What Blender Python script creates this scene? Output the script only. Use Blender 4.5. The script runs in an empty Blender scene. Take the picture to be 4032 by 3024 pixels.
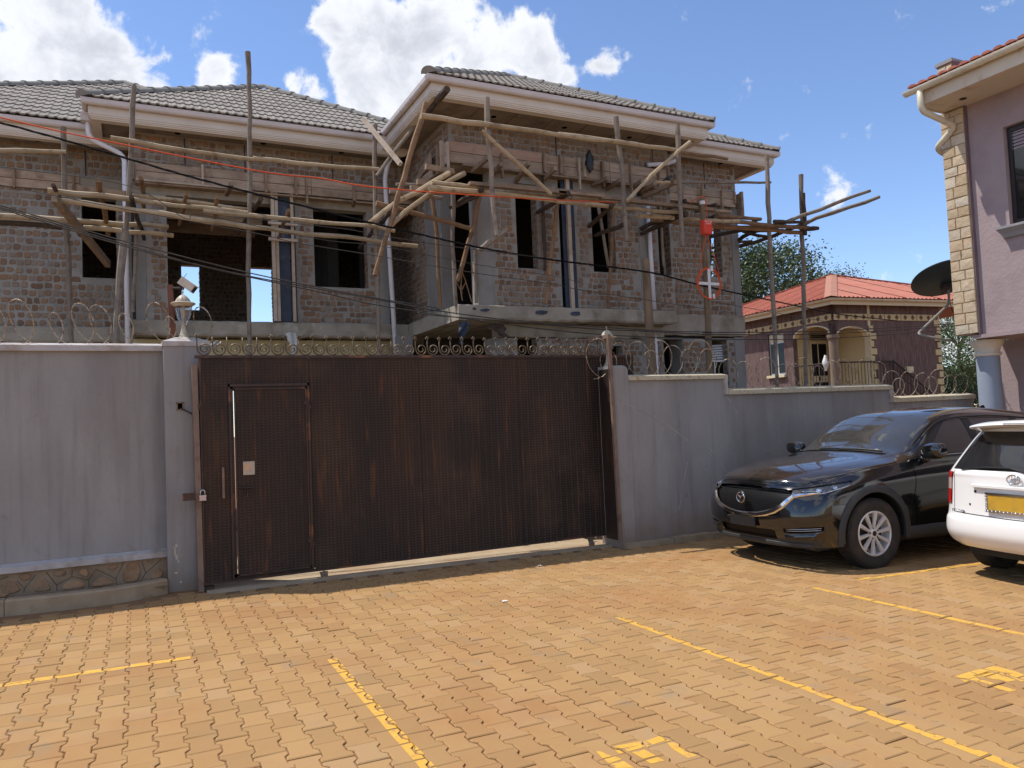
import bpy, math, random
from math import sin, cos, pi, radians, sqrt
from mathutils import Vector, Matrix
random.seed(7)
RND = random.Random(11)
SC = bpy.context.scene
COL = SC.collection
# ---------------------------------------------------------------- camera
cam_d = bpy.data.cameras.new("camera")
cam = bpy.data.objects.new("camera", cam_d); COL.objects.link(cam)
cam_d.sensor_width = 36.0; cam_d.lens = 36.0 * 3002.78 / 4032.0; cam_d.clip_end = 3000; cam_d.clip_start = 0.05
_F = Vector((0.44394625458939374, 0.8948094560022912, 0.047199157671858956)); _R = Vector((0.8958919185973054, -0.44225001338100645, -0.04233905828592356)); _U = Vector((0.017011561600524708, -0.06108161027169624, 0.9979877973495108))
cam.matrix_world = Matrix(((_R.x, _U.x, -_F.x, 0), (_R.y, _U.y, -_F.y, 0), (_R.z, _U.z, -_F.z, 1.6), (0, 0, 0, 1)))
SC.camera = cam
# ---------------------------------------------------------------- sun
SUN = Vector((-0.42, 0.33, 1.0)).normalized()
sd = bpy.data.lights.new("sun", 'SUN'); sd.energy = 3.5; sd.angle = radians(0.53); sd.color = (1.0, 0.95, 0.87)
so = bpy.data.objects.new("sun", sd); COL.objects.link(so)
so.rotation_euler = SUN.to_track_quat('Z', 'Y').to_euler(); so.location = SUN * 60
# ---------------------------------------------------------------- sky with cumulus clouds
W = bpy.data.worlds.new("World"); SC.world = W; W.use_nodes = True
wt = W.node_tree; wt.nodes.clear()
def wn(t, **k):
    x = wt.nodes.new(t)
    for a, b in k.items(): setattr(x, a, b)
    return x
def wl(a, b): wt.links.new(a, b)
w_out = wn('ShaderNodeOutputWorld')
sky = wn('ShaderNodeTexSky'); sky.sky_type = 'NISHITA'; sky.sun_disc = False
sky.sun_elevation = math.asin(SUN.z); sky.sun_rotation = math.atan2(SUN.x, SUN.y)
sky.air_density = 1.0; sky.dust_density = 0.0; sky.ozone_density = 2.5; sky.altitude = 1100
bg1 = wn('ShaderNodeBackground'); bg1.inputs['Strength'].default_value = 0.15
tint = wn('ShaderNodeMix', data_type='RGBA', blend_type='MULTIPLY'); tint.inputs[0].default_value = 1.0; tint.inputs[7].default_value = (.92, .93, 1.0, 1)
wl(sky.outputs[0], tint.inputs[6]); wl(tint.outputs[2], bg1.inputs[0])
bg2 = wn('ShaderNodeBackground'); bg2.inputs['Strength'].default_value = 0.80
mixw = wn('ShaderNodeMixShader')
wl(bg1.outputs[0], mixw.inputs[1]); wl(bg2.outputs[0], mixw.inputs[2]); wl(mixw.outputs[0], w_out.inputs[0])
tc = wn('ShaderNodeTexCoord')
def vm(op, a, b=None):
    x = wn('ShaderNodeVectorMath', operation=op)
    for i, v in enumerate((a, b)):
        if v is None: continue
        if hasattr(v, 'is_output'): wl(v, x.inputs[i])
        else: x.inputs[i].default_value = v
    return x.outputs['Value'] if op in ('DISTANCE', 'LENGTH', 'DOT_PRODUCT') else x.outputs[0]
def ma(op, a, b=None, c=None):
    x = wn('ShaderNodeMath', operation=op)
    for i, v in enumerate((a, b, c)):
        if v is None: continue
        if hasattr(v, 'is_output'): wl(v, x.inputs[i])
        else: x.inputs[i].default_value = v
    return x.outputs[0]
def mr(v, a, b, c, d, smooth=True):
    x = wn('ShaderNodeMapRange', interpolation_type='SMOOTHSTEP' if smooth else 'LINEAR')
    wl(v, x.inputs[0])
    for i, q in enumerate((a, b, c, d)): x.inputs[i + 1].default_value = q
    return x.outputs[0]
dirv = tc.outputs['Generated']
BLOBS = [((0.243, 0.8548, 0.4586),0.0494,1.00), ((0.2541, 0.8688, 0.4251),0.0572,1.00), ((0.2805, 0.8389, 0.4665),0.0452,1.00), ((0.3222, 0.8272, 0.4604),0.0542,1.00), ((0.3786, 0.8059, 0.4553),0.0542,1.00), ((0.4198, 0.79, 0.4469),0.0452,1.00), ((0.4488, 0.7875, 0.4224),0.0421,1.00), ((0.3124, 0.8536, 0.4168),0.0722,1.00), ((0.3715, 0.8369, 0.402),0.0722,1.00), ((0.2523, 0.888, 0.3844),0.0421,0.90), ((0.4717, 0.7774, 0.4161),0.0241,0.80), ((0.5162, 0.7427, 0.4266),0.0271,0.72), ((0.5297, 0.7332, 0.4264),0.0157,0.60), ((0.7305, 0.6284, 0.2675),0.0301,0.50), ((0.7416, 0.6228, 0.2492),0.0271,0.46), ((0.7175, 0.6403, 0.2742),0.0169,0.40), ((0.1924, 0.8967, 0.3987),0.0253,0.70), ((0.1777, 0.898, 0.4026),0.0151,0.60), ((0.0844, 0.9139, 0.3971),0.0253,0.68), ((-0.0916, 0.899, 0.4283),0.0783,1.00), ((-0.0581, 0.8938, 0.4447),0.0361,0.80), ((-0.1097, 0.9132, 0.3926),0.0722,1.00), ((-0.0732, 0.9175, 0.3909),0.0572,1.00), ((-0.0388, 0.9172, 0.3966),0.0512,1.00), ((-0.01, 0.9179, 0.3967),0.0452,1.00), ((0.0104, 0.9205, 0.3907),0.0271,0.80), ((0.833, 0.549, 0.0691),0.0361,0.80), ((-0.1734, 0.9022, 0.395),0.1204,1.00), ((0.9097, 0.3836, 0.1592),0.1325,0.80), ((0.9049, 0.3025, 0.2994),0.1565,0.70)]
acc = None
n_d = wn('ShaderNodeTexNoise', noise_dimensions='3D'); n_d.inputs['Scale'].default_value = 9; n_d.inputs['Detail'].default_value = 3
wl(dirv, n_d.inputs['Vector'])
dw = vm('ADD', dirv, vm('SCALE', vm('SUBTRACT', n_d.outputs['Color'], (0.5, 0.5, 0.5))))
dw.node.inputs[1].links[0].from_node.inputs['Scale'].default_value = 0.045
for c, r, wgt in BLOBS:
    m = mr(vm('DISTANCE', dw, c), r * 1.45, r * 0.35, 0.0, wgt * 1.05)
    acc = m if acc is None else ma('MAXIMUM', acc, m)
# unseen cumulus behind and beside the view, cover raised to whiten the ambient light
n_g = wn('ShaderNodeTexNoise', noise_dimensions='3D'); n_g.inputs['Scale'].default_value = 3.2; n_g.inputs['Detail'].default_value = 2
wl(dirv, n_g.inputs['Vector'])
away = mr(vm('DOT_PRODUCT', dirv, tuple(_F)), 0.55, 0.72, 1.0, 0.0)
gen = ma('MULTIPLY', mr(n_g.outputs[0], 0.46, 0.62, 0.0, 1.0), away)
acc = ma('MAXIMUM', acc, gen)
n_b = wn('ShaderNodeTexNoise', noise_dimensions='3D'); n_b.inputs['Scale'].default_value = 17; n_b.inputs['Detail'].default_value = 9; n_b.inputs['Roughness'].default_value = 0.62
n_b.inputs['Distortion'].default_value = 0.25
wl(dirv, n_b.inputs['Vector'])
dens = ma('ADD', acc, ma('MULTIPLY', ma('SUBTRACT', n_b.outputs[0], 0.54), 2.6))
alpha = mr(dens, 0.20, 0.62, 0.0, 0.98)
wl(alpha, mixw.inputs[0])
n_s = wn('ShaderNodeTexNoise', noise_dimensions='3D'); n_s.inputs['Scale'].default_value = 7; n_s.inputs['Detail'].default_value = 5
wl(vm('ADD', dirv, (0.0, 0.0, 0.05)), n_s.inputs['Vector'])
shade = mr(ma('ADD', ma('MULTIPLY', dens, 0.42), ma('MULTIPLY', n_s.outputs[0], 0.75)), 0.55, 1.0, 0.0, 1.0)
cm = wn('ShaderNodeMix', data_type='RGBA'); wl(shade, cm.inputs[0])
cm.inputs[6].default_value = (0.93, 0.95, 1.0, 1); cm.inputs[7].default_value = (0.60, 0.63, 0.71, 1)
wl(cm.outputs[2], bg2.inputs[0])
# ---------------------------------------------------------------- exposure
SC.view_settings.view_transform = 'Standard'; SC.view_settings.look = 'None'
SC.view_settings.gamma = 1; SC.view_settings.use_curve_mapping = False
SC.view_settings.exposure = 0.42
SC.render.engine = 'CYCLES'
SC.cycles.max_bounces = 6; SC.cycles.diffuse_bounces = 4; SC.cycles.glossy_bounces = 3
SC.cycles.transmission_bounces = 4; SC.cycles.transparent_max_bounces = 8
SC.cycles.use_denoising = True
SC.cycles.sample_clamp_indirect = 6
# ---------------------------------------------------------------- material helper
MATS = {}
def M(name, cols, rough=0.8, scale=6.0, stretch=(1, 1, 1), detail=5, rnd=0.0, hue=0.0, island=False, dirt=None, dscale=1.2, dlim=(0.5, 0.75),
      dstretch=(1, 1, 1), bump=0.0, bscale=40, metal=0.0, spec=0.5, coat=0.0, obj=False, pick=False, rough2=None, trans=0.0, ior=1.45, alpha=1.0, wear=None, wlim=(0.55, 0.6), wscale=20):
    """noise-coloured surface; cols = colours along the noise (or, with pick, along a random number per piece)"""
    m = bpy.data.materials.new(name); m.use_nodes = True; t = m.node_tree; nd = t.nodes; L = t.links
    b = nd['Principled BSDF']
    if obj: src = nd.new('ShaderNodeTexCoord').outputs['Object']
    else: src = nd.new('ShaderNodeNewGeometry').outputs['Position']
    def mapped(st):
        if st == (1, 1, 1): return src
        mp = nd.new('ShaderNodeMapping'); mp.inputs['Scale'].default_value = st; L.new(src, mp.inputs[0]); return mp.outputs[0]
    def noise(vec, sc, de, ro=0.55):
        x = nd.new('ShaderNodeTexNoise'); x.inputs['Scale'].default_value = sc; x.inputs['Detail'].default_value = de; x.inputs['Roughness'].default_value = ro
        L.new(vec, x.inputs['Vector']); return x.outputs[0]
    def ramp(fac, cs, lo=0.3, hi=0.7):
        r = nd.new('ShaderNodeValToRGB'); L.new(fac, r.inputs[0]); e = r.color_ramp.elements
        while len(e) < len(cs): e.new(0.5)
        if len(cs) == 1: cs = [cs[0], cs[0]]
        for i, c in enumerate(cs):
            e[i].position = lo + (hi - lo) * i / max(1, len(cs) - 1); e[i].color = (c[0], c[1], c[2], 1)
        return r.outputs[0]
    n1 = noise(mapped(stretch), scale, detail)
    rv = None
    if rnd or pick or hue:
        oi = nd.new('ShaderNodeObjectInfo').outputs['Random']
        if island:
            gi = nd.new('ShaderNodeNewGeometry').outputs['Random Per Island']
            a = nd.new('ShaderNodeMath'); a.operation = 'ADD'; L.new(oi, a.inputs[0]); L.new(gi, a.inputs[1])
            f = nd.new('ShaderNodeMath'); f.operation = 'FRACT'; L.new(a.outputs[0], f.inputs[0]); rv = f.outputs[0]
        else: rv = oi
    if pick:
        a = nd.new('ShaderNodeMath'); a.operation = 'MULTIPLY_ADD'; L.new(n1, a.inputs[0]); a.inputs[1].default_value = 0.5
        s = nd.new('ShaderNodeMath'); s.operation = 'MULTIPLY_ADD'; L.new(rv, s.inputs[0]); s.inputs[1].default_value = 1.0; s.inputs[2].default_value = -0.25
        L.new(s.outputs[0], a.inputs[2]); c = ramp(a.outputs[0], cols, 0.0, 1.0)
    else: c = ramp(n1, cols)
    if rnd:
        hs = nd.new('ShaderNodeHueSaturation'); L.new(c, hs.inputs['Color'])
        mp = nd.new('ShaderNodeMapRange'); L.new(rv, mp.inputs[0]); mp.inputs[3].default_value = 1 - rnd; mp.inputs[4].default_value = 1 + rnd
        L.new(mp.outputs[0], hs.inputs['Value']); c = hs.outputs[0]
    if dirt:
        n2 = noise(mapped(dstretch), dscale, 6, 0.6)
        mp = nd.new('ShaderNodeMapRange'); L.new(n2, mp.inputs[0]); mp.inputs[1].default_value = dlim[0]; mp.inputs[2].default_value = dlim[1]
        x = nd.new('ShaderNodeMix'); x.data_type = 'RGBA'; L.new(mp.outputs[0], x.inputs[0]); L.new(c, x.inputs[6]); x.inputs[7].default_value = (*dirt, 1); c = x.outputs[2]
    if wear:
        n3 = noise(src, wscale, 6, 0.65)
        mp = nd.new('ShaderNodeMapRange'); L.new(n3, mp.inputs[0]); mp.inputs[1].default_value = wlim[0]; mp.inputs[2].default_value = wlim[1]
        x = nd.new('ShaderNodeMix'); x.data_type = 'RGBA'; L.new(mp.outputs[0], x.inputs[0]); L.new(c, x.inputs[6]); x.inputs[7].default_value = (*wear, 1); c = x.outputs[2]
    L.new(c, b.inputs['Base Color'])
    b.inputs['Roughness'].default_value = rough
    if rough2 is not None:
        mp = nd.new('ShaderNodeMapRange'); L.new(n1, mp.inputs[0]); mp.inputs[1].default_value = .35; mp.inputs[2].default_value = .65
        mp.inputs[3].default_value = rough; mp.inputs[4].default_value = rough2; L.new(mp.outputs[0], b.inputs['Roughness'])
    b.inputs['Metallic'].default_value = metal; b.inputs['Specular IOR Level'].default_value = spec
    b.inputs['Coat Weight'].default_value = coat; b.inputs['Coat Roughness'].default_value = 0.03
    b.inputs['Transmission Weight'].default_value = trans; b.inputs['IOR'].default_value = ior; b.inputs['Alpha'].default_value = alpha
    if bump:
        nb = noise(mapped(stretch) if stretch != (1, 1, 1) else src, bscale, 4)
        bp = nd.new('ShaderNodeBump'); bp.inputs['Strength'].default_value = 1.0; bp.inputs['Distance'].default_value = bump
        L.new(nb, bp.inputs['Height']); L.new(bp.outputs[0], b.inputs['Normal'])
    MATS[name] = m
    return m
# ---------------------------------------------------------------- mesh helper
class MB:
    def __init__(s): s.v = []; s.f = []
    def add(s, vs, fs):
        o = len(s.v); s.v.extend([tuple(q) for q in vs]); s.f.extend([tuple(i + o for i in f) for f in fs]); return s
    def box(s, a, b):
        (x0, y0, z0), (x1, y1, z1) = a, b
        return s.add([(x0, y0, z0), (x1, y0, z0), (x1, y1, z0), (x0, y1, z0), (x0, y0, z1), (x1, y0, z1), (x1, y1, z1), (x0, y1, z1)],
                     [(3, 2, 1, 0), (4, 5, 6, 7), (0, 1, 5, 4), (1, 2, 6, 5), (2, 3, 7, 6), (3, 0, 4, 7)])
    def obox(s, c, ux, uy, uz, hx, hy, hz):
        c = Vector(c); ux = Vector(ux).normalized() * hx; uy = Vector(uy).normalized() * hy; uz = Vector(uz).normalized() * hz
        vs = [c + a * ux + b * uy + d * uz for d in (-1, 1) for a, b in ((-1, -1), (1, -1), (1, 1), (-1, 1))]
        return s.add(vs, [(3, 2, 1, 0), (4, 5, 6, 7), (0, 1, 5, 4), (1, 2, 6, 5), (2, 3, 7, 6), (3, 0, 4, 7)])
    def beam(s, a, b, w, h, up=(0, 0, 1)):
        a = Vector(a); b = Vector(b); d = b - a; side = d.cross(Vector(up))
        if side.length < 1e-5: side = d.cross(Vector((0, 1, 0)))
        u = side.cross(d)
        return s.obox((a + b) / 2, d, side, u, d.length / 2, w / 2, h / 2)
    def tube(s, pts, r, n=7, caps=True, closed=False):
        pts = [Vector(p) for p in pts]; k = len(pts); rr = r if isinstance(r, (list, tuple)) else [r] * k
        o = len(s.v); ref = None
        for i, p in enumerate(pts):
            if closed: d = pts[(i + 1) % k] - pts[i - 1]
            else: d = pts[min(i + 1, k - 1)] - pts[max(i - 1, 0)]
            if d.length < 1e-9: d = Vector((0, 0, 1))
            d.normalize()
            if ref is None: ref = d.orthogonal().normalized()
            ref = (ref - d * ref.dot(d))
            ref = ref.normalized() if ref.length > 1e-6 else d.orthogonal().normalized()
            q = d.cross(ref)
            for j in range(n):
                t = 2 * pi * j / n; s.v.append(tuple(p + (ref * cos(t) + q * sin(t)) * rr[i]))
        for i in range(k if closed else k - 1):
            i2 = (i + 1) % k
            for j in range(n):
                j2 = (j + 1) % n
                s.f.append((o + i * n + j, o + i * n + j2, o + i2 * n + j2, o + i2 * n + j))
        if caps and not closed:
            s.f.append(tuple(o + j for j in range(n))[::-1]); s.f.append(tuple(o + (k - 1) * n + j for j in range(n)))
        return s
    def lathe(s, prof, c=(0, 0, 0), n=20, axis=2, a0=0.0, a1=2 * pi):
        """prof = (radius, height) list about the given axis through c"""
        o = len(s.v); k = len(prof); full = abs(a1 - a0 - 2 * pi) < 1e-6; m = n if full else n + 1
        for r, h in prof:
            for j in range(m):
                t = a0 + (a1 - a0) * j / n; p = (r * cos(t), r * sin(t), h)
                if axis == 1: p = (p[0], p[2], p[1])
                if axis == 0: p = (p[2], p[0], p[1])
                s.v.append((c[0] + p[0], c[1] + p[1], c[2] + p[2]))
        for i in range(k - 1):
            for j in range(n):
                j2 = (j + 1) % m
                s.f.append((o + i * m + j, o + i * m + j2, o + (i + 1) * m + j2, o + (i + 1) * m + j))
        return s
    def prism(s, poly, d):
        """planar polygon (3D points) extruded by vector d"""
        d = Vector(d); n = len(poly); vs = [Vector(p) for p in poly] + [Vector(p) + d for p in poly]
        fs = [tuple(range(n)), tuple(range(2 * n - 1, n - 1, -1))] + [(i, (i + 1) % n, n + (i + 1) % n, n + i)[::-1] for i in range(n)]
        return s.add(vs, fs)
    def grid(s, rows, close=False):
        o = len(s.v); k = len(rows); n = len(rows[0])
        for r in rows: s.v.extend([tuple(p) for p in r])
        for i in range(k - 1):
            for j in range(n if close else n - 1):
                j2 = (j + 1) % n; s.f.append((o + i * n + j, o + i * n + j2, o + (i + 1) * n + j2, o + (i + 1) * n + j))
        return s
    def join(s, other): return s.add(other.v, other.f)
ORG = {}
def fix_normals(me):
    import bmesh
    bm = bmesh.new(); bm.from_mesh(me); bmesh.ops.recalc_face_normals(bm, faces=bm.faces); bm.to_mesh(me); bm.free()
def put(name, mb, mat, parent=None, label=None, cat=None, group=None, kind=None, smooth=False, fixn=True, org=None):
    """links one mesh object; vertices are given in world metres"""
    o3 = Vector(ORG[parent.name]) if parent is not None else Vector(org or (0, 0, 0))
    me = bpy.data.meshes.new(name)
    me.from_pydata([(v[0] - o3.x, v[1] - o3.y, v[2] - o3.z) for v in mb.v], [], mb.f)
    if fixn: fix_normals(me)
    if smooth:
        me.polygons.foreach_set('use_smooth', [True] * len(me.polygons))
        if smooth == 'auto':
            try: me.set_sharp_from_angle(angle=radians(38))
            except Exception: pass
    me.materials.append(MATS[mat] if isinstance(mat, str) else mat); me.update()
    o = bpy.data.objects.new(name, me); COL.objects.link(o)
    if parent is not None: o.parent = parent
    else: o.location = o3
    ORG[o.name] = tuple(o3)
    tag(o, label, cat, group, kind)
    return o
def tag(o, label=None, cat=None, group=None, kind=None):
    for k, v in (('label', label), ('category', cat), ('group', group), ('kind', kind)):
        if v: o[k] = v
    return o
def thing(name, loc, label, cat, group=None, kind=None):
    o = bpy.data.objects.new(name, None); COL.objects.link(o); o.location = loc; ORG[o.name] = tuple(loc); o.empty_display_size = 0.1
    return tag(o, label, cat, group, kind)
def inst(name, me, parent, loc, scale=(1, 1, 1), rot=(0, 0, 0)):
    """a piece that shares mesh data; loc in world metres"""
    o = bpy.data.objects.new(name, me); COL.objects.link(o); o.parent = parent; p = ORG[parent.name]
    o.location = (loc[0] - p[0], loc[1] - p[1], loc[2] - p[2]); o.scale = scale; o.rotation_euler = rot; return o
def mesh(name, mb, mat, smooth=False):
    me = bpy.data.meshes.new(name); me.from_pydata(mb.v, [], mb.f); fix_normals(me); me.materials.append(MATS[mat])
    if smooth: me.polygons.foreach_set('use_smooth', [True] * len(me.polygons))
    return me
def lerp(a, b, t): return a + (b - a) * t
def vl(a, b, t): return Vector(a).lerp(Vector(b), t)
CAM = Vector((0, 0, 1.6))
def seen(p, m=1.06):
    d = Vector(p) - CAM; w = d.dot(_F)
    return w > 0.3 and abs(d.dot(_R)) < w * 0.6714 * m and abs(d.dot(_U)) < w * 0.5036 * m
def gz(x): return 0.01 - 0.0125 * max(x, 0.0)

# ================================================================ MATERIALS
M('paver', [(.345, .205, .089), (.365, .215, .091), (.375, .22, .093), (.39, .232, .10), (.37, .23, .112)], pick=True, island=True, rough=.95, spec=.25, scale=5, dirt=(.34, .165, .066), dscale=.8, dlim=(.48, .8), bump=.0018, bscale=160, rnd=.045, wear=(.265, .20, .135), wlim=(.58, .82), wscale=2.6)
M('joint_sand', [(.20, .105, .05), (.28, .15, .07)], rough=1, scale=30, bump=.003, bscale=120)
M('yellow_paint', [(.62, .33, .05), (.70, .40, .06)], rough=.7, scale=9, wear=(.40, .235, .115), wlim=(.53, .66), wscale=26, bump=.001, bscale=150)
M('earth', [(.16, .08, .045), (.26, .14, .075), (.30, .18, .1)], rough=1, scale=3, bump=.02, bscale=18)
M('yard_concrete', [(.37, .275, .175), (.45, .35, .235)], rough=.95, scale=4, dirt=(.33, .2, .11), dscale=1.5, bump=.004, bscale=60)
M('kerb_concrete', [(.30, .215, .135), (.40, .305, .20)], rough=.95, scale=5, dirt=(.13, .08, .05), dscale=4, dlim=(.55, .75), bump=.004, bscale=60)
M('wall_grey', [(.262, .246, .240), (.305, .288, .275), (.335, .315, .30)], rough=.9, spec=.25, scale=2.2, stretch=(1, 1, .5), dirt=(.225, .20, .188), dscale=1.3, dlim=(.5, .8), dstretch=(1, 1, .3), bump=.0035, bscale=38, wear=(.19, .165, .155), wlim=(.62, .82), wscale=5)
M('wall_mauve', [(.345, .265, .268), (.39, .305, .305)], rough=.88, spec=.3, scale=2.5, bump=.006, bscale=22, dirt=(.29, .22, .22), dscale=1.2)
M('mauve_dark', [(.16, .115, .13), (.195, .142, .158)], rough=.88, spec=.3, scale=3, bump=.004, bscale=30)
M('coping', [(.42, .39, .38), (.50, .46, .44)], rough=.9, scale=5, dirt=(.26, .19, .13), dscale=3.5, bump=.004, bscale=40)
M('coping_top', [(.42, .36, .24), (.56, .49, .36), (.36, .27, .16)], rough=.95, scale=14, bump=.006, bscale=50)
M('plinth_mortar', [(.235, .17, .11), (.30, .225, .15)], rough=.95, scale=7, bump=.006, bscale=40, dirt=(.13, .085, .05), dscale=3)
M('plinth_stone', [(.21, .115, .065), (.33, .20, .11), (.37, .27, .165)], rough=.9, scale=5, rnd=.25, bump=.006, bscale=30, dirt=(.11, .065, .04), dscale=5)
M('mortar_line', [(.11, .075, .05)], rough=1, spec=.1)
M('gate_steel', [(.022, .014, .011), (.034, .021, .015), (.05, .028, .018)], rough=.55, rough2=.7, scale=1.1, stretch=(2.2, 2.2, .7), dirt=(.19, .070, .026), dscale=1.7, dlim=(.58, .86), dstretch=(9, 9, .8), spec=.3, wear=(.065, .038, .023), wlim=(.5, .75), wscale=1.4)
M('gate_tread', [(.045, .03, .024), (.066, .042, .031), (.10, .058, .035)], rough=.34, scale=1.1, stretch=(2.2, 2.2, .7), dirt=(.28, .105, .04), dscale=1.7, dlim=(.56, .84), dstretch=(9, 9, .8), spec=.6, wear=(.12, .078, .052), wlim=(.5, .75), wscale=1.4)
M('gate_frame', [(.028, .018, .015), (.065, .03, .02)], rough=.5, scale=3, stretch=(3, 3, .4), dirt=(.24, .09, .035), dscale=4, dlim=(.55, .7))
M('guide_steel', [(.17, .115, .085), (.24, .16, .12)], rough=.6, scale=6, dirt=(.10, .045, .025), dscale=5)
M('scroll_iron', [(.075, .052, .034), (.15, .108, .068), (.30, .23, .15)], rough=.42, metal=.35, scale=12)
M('mortar', [(.27, .25, .222), (.315, .295, .265), (.35, .328, .298)], rough=1, scale=5, bump=.008, bscale=35, dirt=(.22, .19, .16), dscale=1.1)
M('brick', [(.19, .115, .075), (.22, .135, .085), (.25, .155, .095), (.30, .17, .095), (.245, .163, .108), (.275, .20, .135), (.23, .182, .142)], pick=True, island=True, rough=.95, scale=14, dirt=(.285, .255, .225), dscale=2.2, dlim=(.53, .72), bump=.004, bscale=70, rnd=.07)
M('concrete', [(.27, .232, .18), (.36, .315, .25), (.40, .355, .29)], rough=.95, scale=2.5, dirt=(.17, .142, .105), dscale=2.2, dlim=(.52, .72), bump=.008, bscale=20, wear=(.48, .43, .35), wlim=(.62, .7), wscale=5)
M('concrete_col', [(.25, .24, .225), (.30, .285, .265)], rough=.95, scale=2.5, bump=.003, bscale=25, dirt=(.21, .195, .18), dscale=2)
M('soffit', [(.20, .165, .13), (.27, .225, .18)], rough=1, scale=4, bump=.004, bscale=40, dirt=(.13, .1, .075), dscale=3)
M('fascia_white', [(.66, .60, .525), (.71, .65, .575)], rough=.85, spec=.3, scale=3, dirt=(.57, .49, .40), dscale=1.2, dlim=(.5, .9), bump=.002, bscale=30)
M('gutter_white', [(.60, .55, .54), (.66, .61, .60)], rough=.45, scale=5, dirt=(.48, .40, .32), dscale=2.5, dlim=(.55, .85))
M('pipe_white', [(.72, .72, .78), (.77, .77, .82)], rough=.4, scale=4, dirt=(.55, .52, .5), dscale=6, dlim=(.58, .75))
M('roof_tile', [(.235, .21, .185), (.28, .252, .222), (.315, .285, .252)], rough=.9, spec=.2, scale=3, rnd=.08, island=True, bump=.001, bscale=200)
M('ridge_grey', [(.225, .212, .19), (.27, .255, .23)], rough=.9, spec=.2, scale=6)
M('plank', [(.33, .245, .18), (.42, .32, .24), (.48, .375, .29)], rough=.9, spec=.2, scale=2.2, stretch=(1.2, 1.2, 9), rnd=.16, dirt=(.20, .14, .10), dscale=5, dlim=(.5, .78), bump=.003, bscale=14)
M('plank_pink', [(.42, .275, .20), (.50, .35, .265)], rough=.9, spec=.2, scale=2.2, stretch=(1.2, 1.2, 9), rnd=.12, dirt=(.30, .19, .135), dscale=5, bump=.003, bscale=14)
M('timber', [(.25, .175, .115), (.35, .255, .175)], rough=.85, scale=5, rnd=.2, dirt=(.13, .09, .065), dscale=7, bump=.003, bscale=30)
M('timber_pale', [(.46, .37, .28), (.56, .46, .36)], rough=.8, scale=6, rnd=.1, dirt=(.35, .26, .19), dscale=7)
M('pole_pale', [(.31, .23, .135), (.42, .32, .20), (.47, .37, .25)], rough=.85, scale=4, rnd=.14, dirt=(.20, .135, .08), dscale=9, dlim=(.55, .72), bump=.003, bscale=40)
M('pole_grey', [(.20, .16, .125), (.28, .23, .18)], rough=.9, scale=5, rnd=.16, dirt=(.12, .085, .06), dscale=8, dlim=(.52, .72), bump=.003, bscale=40)
M('pole_dark', [(.05, .036, .028), (.095, .065, .045)], rough=.95, scale=7, rnd=.2, dirt=(.14, .105, .08), dscale=12, dlim=(.6, .75), bump=.005, bscale=40)
M('pole_brown', [(.20, .115, .06), (.30, .18, .10)], rough=.9, scale=5, rnd=.15, dirt=(.12, .07, .04), dscale=8, bump=.003, bscale=40)
M('utility_wood', [(.17, .115, .07), (.25, .175, .11)], rough=.95, scale=4, stretch=(3, 3, .5), dirt=(.10, .065, .04), dscale=3, dstretch=(4, 4, .6), bump=.006, bscale=22)
M('ply_blue', [(.020, .030, .055), (.035, .05, .085)], rough=.55, scale=6, dirt=(.09, .095, .12), dscale=9, dlim=(.58, .68), dstretch=(1, 1, .6))
M('room_shade', [(.055, .05, .045), (.075, .068, .06)], rough=1, scale=3)  # indoor shade put into the wall and ceiling colour
M('lamp_metal', [(.40, .34, .25), (.52, .45, .34)], rough=.5, scale=14, dirt=(.30, .22, .14), dscale=16)
M('lamp_glass', [(.75, .72, .66)], rough=.08, trans=.85, ior=1.3, alpha=.55)
M('camera_beige', [(.52, .43, .34), (.60, .51, .41)], rough=.6, scale=10, dirt=(.4, .3, .22), dscale=12)
M('red_oxide', [(.13, .045, .026), (.17, .06, .035)], rough=.6, scale=8)
M('black_plastic', [(.014, .014, .015), (.02, .02, .021)], rough=.5)
M('black_cable', [(.010, .010, .011)], rough=.8, spec=.1)
M('grey_cable', [(.05, .045, .04), (.075, .068, .06)], rough=.7, spec=.2, scale=3)
M('orange_cable', [(.62, .085, .022), (.66, .10, .03)], rough=.6, spec=.2)
M('red_box', [(.68, .055, .028), (.74, .07, .035)], rough=.45, scale=5)
M('white_metal', [(.68, .68, .67), (.74, .74, .73)], rough=.5, scale=8)
M('white_print', [(.8, .7, .66)], rough=.6)
M('razor_wire', [(.22, .17, .12), (.38, .31, .23), (.5, .43, .33)], rough=.5, metal=.2, scale=18, dirt=(.15, .075, .04), dscale=14, dlim=(.52, .62))
M('padlock_body', [(.62, .42, .40)], rough=.4, scale=6)
M('chrome', [(.72, .72, .74)], rough=.09, metal=1.0)
M('steel', [(.5, .52, .56)], rough=.22, metal=.9)
M('paper_tan', [(.44, .36, .28), (.53, .44, .34)], rough=.9, scale=20)
M('paper_orange', [(.58, .37, .22), (.62, .42, .27)], rough=.9, scale=20)
M('plastic_rag', [(.52, .50, .47), (.62, .60, .57)], rough=.5, scale=8)
M('black_bag', [(.012, .012, .014), (.02, .02, .022)], rough=.35, scale=20)
M('crow_black', [(.008, .009, .014), (.016, .017, .024)], rough=.4, scale=20)
M('house_brown', [(.10, .066, .06), (.15, .10, .09), (.19, .135, .125)], rough=.97, spec=.2, scale=5, stretch=(4, 4, .6), bump=.01, bscale=20)
M('house_yellow', [(.52, .42, .22), (.56, .455, .25)], rough=.85, scale=3)
M('house_cream', [(.58, .50, .33), (.62, .54, .37)], rough=.8, scale=3)
M('diamond_brown', [(.13, .07, .06), (.16, .09, .075)], rough=.9, scale=8)
M('column_brown', [(.18, .13, .095), (.23, .17, .125)], rough=.9, scale=5)
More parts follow.
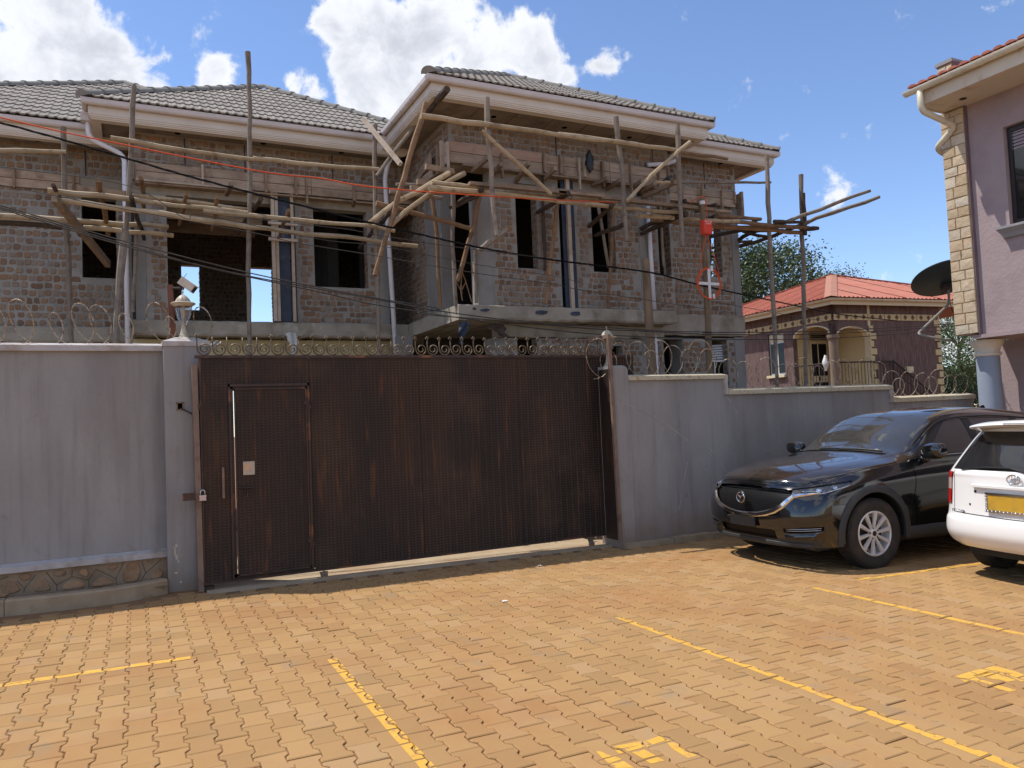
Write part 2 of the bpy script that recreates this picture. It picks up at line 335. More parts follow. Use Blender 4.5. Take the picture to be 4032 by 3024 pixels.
M('red_iron', [(.34, .085, .048), (.40, .11, .062), (.43, .135, .08)], rough=.6, scale=2.2, rnd=.05, dirt=(.30, .12, .075), dscale=2, dlim=(.5, .8))
M('hip_cap', [(.38, .17, .10), (.42, .20, .12)], rough=.65, scale=3, dirt=(.33, .1, .055), dscale=3)
M('window_dark', [(.008, .009, .010)], rough=.1, spec=.25)
M('rail_black', [(.018, .012, .011), (.03, .02, .018)], rough=.5)
M('dish_teal', [(.02, .032, .036), (.03, .046, .05)], rough=.55, scale=3)
M('dish_pole', [(.24, .22, .19)], rough=.7)
M('ashlar', [(.47, .35, .215), (.54, .425, .285), (.59, .485, .345), (.54, .40, .265), (.49, .425, .33), (.61, .52, .39)], pick=True, island=True, rough=.92, spec=.2, scale=6, bump=.014, bscale=12, rnd=.07, dirt=(.43, .30, .19), dscale=5, dlim=(.56, .74))
M('ashlar_joint', [(.34, .24, .14)], rough=1)
M('column_blue', [(.275, .315, .385), (.30, .34, .41)], rough=.8, scale=3, bump=.002, bscale=30)
M('cream_cap', [(.68, .60, .49), (.74, .66, .55)], rough=.7, scale=6)
M('eave_cream', [(.60, .51, .39), (.66, .57, .44)], rough=.8, scale=3, dirt=(.38, .25, .15), dscale=3, dlim=(.58, .8), dstretch=(1, 1, .4))
M('pvc_cream', [(.66, .60, .46), (.71, .65, .51)], rough=.4, scale=4, dirt=(.5, .42, .3), dscale=6)
M('clay_tile', [(.30, .085, .05), (.40, .13, .08), (.22, .07, .05)], rough=.85, scale=9, rnd=.2, island=True)
M('sill_grey', [(.26, .25, .265), (.31, .30, .31)], rough=.8, scale=5)
M('frame_dark', [(.018, .013, .012), (.028, .02, .018)], rough=.4)
M('bark', [(.10, .075, .055), (.16, .125, .095)], rough=1, scale=9)
M('leaf', [(.028, .052, .014), (.05, .085, .024), (.08, .115, .035), (.12, .155, .065)], pick=True, island=True, rough=.5, scale=2, spec=.5)
M('leaf_acacia', [(.035, .07, .02), (.06, .105, .03), (.095, .14, .045)], pick=True, island=True, rough=.6, scale=2)
M('grass', [(.07, .10, .03), (.13, .15, .05)], pick=True, island=True, rough=.8, scale=4)
# cars
M('suv_paint', [(.0045, .0048, .0056), (.006, .0063, .0072)], rough=.14, coat=1.0, scale=2)
M('suv_plastic', [(.028, .031, .033), (.036, .038, .04)], rough=.55, scale=8)
M('car_glass', [(.012, .013, .015), (.02, .021, .023)], rough=.045, spec=.75, coat=.4, scale=2)
M('tyre', [(.022, .019, .017), (.034, .029, .025)], rough=.85, scale=9, dirt=(.075, .052, .036), dscale=5, dlim=(.5, .8), bump=.002, bscale=60)
M('alloy', [(.62, .60, .58), (.68, .66, .64)], rough=.38, metal=.35, scale=9)
M('dark_metal', [(.02, .018, .016), (.035, .03, .026)], rough=.6)
M('lamp_lens', [(.022, .022, .024), (.05, .05, .05)], rough=.06, spec=.6, coat=1, scale=9)
M('grille_black', [(.006, .006, .0065)], rough=.6, spec=.25)
M('white_paint', [(.80, .79, .77), (.83, .82, .80)], rough=.3, coat=.9, scale=2)
M('tail_red', [(.42, .016, .013), (.50, .022, .016)], rough=.12, coat=1, scale=30)
M('tail_clear', [(.50, .34, .31), (.56, .42, .38)], rough=.15, coat=1, scale=30)
M('plate_yellow', [(.50, .29, .025), (.58, .34, .03)], rough=.6, scale=8, dirt=(.35, .22, .05), dscale=9)
M('shut_line', [(.003, .003, .003)], rough=1, spec=0)

M('yard_soil', [(.34, .235, .15), (.42, .32, .22)], rough=1, scale=2, bump=.01, bscale=20)
M('far_paving', [(.30, .185, .085), (.36, .225, .105)], rough=1, scale=6)
M('brake_lens', [(.12, .06, .045)], rough=.2)

# dust lies on the upward faces of the black car
_t = MATS['suv_paint'].node_tree; _b = _t.nodes['Principled BSDF']; _old = _b.inputs['Base Color'].links[0].from_socket
_g = _t.nodes.new('ShaderNodeNewGeometry'); _sx = _t.nodes.new('ShaderNodeSeparateXYZ'); _t.links.new(_g.outputs['True Normal'], _sx.inputs[0])
_mr = _t.nodes.new('ShaderNodeMapRange'); _t.links.new(_sx.outputs['Z'], _mr.inputs[0]); _mr.inputs[1].default_value = .55; _mr.inputs[2].default_value = 1.0; _mr.inputs[3].default_value = 0; _mr.inputs[4].default_value = .32
_n = _t.nodes.new('ShaderNodeTexNoise'); _n.inputs['Scale'].default_value = 1.6; _t.links.new(_g.outputs['Position'], _n.inputs['Vector'])
_mu = _t.nodes.new('ShaderNodeMath'); _mu.operation = 'MULTIPLY'; _t.links.new(_mr.outputs[0], _mu.inputs[0]); _t.links.new(_n.outputs[0], _mu.inputs[1])
_mx = _t.nodes.new('ShaderNodeMix'); _mx.data_type = 'RGBA'; _t.links.new(_mu.outputs[0], _mx.inputs[0]); _t.links.new(_old, _mx.inputs[6]); _mx.inputs[7].default_value = (.20, .13, .085, 1); _t.links.new(_mx.outputs[2], _b.inputs['Base Color'])
M('windscreen_glass', [(.035, .034, .033), (.06, .057, .053)], rough=.07, spec=.8, coat=.5, scale=1.5)

# splashed mud along the foot of the grey walls, rain streaks above
_t = MATS['wall_grey'].node_tree; _b = _t.nodes['Principled BSDF']
def _nn(k, **a):
    x = _t.nodes.new(k)
    for q, v in a.items(): setattr(x, q, v)
    return x
_g = _nn('ShaderNodeNewGeometry'); _mp = _nn('ShaderNodeMapping'); _mp.inputs['Scale'].default_value = (9, 9, .45); _t.links.new(_g.outputs['Position'], _mp.inputs[0])
_n = _nn('ShaderNodeTexNoise'); _n.inputs['Scale'].default_value = 1.5; _n.inputs['Detail'].default_value = 5; _t.links.new(_mp.outputs[0], _n.inputs['Vector'])
_m1 = _nn('ShaderNodeMapRange'); _t.links.new(_n.outputs[0], _m1.inputs[0]); _m1.inputs[1].default_value = .52; _m1.inputs[2].default_value = .78; _m1.inputs[4].default_value = .5
_old = _b.inputs['Base Color'].links[0].from_socket; _x = _nn('ShaderNodeMix', data_type='RGBA'); _t.links.new(_m1.outputs[0], _x.inputs[0]); _t.links.new(_old, _x.inputs[6]); _x.inputs[7].default_value = (.17, .15, .14, 1)
_s = _nn('ShaderNodeSeparateXYZ'); _t.links.new(_g.outputs['Position'], _s.inputs[0])
_n2 = _nn('ShaderNodeTexNoise'); _n2.inputs['Scale'].default_value = 5; _n2.inputs['Detail'].default_value = 6; _t.links.new(_g.outputs['Position'], _n2.inputs['Vector'])
_a = _nn('ShaderNodeMath', operation='MULTIPLY_ADD'); _t.links.new(_n2.outputs[0], _a.inputs[0]); _a.inputs[1].default_value = -.55; _t.links.new(_s.outputs['Z'], _a.inputs[2])
_m2 = _nn('ShaderNodeMapRange'); _t.links.new(_a.outputs[0], _m2.inputs[0]); _m2.inputs[1].default_value = -.28; _m2.inputs[2].default_value = .12; _m2.inputs[3].default_value = .7; _m2.inputs[4].default_value = 0
_y = _nn('ShaderNodeMix', data_type='RGBA'); _t.links.new(_m2.outputs[0], _y.inputs[0]); _t.links.new(_x.outputs[2], _y.inputs[6]); _y.inputs[7].default_value = (.24, .165, .11, 1); _t.links.new(_y.outputs[2], _b.inputs['Base Color'])

# ================================================================ GROUND
mb = MB(); xs = [-300, 0, 4, 8, 16, 60, 300]
mb.grid([[(x, y, gz(min(x, 20)) - .09) for x in xs] for y in (-300, 8.35, 9.6, 30, 300)])
put('ground', mb, 'earth', kind='structure')
mb = MB().grid([[(x, y, gz(x) - .0085) for x in (-6, 0, 5, 10, 16)] for y in (-5, 8.05, 8.6)])
mb.grid([[(x, y, gz(x) - .0085 - d) for x in (-6, 0, 5, 10, 16)] for y, d in ((-5, 0), (-5, .1))])
put('yard', MB().grid([[(x, y, gz(x) - .03 + .01 * sin(3 * x + y)) for x in [-8 + i for i in range(25)]] for y in (8.66, 9.2, 10, 11, 13.5)]), 'yard_soil', kind='structure')
put('far_paving', MB().grid([[(x, y, gz(min(x, 16)) - .03) for x in (-30, -6, 0, 5, 10, 16, 40)] for y in (-40, -5, .62, .64)]), 'far_paving', kind='structure')
pavement = put('pavement', mb, 'joint_sand', kind='structure')
mb = MB().grid([[(x, y, gz(x) - .004 + (.01 if y > 8.35 else 0)) for x in (.62, 2, 4, 5.45)] for y in (8.235, 8.36, 8.40, 9.3, 10.2)])
put('driveway_apron', mb, 'yard_concrete', kind='structure')
# --- pavers: dumbbell blocks, columns along the depth, each offset half a block from the next
PL, PW, PD = .2165, .1432, .0115
def wave(y):
    t = abs(((y / PL) % 1.0) - .5) * 2          # 1 at the ends, 0 at the waist
    return PD * max(-1, min(1, (t - .5) * 5.2))
def paver_poly(gap):
    L = PL / 2 - gap / 2
    ys = [-L, -L * .66, -L * .40, L * .40, L * .66, L]
    pts = []
    for y in ys: pts.append((PW / 2 - gap / 2 + (PD if abs(y) > PL * .30 else -PD), y))
    return pts + [(-x, y) for x, y in reversed(pts)]
top = paver_poly(.016); rim = paver_poly(.0045); NP = len(top)
def paver_mb(d=0.0):
    m = MB(); m.add([(x, y, 0) for x, y in top] + [(x, y, -.0045) for x, y in rim] + [(x, y, -.024) for x, y in rim],
                    [tuple(range(NP))] + [(i, (i + 1) % NP, k * NP + NP + (i + 1) % NP, k * NP + NP + i) if k == 0 else (NP + i, NP + (i + 1) % NP, 2 * NP + (i + 1) % NP, 2 * NP + i) for k in (0, 1) for i in range(NP)])
    return m
PM = mesh('paver', paver_mb(), 'paver')
pav = []
for i in range(-36, 104):
    x = i * PW
    for j in range(3, 40):
        y = (j + (.5 if i % 2 else 0)) * PL
        if y > 8.34 or y < .6 or (x > 5.35 and y > 7.98) or (x < .2 and y > 8.2): continue
        if .6 < x < 5.4 and y > 8.14: continue
        r = RND
        pav.append(((x + r.uniform(-.0018, .0018), y + r.uniform(-.002, .002), gz(x) + r.uniform(-.0028, .0028)), (r.uniform(-.011, .011), r.uniform(-.013, .013) + .0125, r.uniform(-.014, .014))))
vis = sorted([p for p in pav if seen(p[0], 1.0)], key=lambda p: (Vector(p[0]) - CAM).length)
near = set(id(p) for p in vis[:300])
bulk = MB()
paint_src = []
for p in pav:
    R_ = Matrix.Translation(p[0]) @ Matrix.Rotation(p[1][2], 4, 'Z') @ Matrix.Rotation(p[1][1], 4, 'Y') @ Matrix.Rotation(p[1][0], 4, 'X')
    paint_src.append((p[0], R_))
    if id(p) in near:
        o = inst('paver', PM, pavement, p[0]); o.rotation_euler = (p[1][0], p[1][1], p[1][2])
    else:
        q = paver_mb(); bulk.add([R_ @ Vector(v) for v in q.v], q.f)
put('paver_field', bulk, 'paver', pavement, kind='stuff', fixn=False)
# --- yellow paint lies on the tops of the pavers it crosses
def clip(poly, quad):
    area = sum(quad[i][0] * quad[(i + 1) % len(quad)][1] - quad[(i + 1) % len(quad)][0] * quad[i][1] for i in range(len(quad)))
    if area < 0: quad = quad[::-1]
    for i in range(len(quad)):
        a, b = quad[i], quad[(i + 1) % len(quad)]; res = []
        def side(p): return (b[0] - a[0]) * (p[1] - a[1]) - (b[1] - a[1]) * (p[0] - a[0])
        for k in range(len(poly)):
            p, q = poly[k], poly[(k + 1) % len(poly)]; sp, sq = side(p), side(q)
            if sp >= 0: res.append(p)
            if sp * sq < 0:
                t = sp / (sp - sq); res.append((p[0] + (q[0] - p[0]) * t, p[1] + (q[1] - p[1]) * t))
        poly = res
        if len(poly) < 3: return None
    return poly
def paint(name, quads):
    m = MB()
    for c, R_ in paint_src:
        for qd in quads:
            if c[0] + .2 < min(p[0] for p in qd) or c[0] - .2 > max(p[0] for p in qd) or c[1] + .2 < min(p[1] for p in qd) or c[1] - .2 > max(p[1] for p in qd): continue
            inv = R_.inverted(); lq = [tuple((inv @ Vector((p[0], p[1], c[2])))[:2]) for p in qd]
            pc = clip(list(top), lq)
            if pc:
                vs = [R_ @ Vector((x, y, .0012)) for x, y in pc]; m.add(vs, [tuple(range(len(vs)))])
    put(name, m, 'yellow_paint', pavement, kind='stuff', fixn=False)
paint('parking_line', [[(1.165, .8), (1.238, .8), (1.23, 5.40), (1.166, 5.41)]])
paint('parking_line', [[(3.435, .8), (3.51, .8), (3.512, 5.25), (3.455, 5.275)]])
paint('parking_line', [[(5.535, .8), (5.605, .8), (5.615, 5.175), (5.555, 5.215)]])
paint('parking_line', [[(-3.2, 6.15), (-3.2, 6.235), (.328, 6.03), (.327, 5.95)]])
paint('parking_line', [[(6.17, 5.155), (6.16, 5.215), (9.5, 4.93), (9.5, 4.86)]])
E1 = [[(2.251, 3.211), (2.341, 3.217), (2.349, 3.158), (2.25, 3.153)], [(2.34, 3.187), (2.349, 3.158), (2.362, 3.066), (2.303, 3.067)], [(2.302, 3.065), (2.362, 3.066), (2.352, 2.946), (2.301, 2.947)], [(2.087, 3.223), (2.241, 3.206), (2.245, 3.164), (2.076, 3.186)], [(2.064, 3.224), (2.087, 3.223), (2.076, 3.148), (2.054, 3.154)], [(2.09, 3.178), (2.226, 3.167), (2.231, 3.141), (2.077, 3.14)], [(2.106, 3.123), (2.177, 3.119), (2.187, 2.974), (2.115, 2.981)], [(1.971, 3.23), (1.99, 3.218), (2.026, 3.09), (1.947, 3.083)], [(1.947, 3.073), (2.023, 3.07), (2.026, 2.987), (1.95, 3.03)]]
E2 = [[(4.657, 3.03), (4.758, 3.028), (4.755, 2.884), (4.623, 2.881)], [(4.642, 2.899), (4.751, 2.882), (4.71, 2.76), (4.601, 2.768)], [(4.374, 3.028), (4.649, 3.022), (4.619, 2.951), (4.346, 2.949)], [(4.461, 2.974), (4.62, 2.976), (4.596, 2.795), (4.524, 2.808)], [(4.407, 2.911), (4.44, 2.891), (4.446, 2.704), (4.376, 2.71)], [(4.346, 2.949), (4.454, 2.942), (4.419, 2.892), (4.325, 2.914)]]
paint('painted_letter', E1)
paint('painted_letter', E2)
# --- grass tufts and litter
gm = MB()
for c, n_, h in (((-.32, 8.62, .03), 60, .05), ((5.0, 9.2, -.06), 160, .12), ((-.75, 8.66, .03), 30, .03)):
    for k in range(n_):
        x, y = c[0] + RND.gauss(0, .12), c[1] + RND.gauss(0, .03 if c[0] < 1 else .12); a = RND.uniform(0, 6.3); l = h * RND.uniform(.5, 1.2)
        gm.add([(x - .004 * cos(a), y - .004 * sin(a), c[2]), (x + .004 * cos(a), y + .004 * sin(a), c[2]), (x + l * .5 * sin(a), y + l * .5 * cos(a), c[2] + l)], [(0, 1, 2)])
tag(put('weeds', gm, 'grass', kind='stuff', fixn=False))
def scrap(loc, label):
    m = MB(); rows = []
    for i in range(6):
        rows.append([(loc[0] + (i - 2.5) * .009 + RND.uniform(-.004, .004), loc[1] + (j - 2) * .008, loc[2] + .006 + RND.uniform(0, .014)) for j in range(5)])
    m.grid(rows); put('paper_scrap', m, 'white_metal', None, label, 'litter', 'white scraps on the paving', org=loc, smooth=True)
scrap((4.004, 7.58, -0.04), 'white paper scrap at the edge of the gate shadow on the paving')
scrap((2.941, 6.263, -0.027), 'white paper scrap lying on sunlit pavers nearer than the gate shadow')
# ================================================================ LEFT BOUNDARY WALL
wl_ = thing('boundary_wall', (-.5, 8.9, 0), 'long grey rendered boundary wall on a stone plinth, left of the lamp pier', 'wall')
mb = MB().box((-6, 8.8, -.1), (.33, 9.0, 2.485)); put('wall_body', mb, 'wall_grey', wl_)
m = MB()
m.add([(-6, 8.755, 2.483), (.3, 8.755, 2.478), (.3, 8.755, 2.535), (-6, 8.755, 2.54), (-6, 8.9, 2.575), (.3, 8.9, 2.57), (-6, 9.045, 2.54), (.3, 9.045, 2.535), (-6, 9.045, 2.483), (.3, 9.045, 2.478)],
      [(0, 1, 2, 3), (3, 2, 5, 4), (4, 5, 7, 6), (6, 7, 9, 8), (8, 9, 1, 0), (0, 3, 4, 6, 8), (1, 9, 7, 5, 2)])
put('coping', m, 'coping', wl_)
m = MB()
m.add([(-6, 8.71, .352), (.276, 8.71, .345), (.276, 8.71, .398), (-6, 8.71, .402), (-6, 8.797, .43), (.276, 8.797, .425), (-6, 8.797, .352), (.276, 8.797, .345)], [(0, 1, 2, 3), (3, 2, 5, 4), (0, 6, 7, 1), (0, 3, 4, 6), (1, 7, 5, 2)])
put('plinth_ledge', m, 'coping', wl_)
put('plinth', MB().box((-6, 8.745, -.1), (.274, 8.798, .345)), 'plinth_mortar', wl_)
STONES = [[(-1.024, 8.745, 0.317), (-0.977, 8.745, 0.327), (-0.92, 8.745, 0.315), (-0.922, 8.745, 0.271), (-0.966, 8.745, 0.257), (-1.013, 8.745, 0.283)], [(-0.738, 8.745, 0.314), (-0.679, 8.745, 0.325), (-0.625, 8.745, 0.306), (-0.631, 8.745, 0.267), (-0.699, 8.745, 0.262), (-0.733, 8.745, 0.28)], [(-0.522, 8.745, 0.289), (-0.481, 8.745, 0.318), (-0.441, 8.745, 0.302), (-0.438, 8.745, 0.225), (-0.502, 8.745, 0.251)], [(-0.269, 8.745, 0.311), (-0.207, 8.745, 0.326), (-0.176, 8.745, 0.307), (-0.208, 8.745, 0.262), (-0.259, 8.745, 0.275)], [(-0.141, 8.745, 0.228), (-0.093, 8.745, 0.312), (-0.029, 8.745, 0.33), (0.021, 8.745, 0.301), (0.032, 8.745, 0.206), (-0.001, 8.745, 0.119), (-0.135, 8.745, 0.123)], [(0.105, 8.745, 0.138), (0.15, 8.745, 0.215), (0.204, 8.745, 0.226), (0.241, 8.745, 0.192), (0.224, 8.745, 0.147), (0.159, 8.745, 0.12)], [(0.087, 8.745, 0.326), (0.128, 8.745, 0.326), (0.14, 8.745, 0.298), (0.108, 8.745, 0.287)], [(-1.173, 8.745, 0.227), (-1.117, 8.745, 0.285), (-1.052, 8.745, 0.266), (-0.997, 8.745, 0.171), (-1.063, 8.745, 0.149), (-1.174, 8.745, 0.153)], [(-0.902, 8.745, 0.191), (-0.863, 8.745, 0.263), (-0.796, 8.745, 0.26), (-0.768, 8.745, 0.184), (-0.749, 8.745, 0.137), (-0.903, 8.745, 0.141)], [(-0.662, 8.745, 0.159), (-0.632, 8.745, 0.2), (-0.562, 8.745, 0.213), (-0.483, 8.745, 0.18), (-0.454, 8.745, 0.125), (-0.662, 8.745, 0.127)], [(-0.413, 8.745, 0.148), (-0.362, 8.745, 0.199), (-0.301, 8.745, 0.208), (-0.23, 8.745, 0.17), (-0.21, 8.745, 0.127), (-0.404, 8.745, 0.119)]]
for s_ in STONES + [[(p[0] - 1.32, p[1], p[2]) for p in s_] for s_ in STONES[:7]]:
    n_ = len(s_); c = sum((Vector(p) for p in s_), Vector()) / n_
    m = MB(); s2_ = []
    for k in range(n_):      # rounder outline
        a, b = Vector(s_[k]), Vector(s_[(k + 1) % n_]); s2_ += [a.lerp(b, .2), a.lerp(b, .8)]
    k_ = len(s2_)
    d1 = [(p.x, 8.7462, p.z) for p in s2_]; d2 = [(lerp(p.x, c.x, .14), 8.7462 - .011 - RND.uniform(0, .004), lerp(p.z, c.z, .14)) for p in s2_]
    m.add(d1 + d2, [tuple(range(k_, 2 * k_))] + [(i, (i + 1) % k_, k_ + (i + 1) % k_, k_ + i) for i in range(k_)])
    put('stone', m, 'plinth_stone', wl_, smooth='auto')
m = MB()
for ln in [[(-1.173, 8.745, 0.298), (-1.108, 8.745, 0.314)], [(-1.034, 8.745, 0.263), (-0.978, 8.745, 0.185), (-0.882, 8.745, 0.304)], [(-0.978, 8.745, 0.185), (-0.983, 8.745, 0.147)], [(-0.796, 8.745, 0.316), (-0.71, 8.745, 0.182), (-0.711, 8.745, 0.126)], [(-0.71, 8.745, 0.182), (-0.582, 8.745, 0.247), (-0.576, 8.745, 0.307)], [(-0.582, 8.745, 0.247), (-0.438, 8.745, 0.194), (-0.434, 8.745, 0.119)], [(-0.438, 8.745, 0.194), (-0.371, 8.745, 0.293), (-0.199, 8.745, 0.18), (-0.126, 8.745, 0.326)], [(-0.199, 8.745, 0.18), (-0.189, 8.745, 0.113)], [(0.025, 8.745, 0.12), (0.074, 8.745, 0.201), (0.222, 8.745, 0.322)], [(0.042, 8.745, 0.316), (0.074, 8.745, 0.201)]]:
    m.tube(ln, .0035, 5)
put('mortar_joint', m, 'mortar_line', wl_, kind='stuff')
# kerb with a soil strip behind it
kb = thing('kerb', (-.5, 8.45, 0), 'low concrete kerb with a soil strip along the foot of the left wall', 'kerb')
def kerb_piece(pts, w, h, nm='kerb_stone', mat='kerb_concrete'):
    m = MB(); rows = []
    for i, p in enumerate(pts):
        p = Vector(p); d = (Vector(pts[min(i + 1, len(pts) - 1)]) - Vector(pts[max(i - 1, 0)])).normalized(); q = Vector((-d.y, d.x, 0))
        z0 = gz(p.x)
        rows.append([(p.x, p.y, z0 - .05), (p.x, p.y, z0 + h - .018), (p.x + q.x * .015, p.y + q.y * .015, z0 + h), (p.x + q.x * w, p.y + q.y * w, z0 + h), (p.x + q.x * w, p.y + q.y * w, z0 - .05)])
    m.grid(rows); n_ = len(rows[0])
    m.f.append(tuple(range(n_))); m.f.append(tuple(range(len(m.v) - n_, len(m.v)))[::-1])
    put(nm, m, mat, kb)
kerb_piece([(-6, 8.44, 0), (-3.4, 8.43, 0), (-2.16, 8.42, 0)], .125, .14)
kerb_piece([(-2.154, 8.42, 0), (-1.104, 8.425, 0)], .125, .14)
kerb_piece([(-1.098, 8.425, 0), (-.75, 8.375, 0), (-.45, 8.35, 0), (-.2, 8.35, 0), (-.02, 8.40, 0), (.12, 8.47, 0), (.27, 8.55, 0)], .125, .14)
put('soil_strip', MB().grid([[(x, 8.48, .09), (x, 8.65, .075 + .02 * RND.random()), (x, 8.744, .10)] for x in [-6 + .3 * i for i in range(21)] + [.2, .27]]), 'earth', kb, kind='stuff', smooth=True)
# ================================================================ GATE PIERS
def pier(x0, x1, y0, y1, zt, label, cap_over, capz, peak):
    t = thing('gate_pier', ((x0 + x1) / 2, y0, 0), label, 'pier')
    put('shaft', MB().box((x0, y0, -.1), (x1, y1, zt)), 'wall_grey', t)
    o_ = cap_over; cx, cy = (x0 + x1) / 2, (y0 + y1) / 2; h = capz
    m = MB(); m.add([(x0 - o_, y0 - o_, zt), (x1 + o_, y0 - o_, zt), (x1 + o_, y1 + o_, zt), (x0 - o_, y1 + o_, zt), (x0 - o_, y0 - o_, zt + h), (x1 + o_, y0 - o_, zt + h), (x1 + o_, y1 + o_, zt + h), (x0 - o_, y1 + o_, zt + h),
                     (cx - .1, cy - .1, zt + h + peak), (cx + .1, cy - .1, zt + h + peak), (cx + .1, cy + .1, zt + h + peak), (cx - .1, cy + .1, zt + h + peak)],
                    [(3, 2, 1, 0), (0, 1, 5, 4), (1, 2, 6, 5), (2, 3, 7, 6), (3, 0, 4, 7), (4, 5, 9, 8), (5, 6, 10, 9), (6, 7, 11, 10), (7, 4, 8, 11), (8, 9, 10, 11)])
    put('cap', m, 'coping', t); return t
pierl = pier(.276, .715, 8.6, 9.04, 2.515, 'grey gate pier with a pyramid cap under the left lantern', .012, .05, .055)
m = MB(); hx, hz = .42, 1.892
for a, b, c, d in ((.386, .40, 1.85, 1.928), (.445, .462, 1.85, 1.928), (.386, .462, 1.842, 1.856), (.386, .462, 1.92, 1.932)): m.box((a, 8.594, c), (b, 8.5995, d))
put('broken_edge', m, 'plinth_mortar', pierl, kind='stuff')
put('hole', MB().box((.40, 8.597, 1.856), (.445, 8.5992, 1.92)), 'shut_line', pierl)
put('conduit', MB().tube([(.425, 8.59, 1.865), (.47, 8.57, 1.845), (.554, 8.56, 1.79)], .008, 6), 'grey_cable', pierl, smooth=True)
m = MB()
for (x, z_, w, h) in ((.36, .46, .018, .022), (.345, .40, .012, .045), (.36, .345, .014, .04), (.375, .30, .01, .02), (.33, .45, .008, .006), (.40, .36, .006, .006), (.395, .09, .012, .014), (.35, .19, .02, .013), (.41, 1.13, .006, .008), (.40, 1.5, .005, .005)):
    pts = [(x + w * cos(t) * RND.uniform(.6, 1.2), 8.5988, z_ + h * sin(t) * RND.uniform(.6, 1.2)) for t in [i * pi / 4 for i in range(8)]]
    m.add(pts, [tuple(range(8))])
put('bare_patch', m, 'paper_tan', pierl, kind='stuff', fixn=False)
pierr = thing('gate_pier', (5.6, 8.3, 0), 'squat grey pier block beside the steel guide, under the right lantern', 'pier')
m = MB(); rows = []
for x, dz in ((5.44, 0), (5.6, .004), (5.66, -.004), (5.69, -.03)):
    rows.append([(x, 8.11, -.1), (x, 8.11, 2.215 + dz), (x, 8.125, 2.238 + dz), (x, 8.5, 2.24 + dz), (x, 8.5, -.1)])
m.grid(rows); m.f.append((0, 1, 2, 3, 4)); m.f.append(tuple(range(len(m.v) - 5, len(m.v)))[::-1])
put('block', m, 'wall_grey', pierr)
# ================================================================ SLIDING GATE
gate = thing('sliding_gate', (3.0, 8.42, 0), 'wide rusty brown chequer-plate sliding gate with scrolls on top and a wicket door', 'gate')
GZ0, GZ1, GY = .062, 2.372, 8.42
for a, b in ((.60, 1.712), (1.718, 2.963), (2.969, 4.253), (4.259, 6.0)):
    if a < 1:   # panel round the wicket door
        m = MB()
        for q in ((.60, .885, GZ0, GZ1), (.885, 1.712, 2.085, GZ1), (1.69, 1.712, .10, 2.085), (.885, 1.712, GZ0, .10)): m.box((q[0], GY, q[2]), (q[1], GY + .008, q[3]))
    else: m = MB().box((a, GY, GZ0), (b, GY + .008, GZ1))
    put('plate', m, 'gate_steel', gate)
m = MB()
m.box((.56, GY - .012, 2.372), (6.0, GY + .04, 2.40)); m.box((.60, GY - .006, GZ0 - .003), (6.0, GY + .045, GZ0 + .018)); m.box((.60, GY - .008, GZ0 + .0185), (.615, GY + .04, 2.372))
put('rail', m, 'gate_frame', gate)
put('bottom_shoe', MB().box((.60, GY, .012), (.70, GY + .05, .04)), 'gate_frame', gate)
# raised tread bars
def treads(x0, x1, z0, z1, y, holes=()):
    m = MB(); px, pz = .042, .031; i = 0
    nx = int((x1 - x0) / px); nz = int((z1 - z0) / pz)
    for a in range(nx):
        for b in range(nz):
            x = x0 + (a + .5) * px; z_ = z0 + (b + .5) * pz
            if any(h[0] < x < h[1] and h[2] < z_ < h[3] for h in holes): continue
            s = 1 if a % 2 else -1
            dx, dz = .0165, .0105 * s; nx_, nz_ = -.0028 * s, .0046
            m.add([(x - dx, y, z_ - dz), (x - nx_, y, z_ - nz_), (x + dx, y, z_ + dz), (x + nx_, y, z_ + nz_), (x, y - .0048, z_)], [(0, 1, 4), (1, 2, 4), (2, 3, 4), (3, 0, 4)])
    return m
put('tread', treads(.62, 6.0, .08, 2.36, GY, [(.87, 1.71, .08, 2.10)]), 'gate_tread', gate, kind='stuff')
m = MB()
for a in ((1.700, 1.732, .10, 2.36), (2.95, 2.982, .07, 2.36), (4.24, 4.272, .07, 2.36), (1.672, 1.70, .09, 2.09), (.87, 1.70, 2.05, 2.10), (.87, 1.70, .06, .13), (.862, .924, .09, 2.1)): put('back_frame', MB().box((a[0], GY + .0085, a[2]), (a[1], GY + .04, a[3])), 'gate_frame', gate)

door = put('wicket_door', MB().box((.935, GY - .014, .122), (1.668, GY - .006, 2.045)), 'gate_steel', gate)
put('tread', treads(.945, 1.66, .13, 2.03, GY - .0142, [(1.0, 1.125, 1.14, 1.29)]), 'gate_tread', door, kind='stuff')
m = MB()
for a in ((.928, .942, .118, 2.05), (1.66, 1.674, .118, 2.05), (.928, 1.674, .112, .13), (.928, 1.674, 2.038, 2.052)): m.box((a[0], GY - .024, a[2]), (a[1], GY - .012, a[3]))
put('door_frame', m, 'gate_frame', door)
m = MB()
for a in ((.876, .892, .09, 2.098), (1.684, 1.704, .09, 2.098), (.876, 1.704, 2.07, 2.098)): m.box((a[0], GY - .022, a[2]), (a[1], GY - .003, a[3]))
put('door_jamb', m, 'gate_frame', gate)
for z_ in (1.86, .38):
    m = MB().tube([(1.679, GY - .024, z_ - .045), (1.679, GY - .024, z_ + .045)], .012, 8); m.box((1.645, GY - .028, z_ + .005), (1.676, GY - .014, z_ + .04)); m.box((1.682, GY - .028, z_ - .04), (1.716, GY - .014, z_ - .005)); put('hinge', m, 'gate_frame', door)
put('hatch_plate', MB().box((1.003, GY - .022, 1.146), (1.118, GY - .0155, 1.285)), 'paper_tan', door)
put('hatch_sticker', MB().box((1.016, GY - .0235, 1.19), (1.075, GY - .0222, 1.262)), 'paper_orange', door)
m = MB().tube([(.93, GY - .034, 1.022), (1.115, GY - .034, 1.012)], .0085, 8)
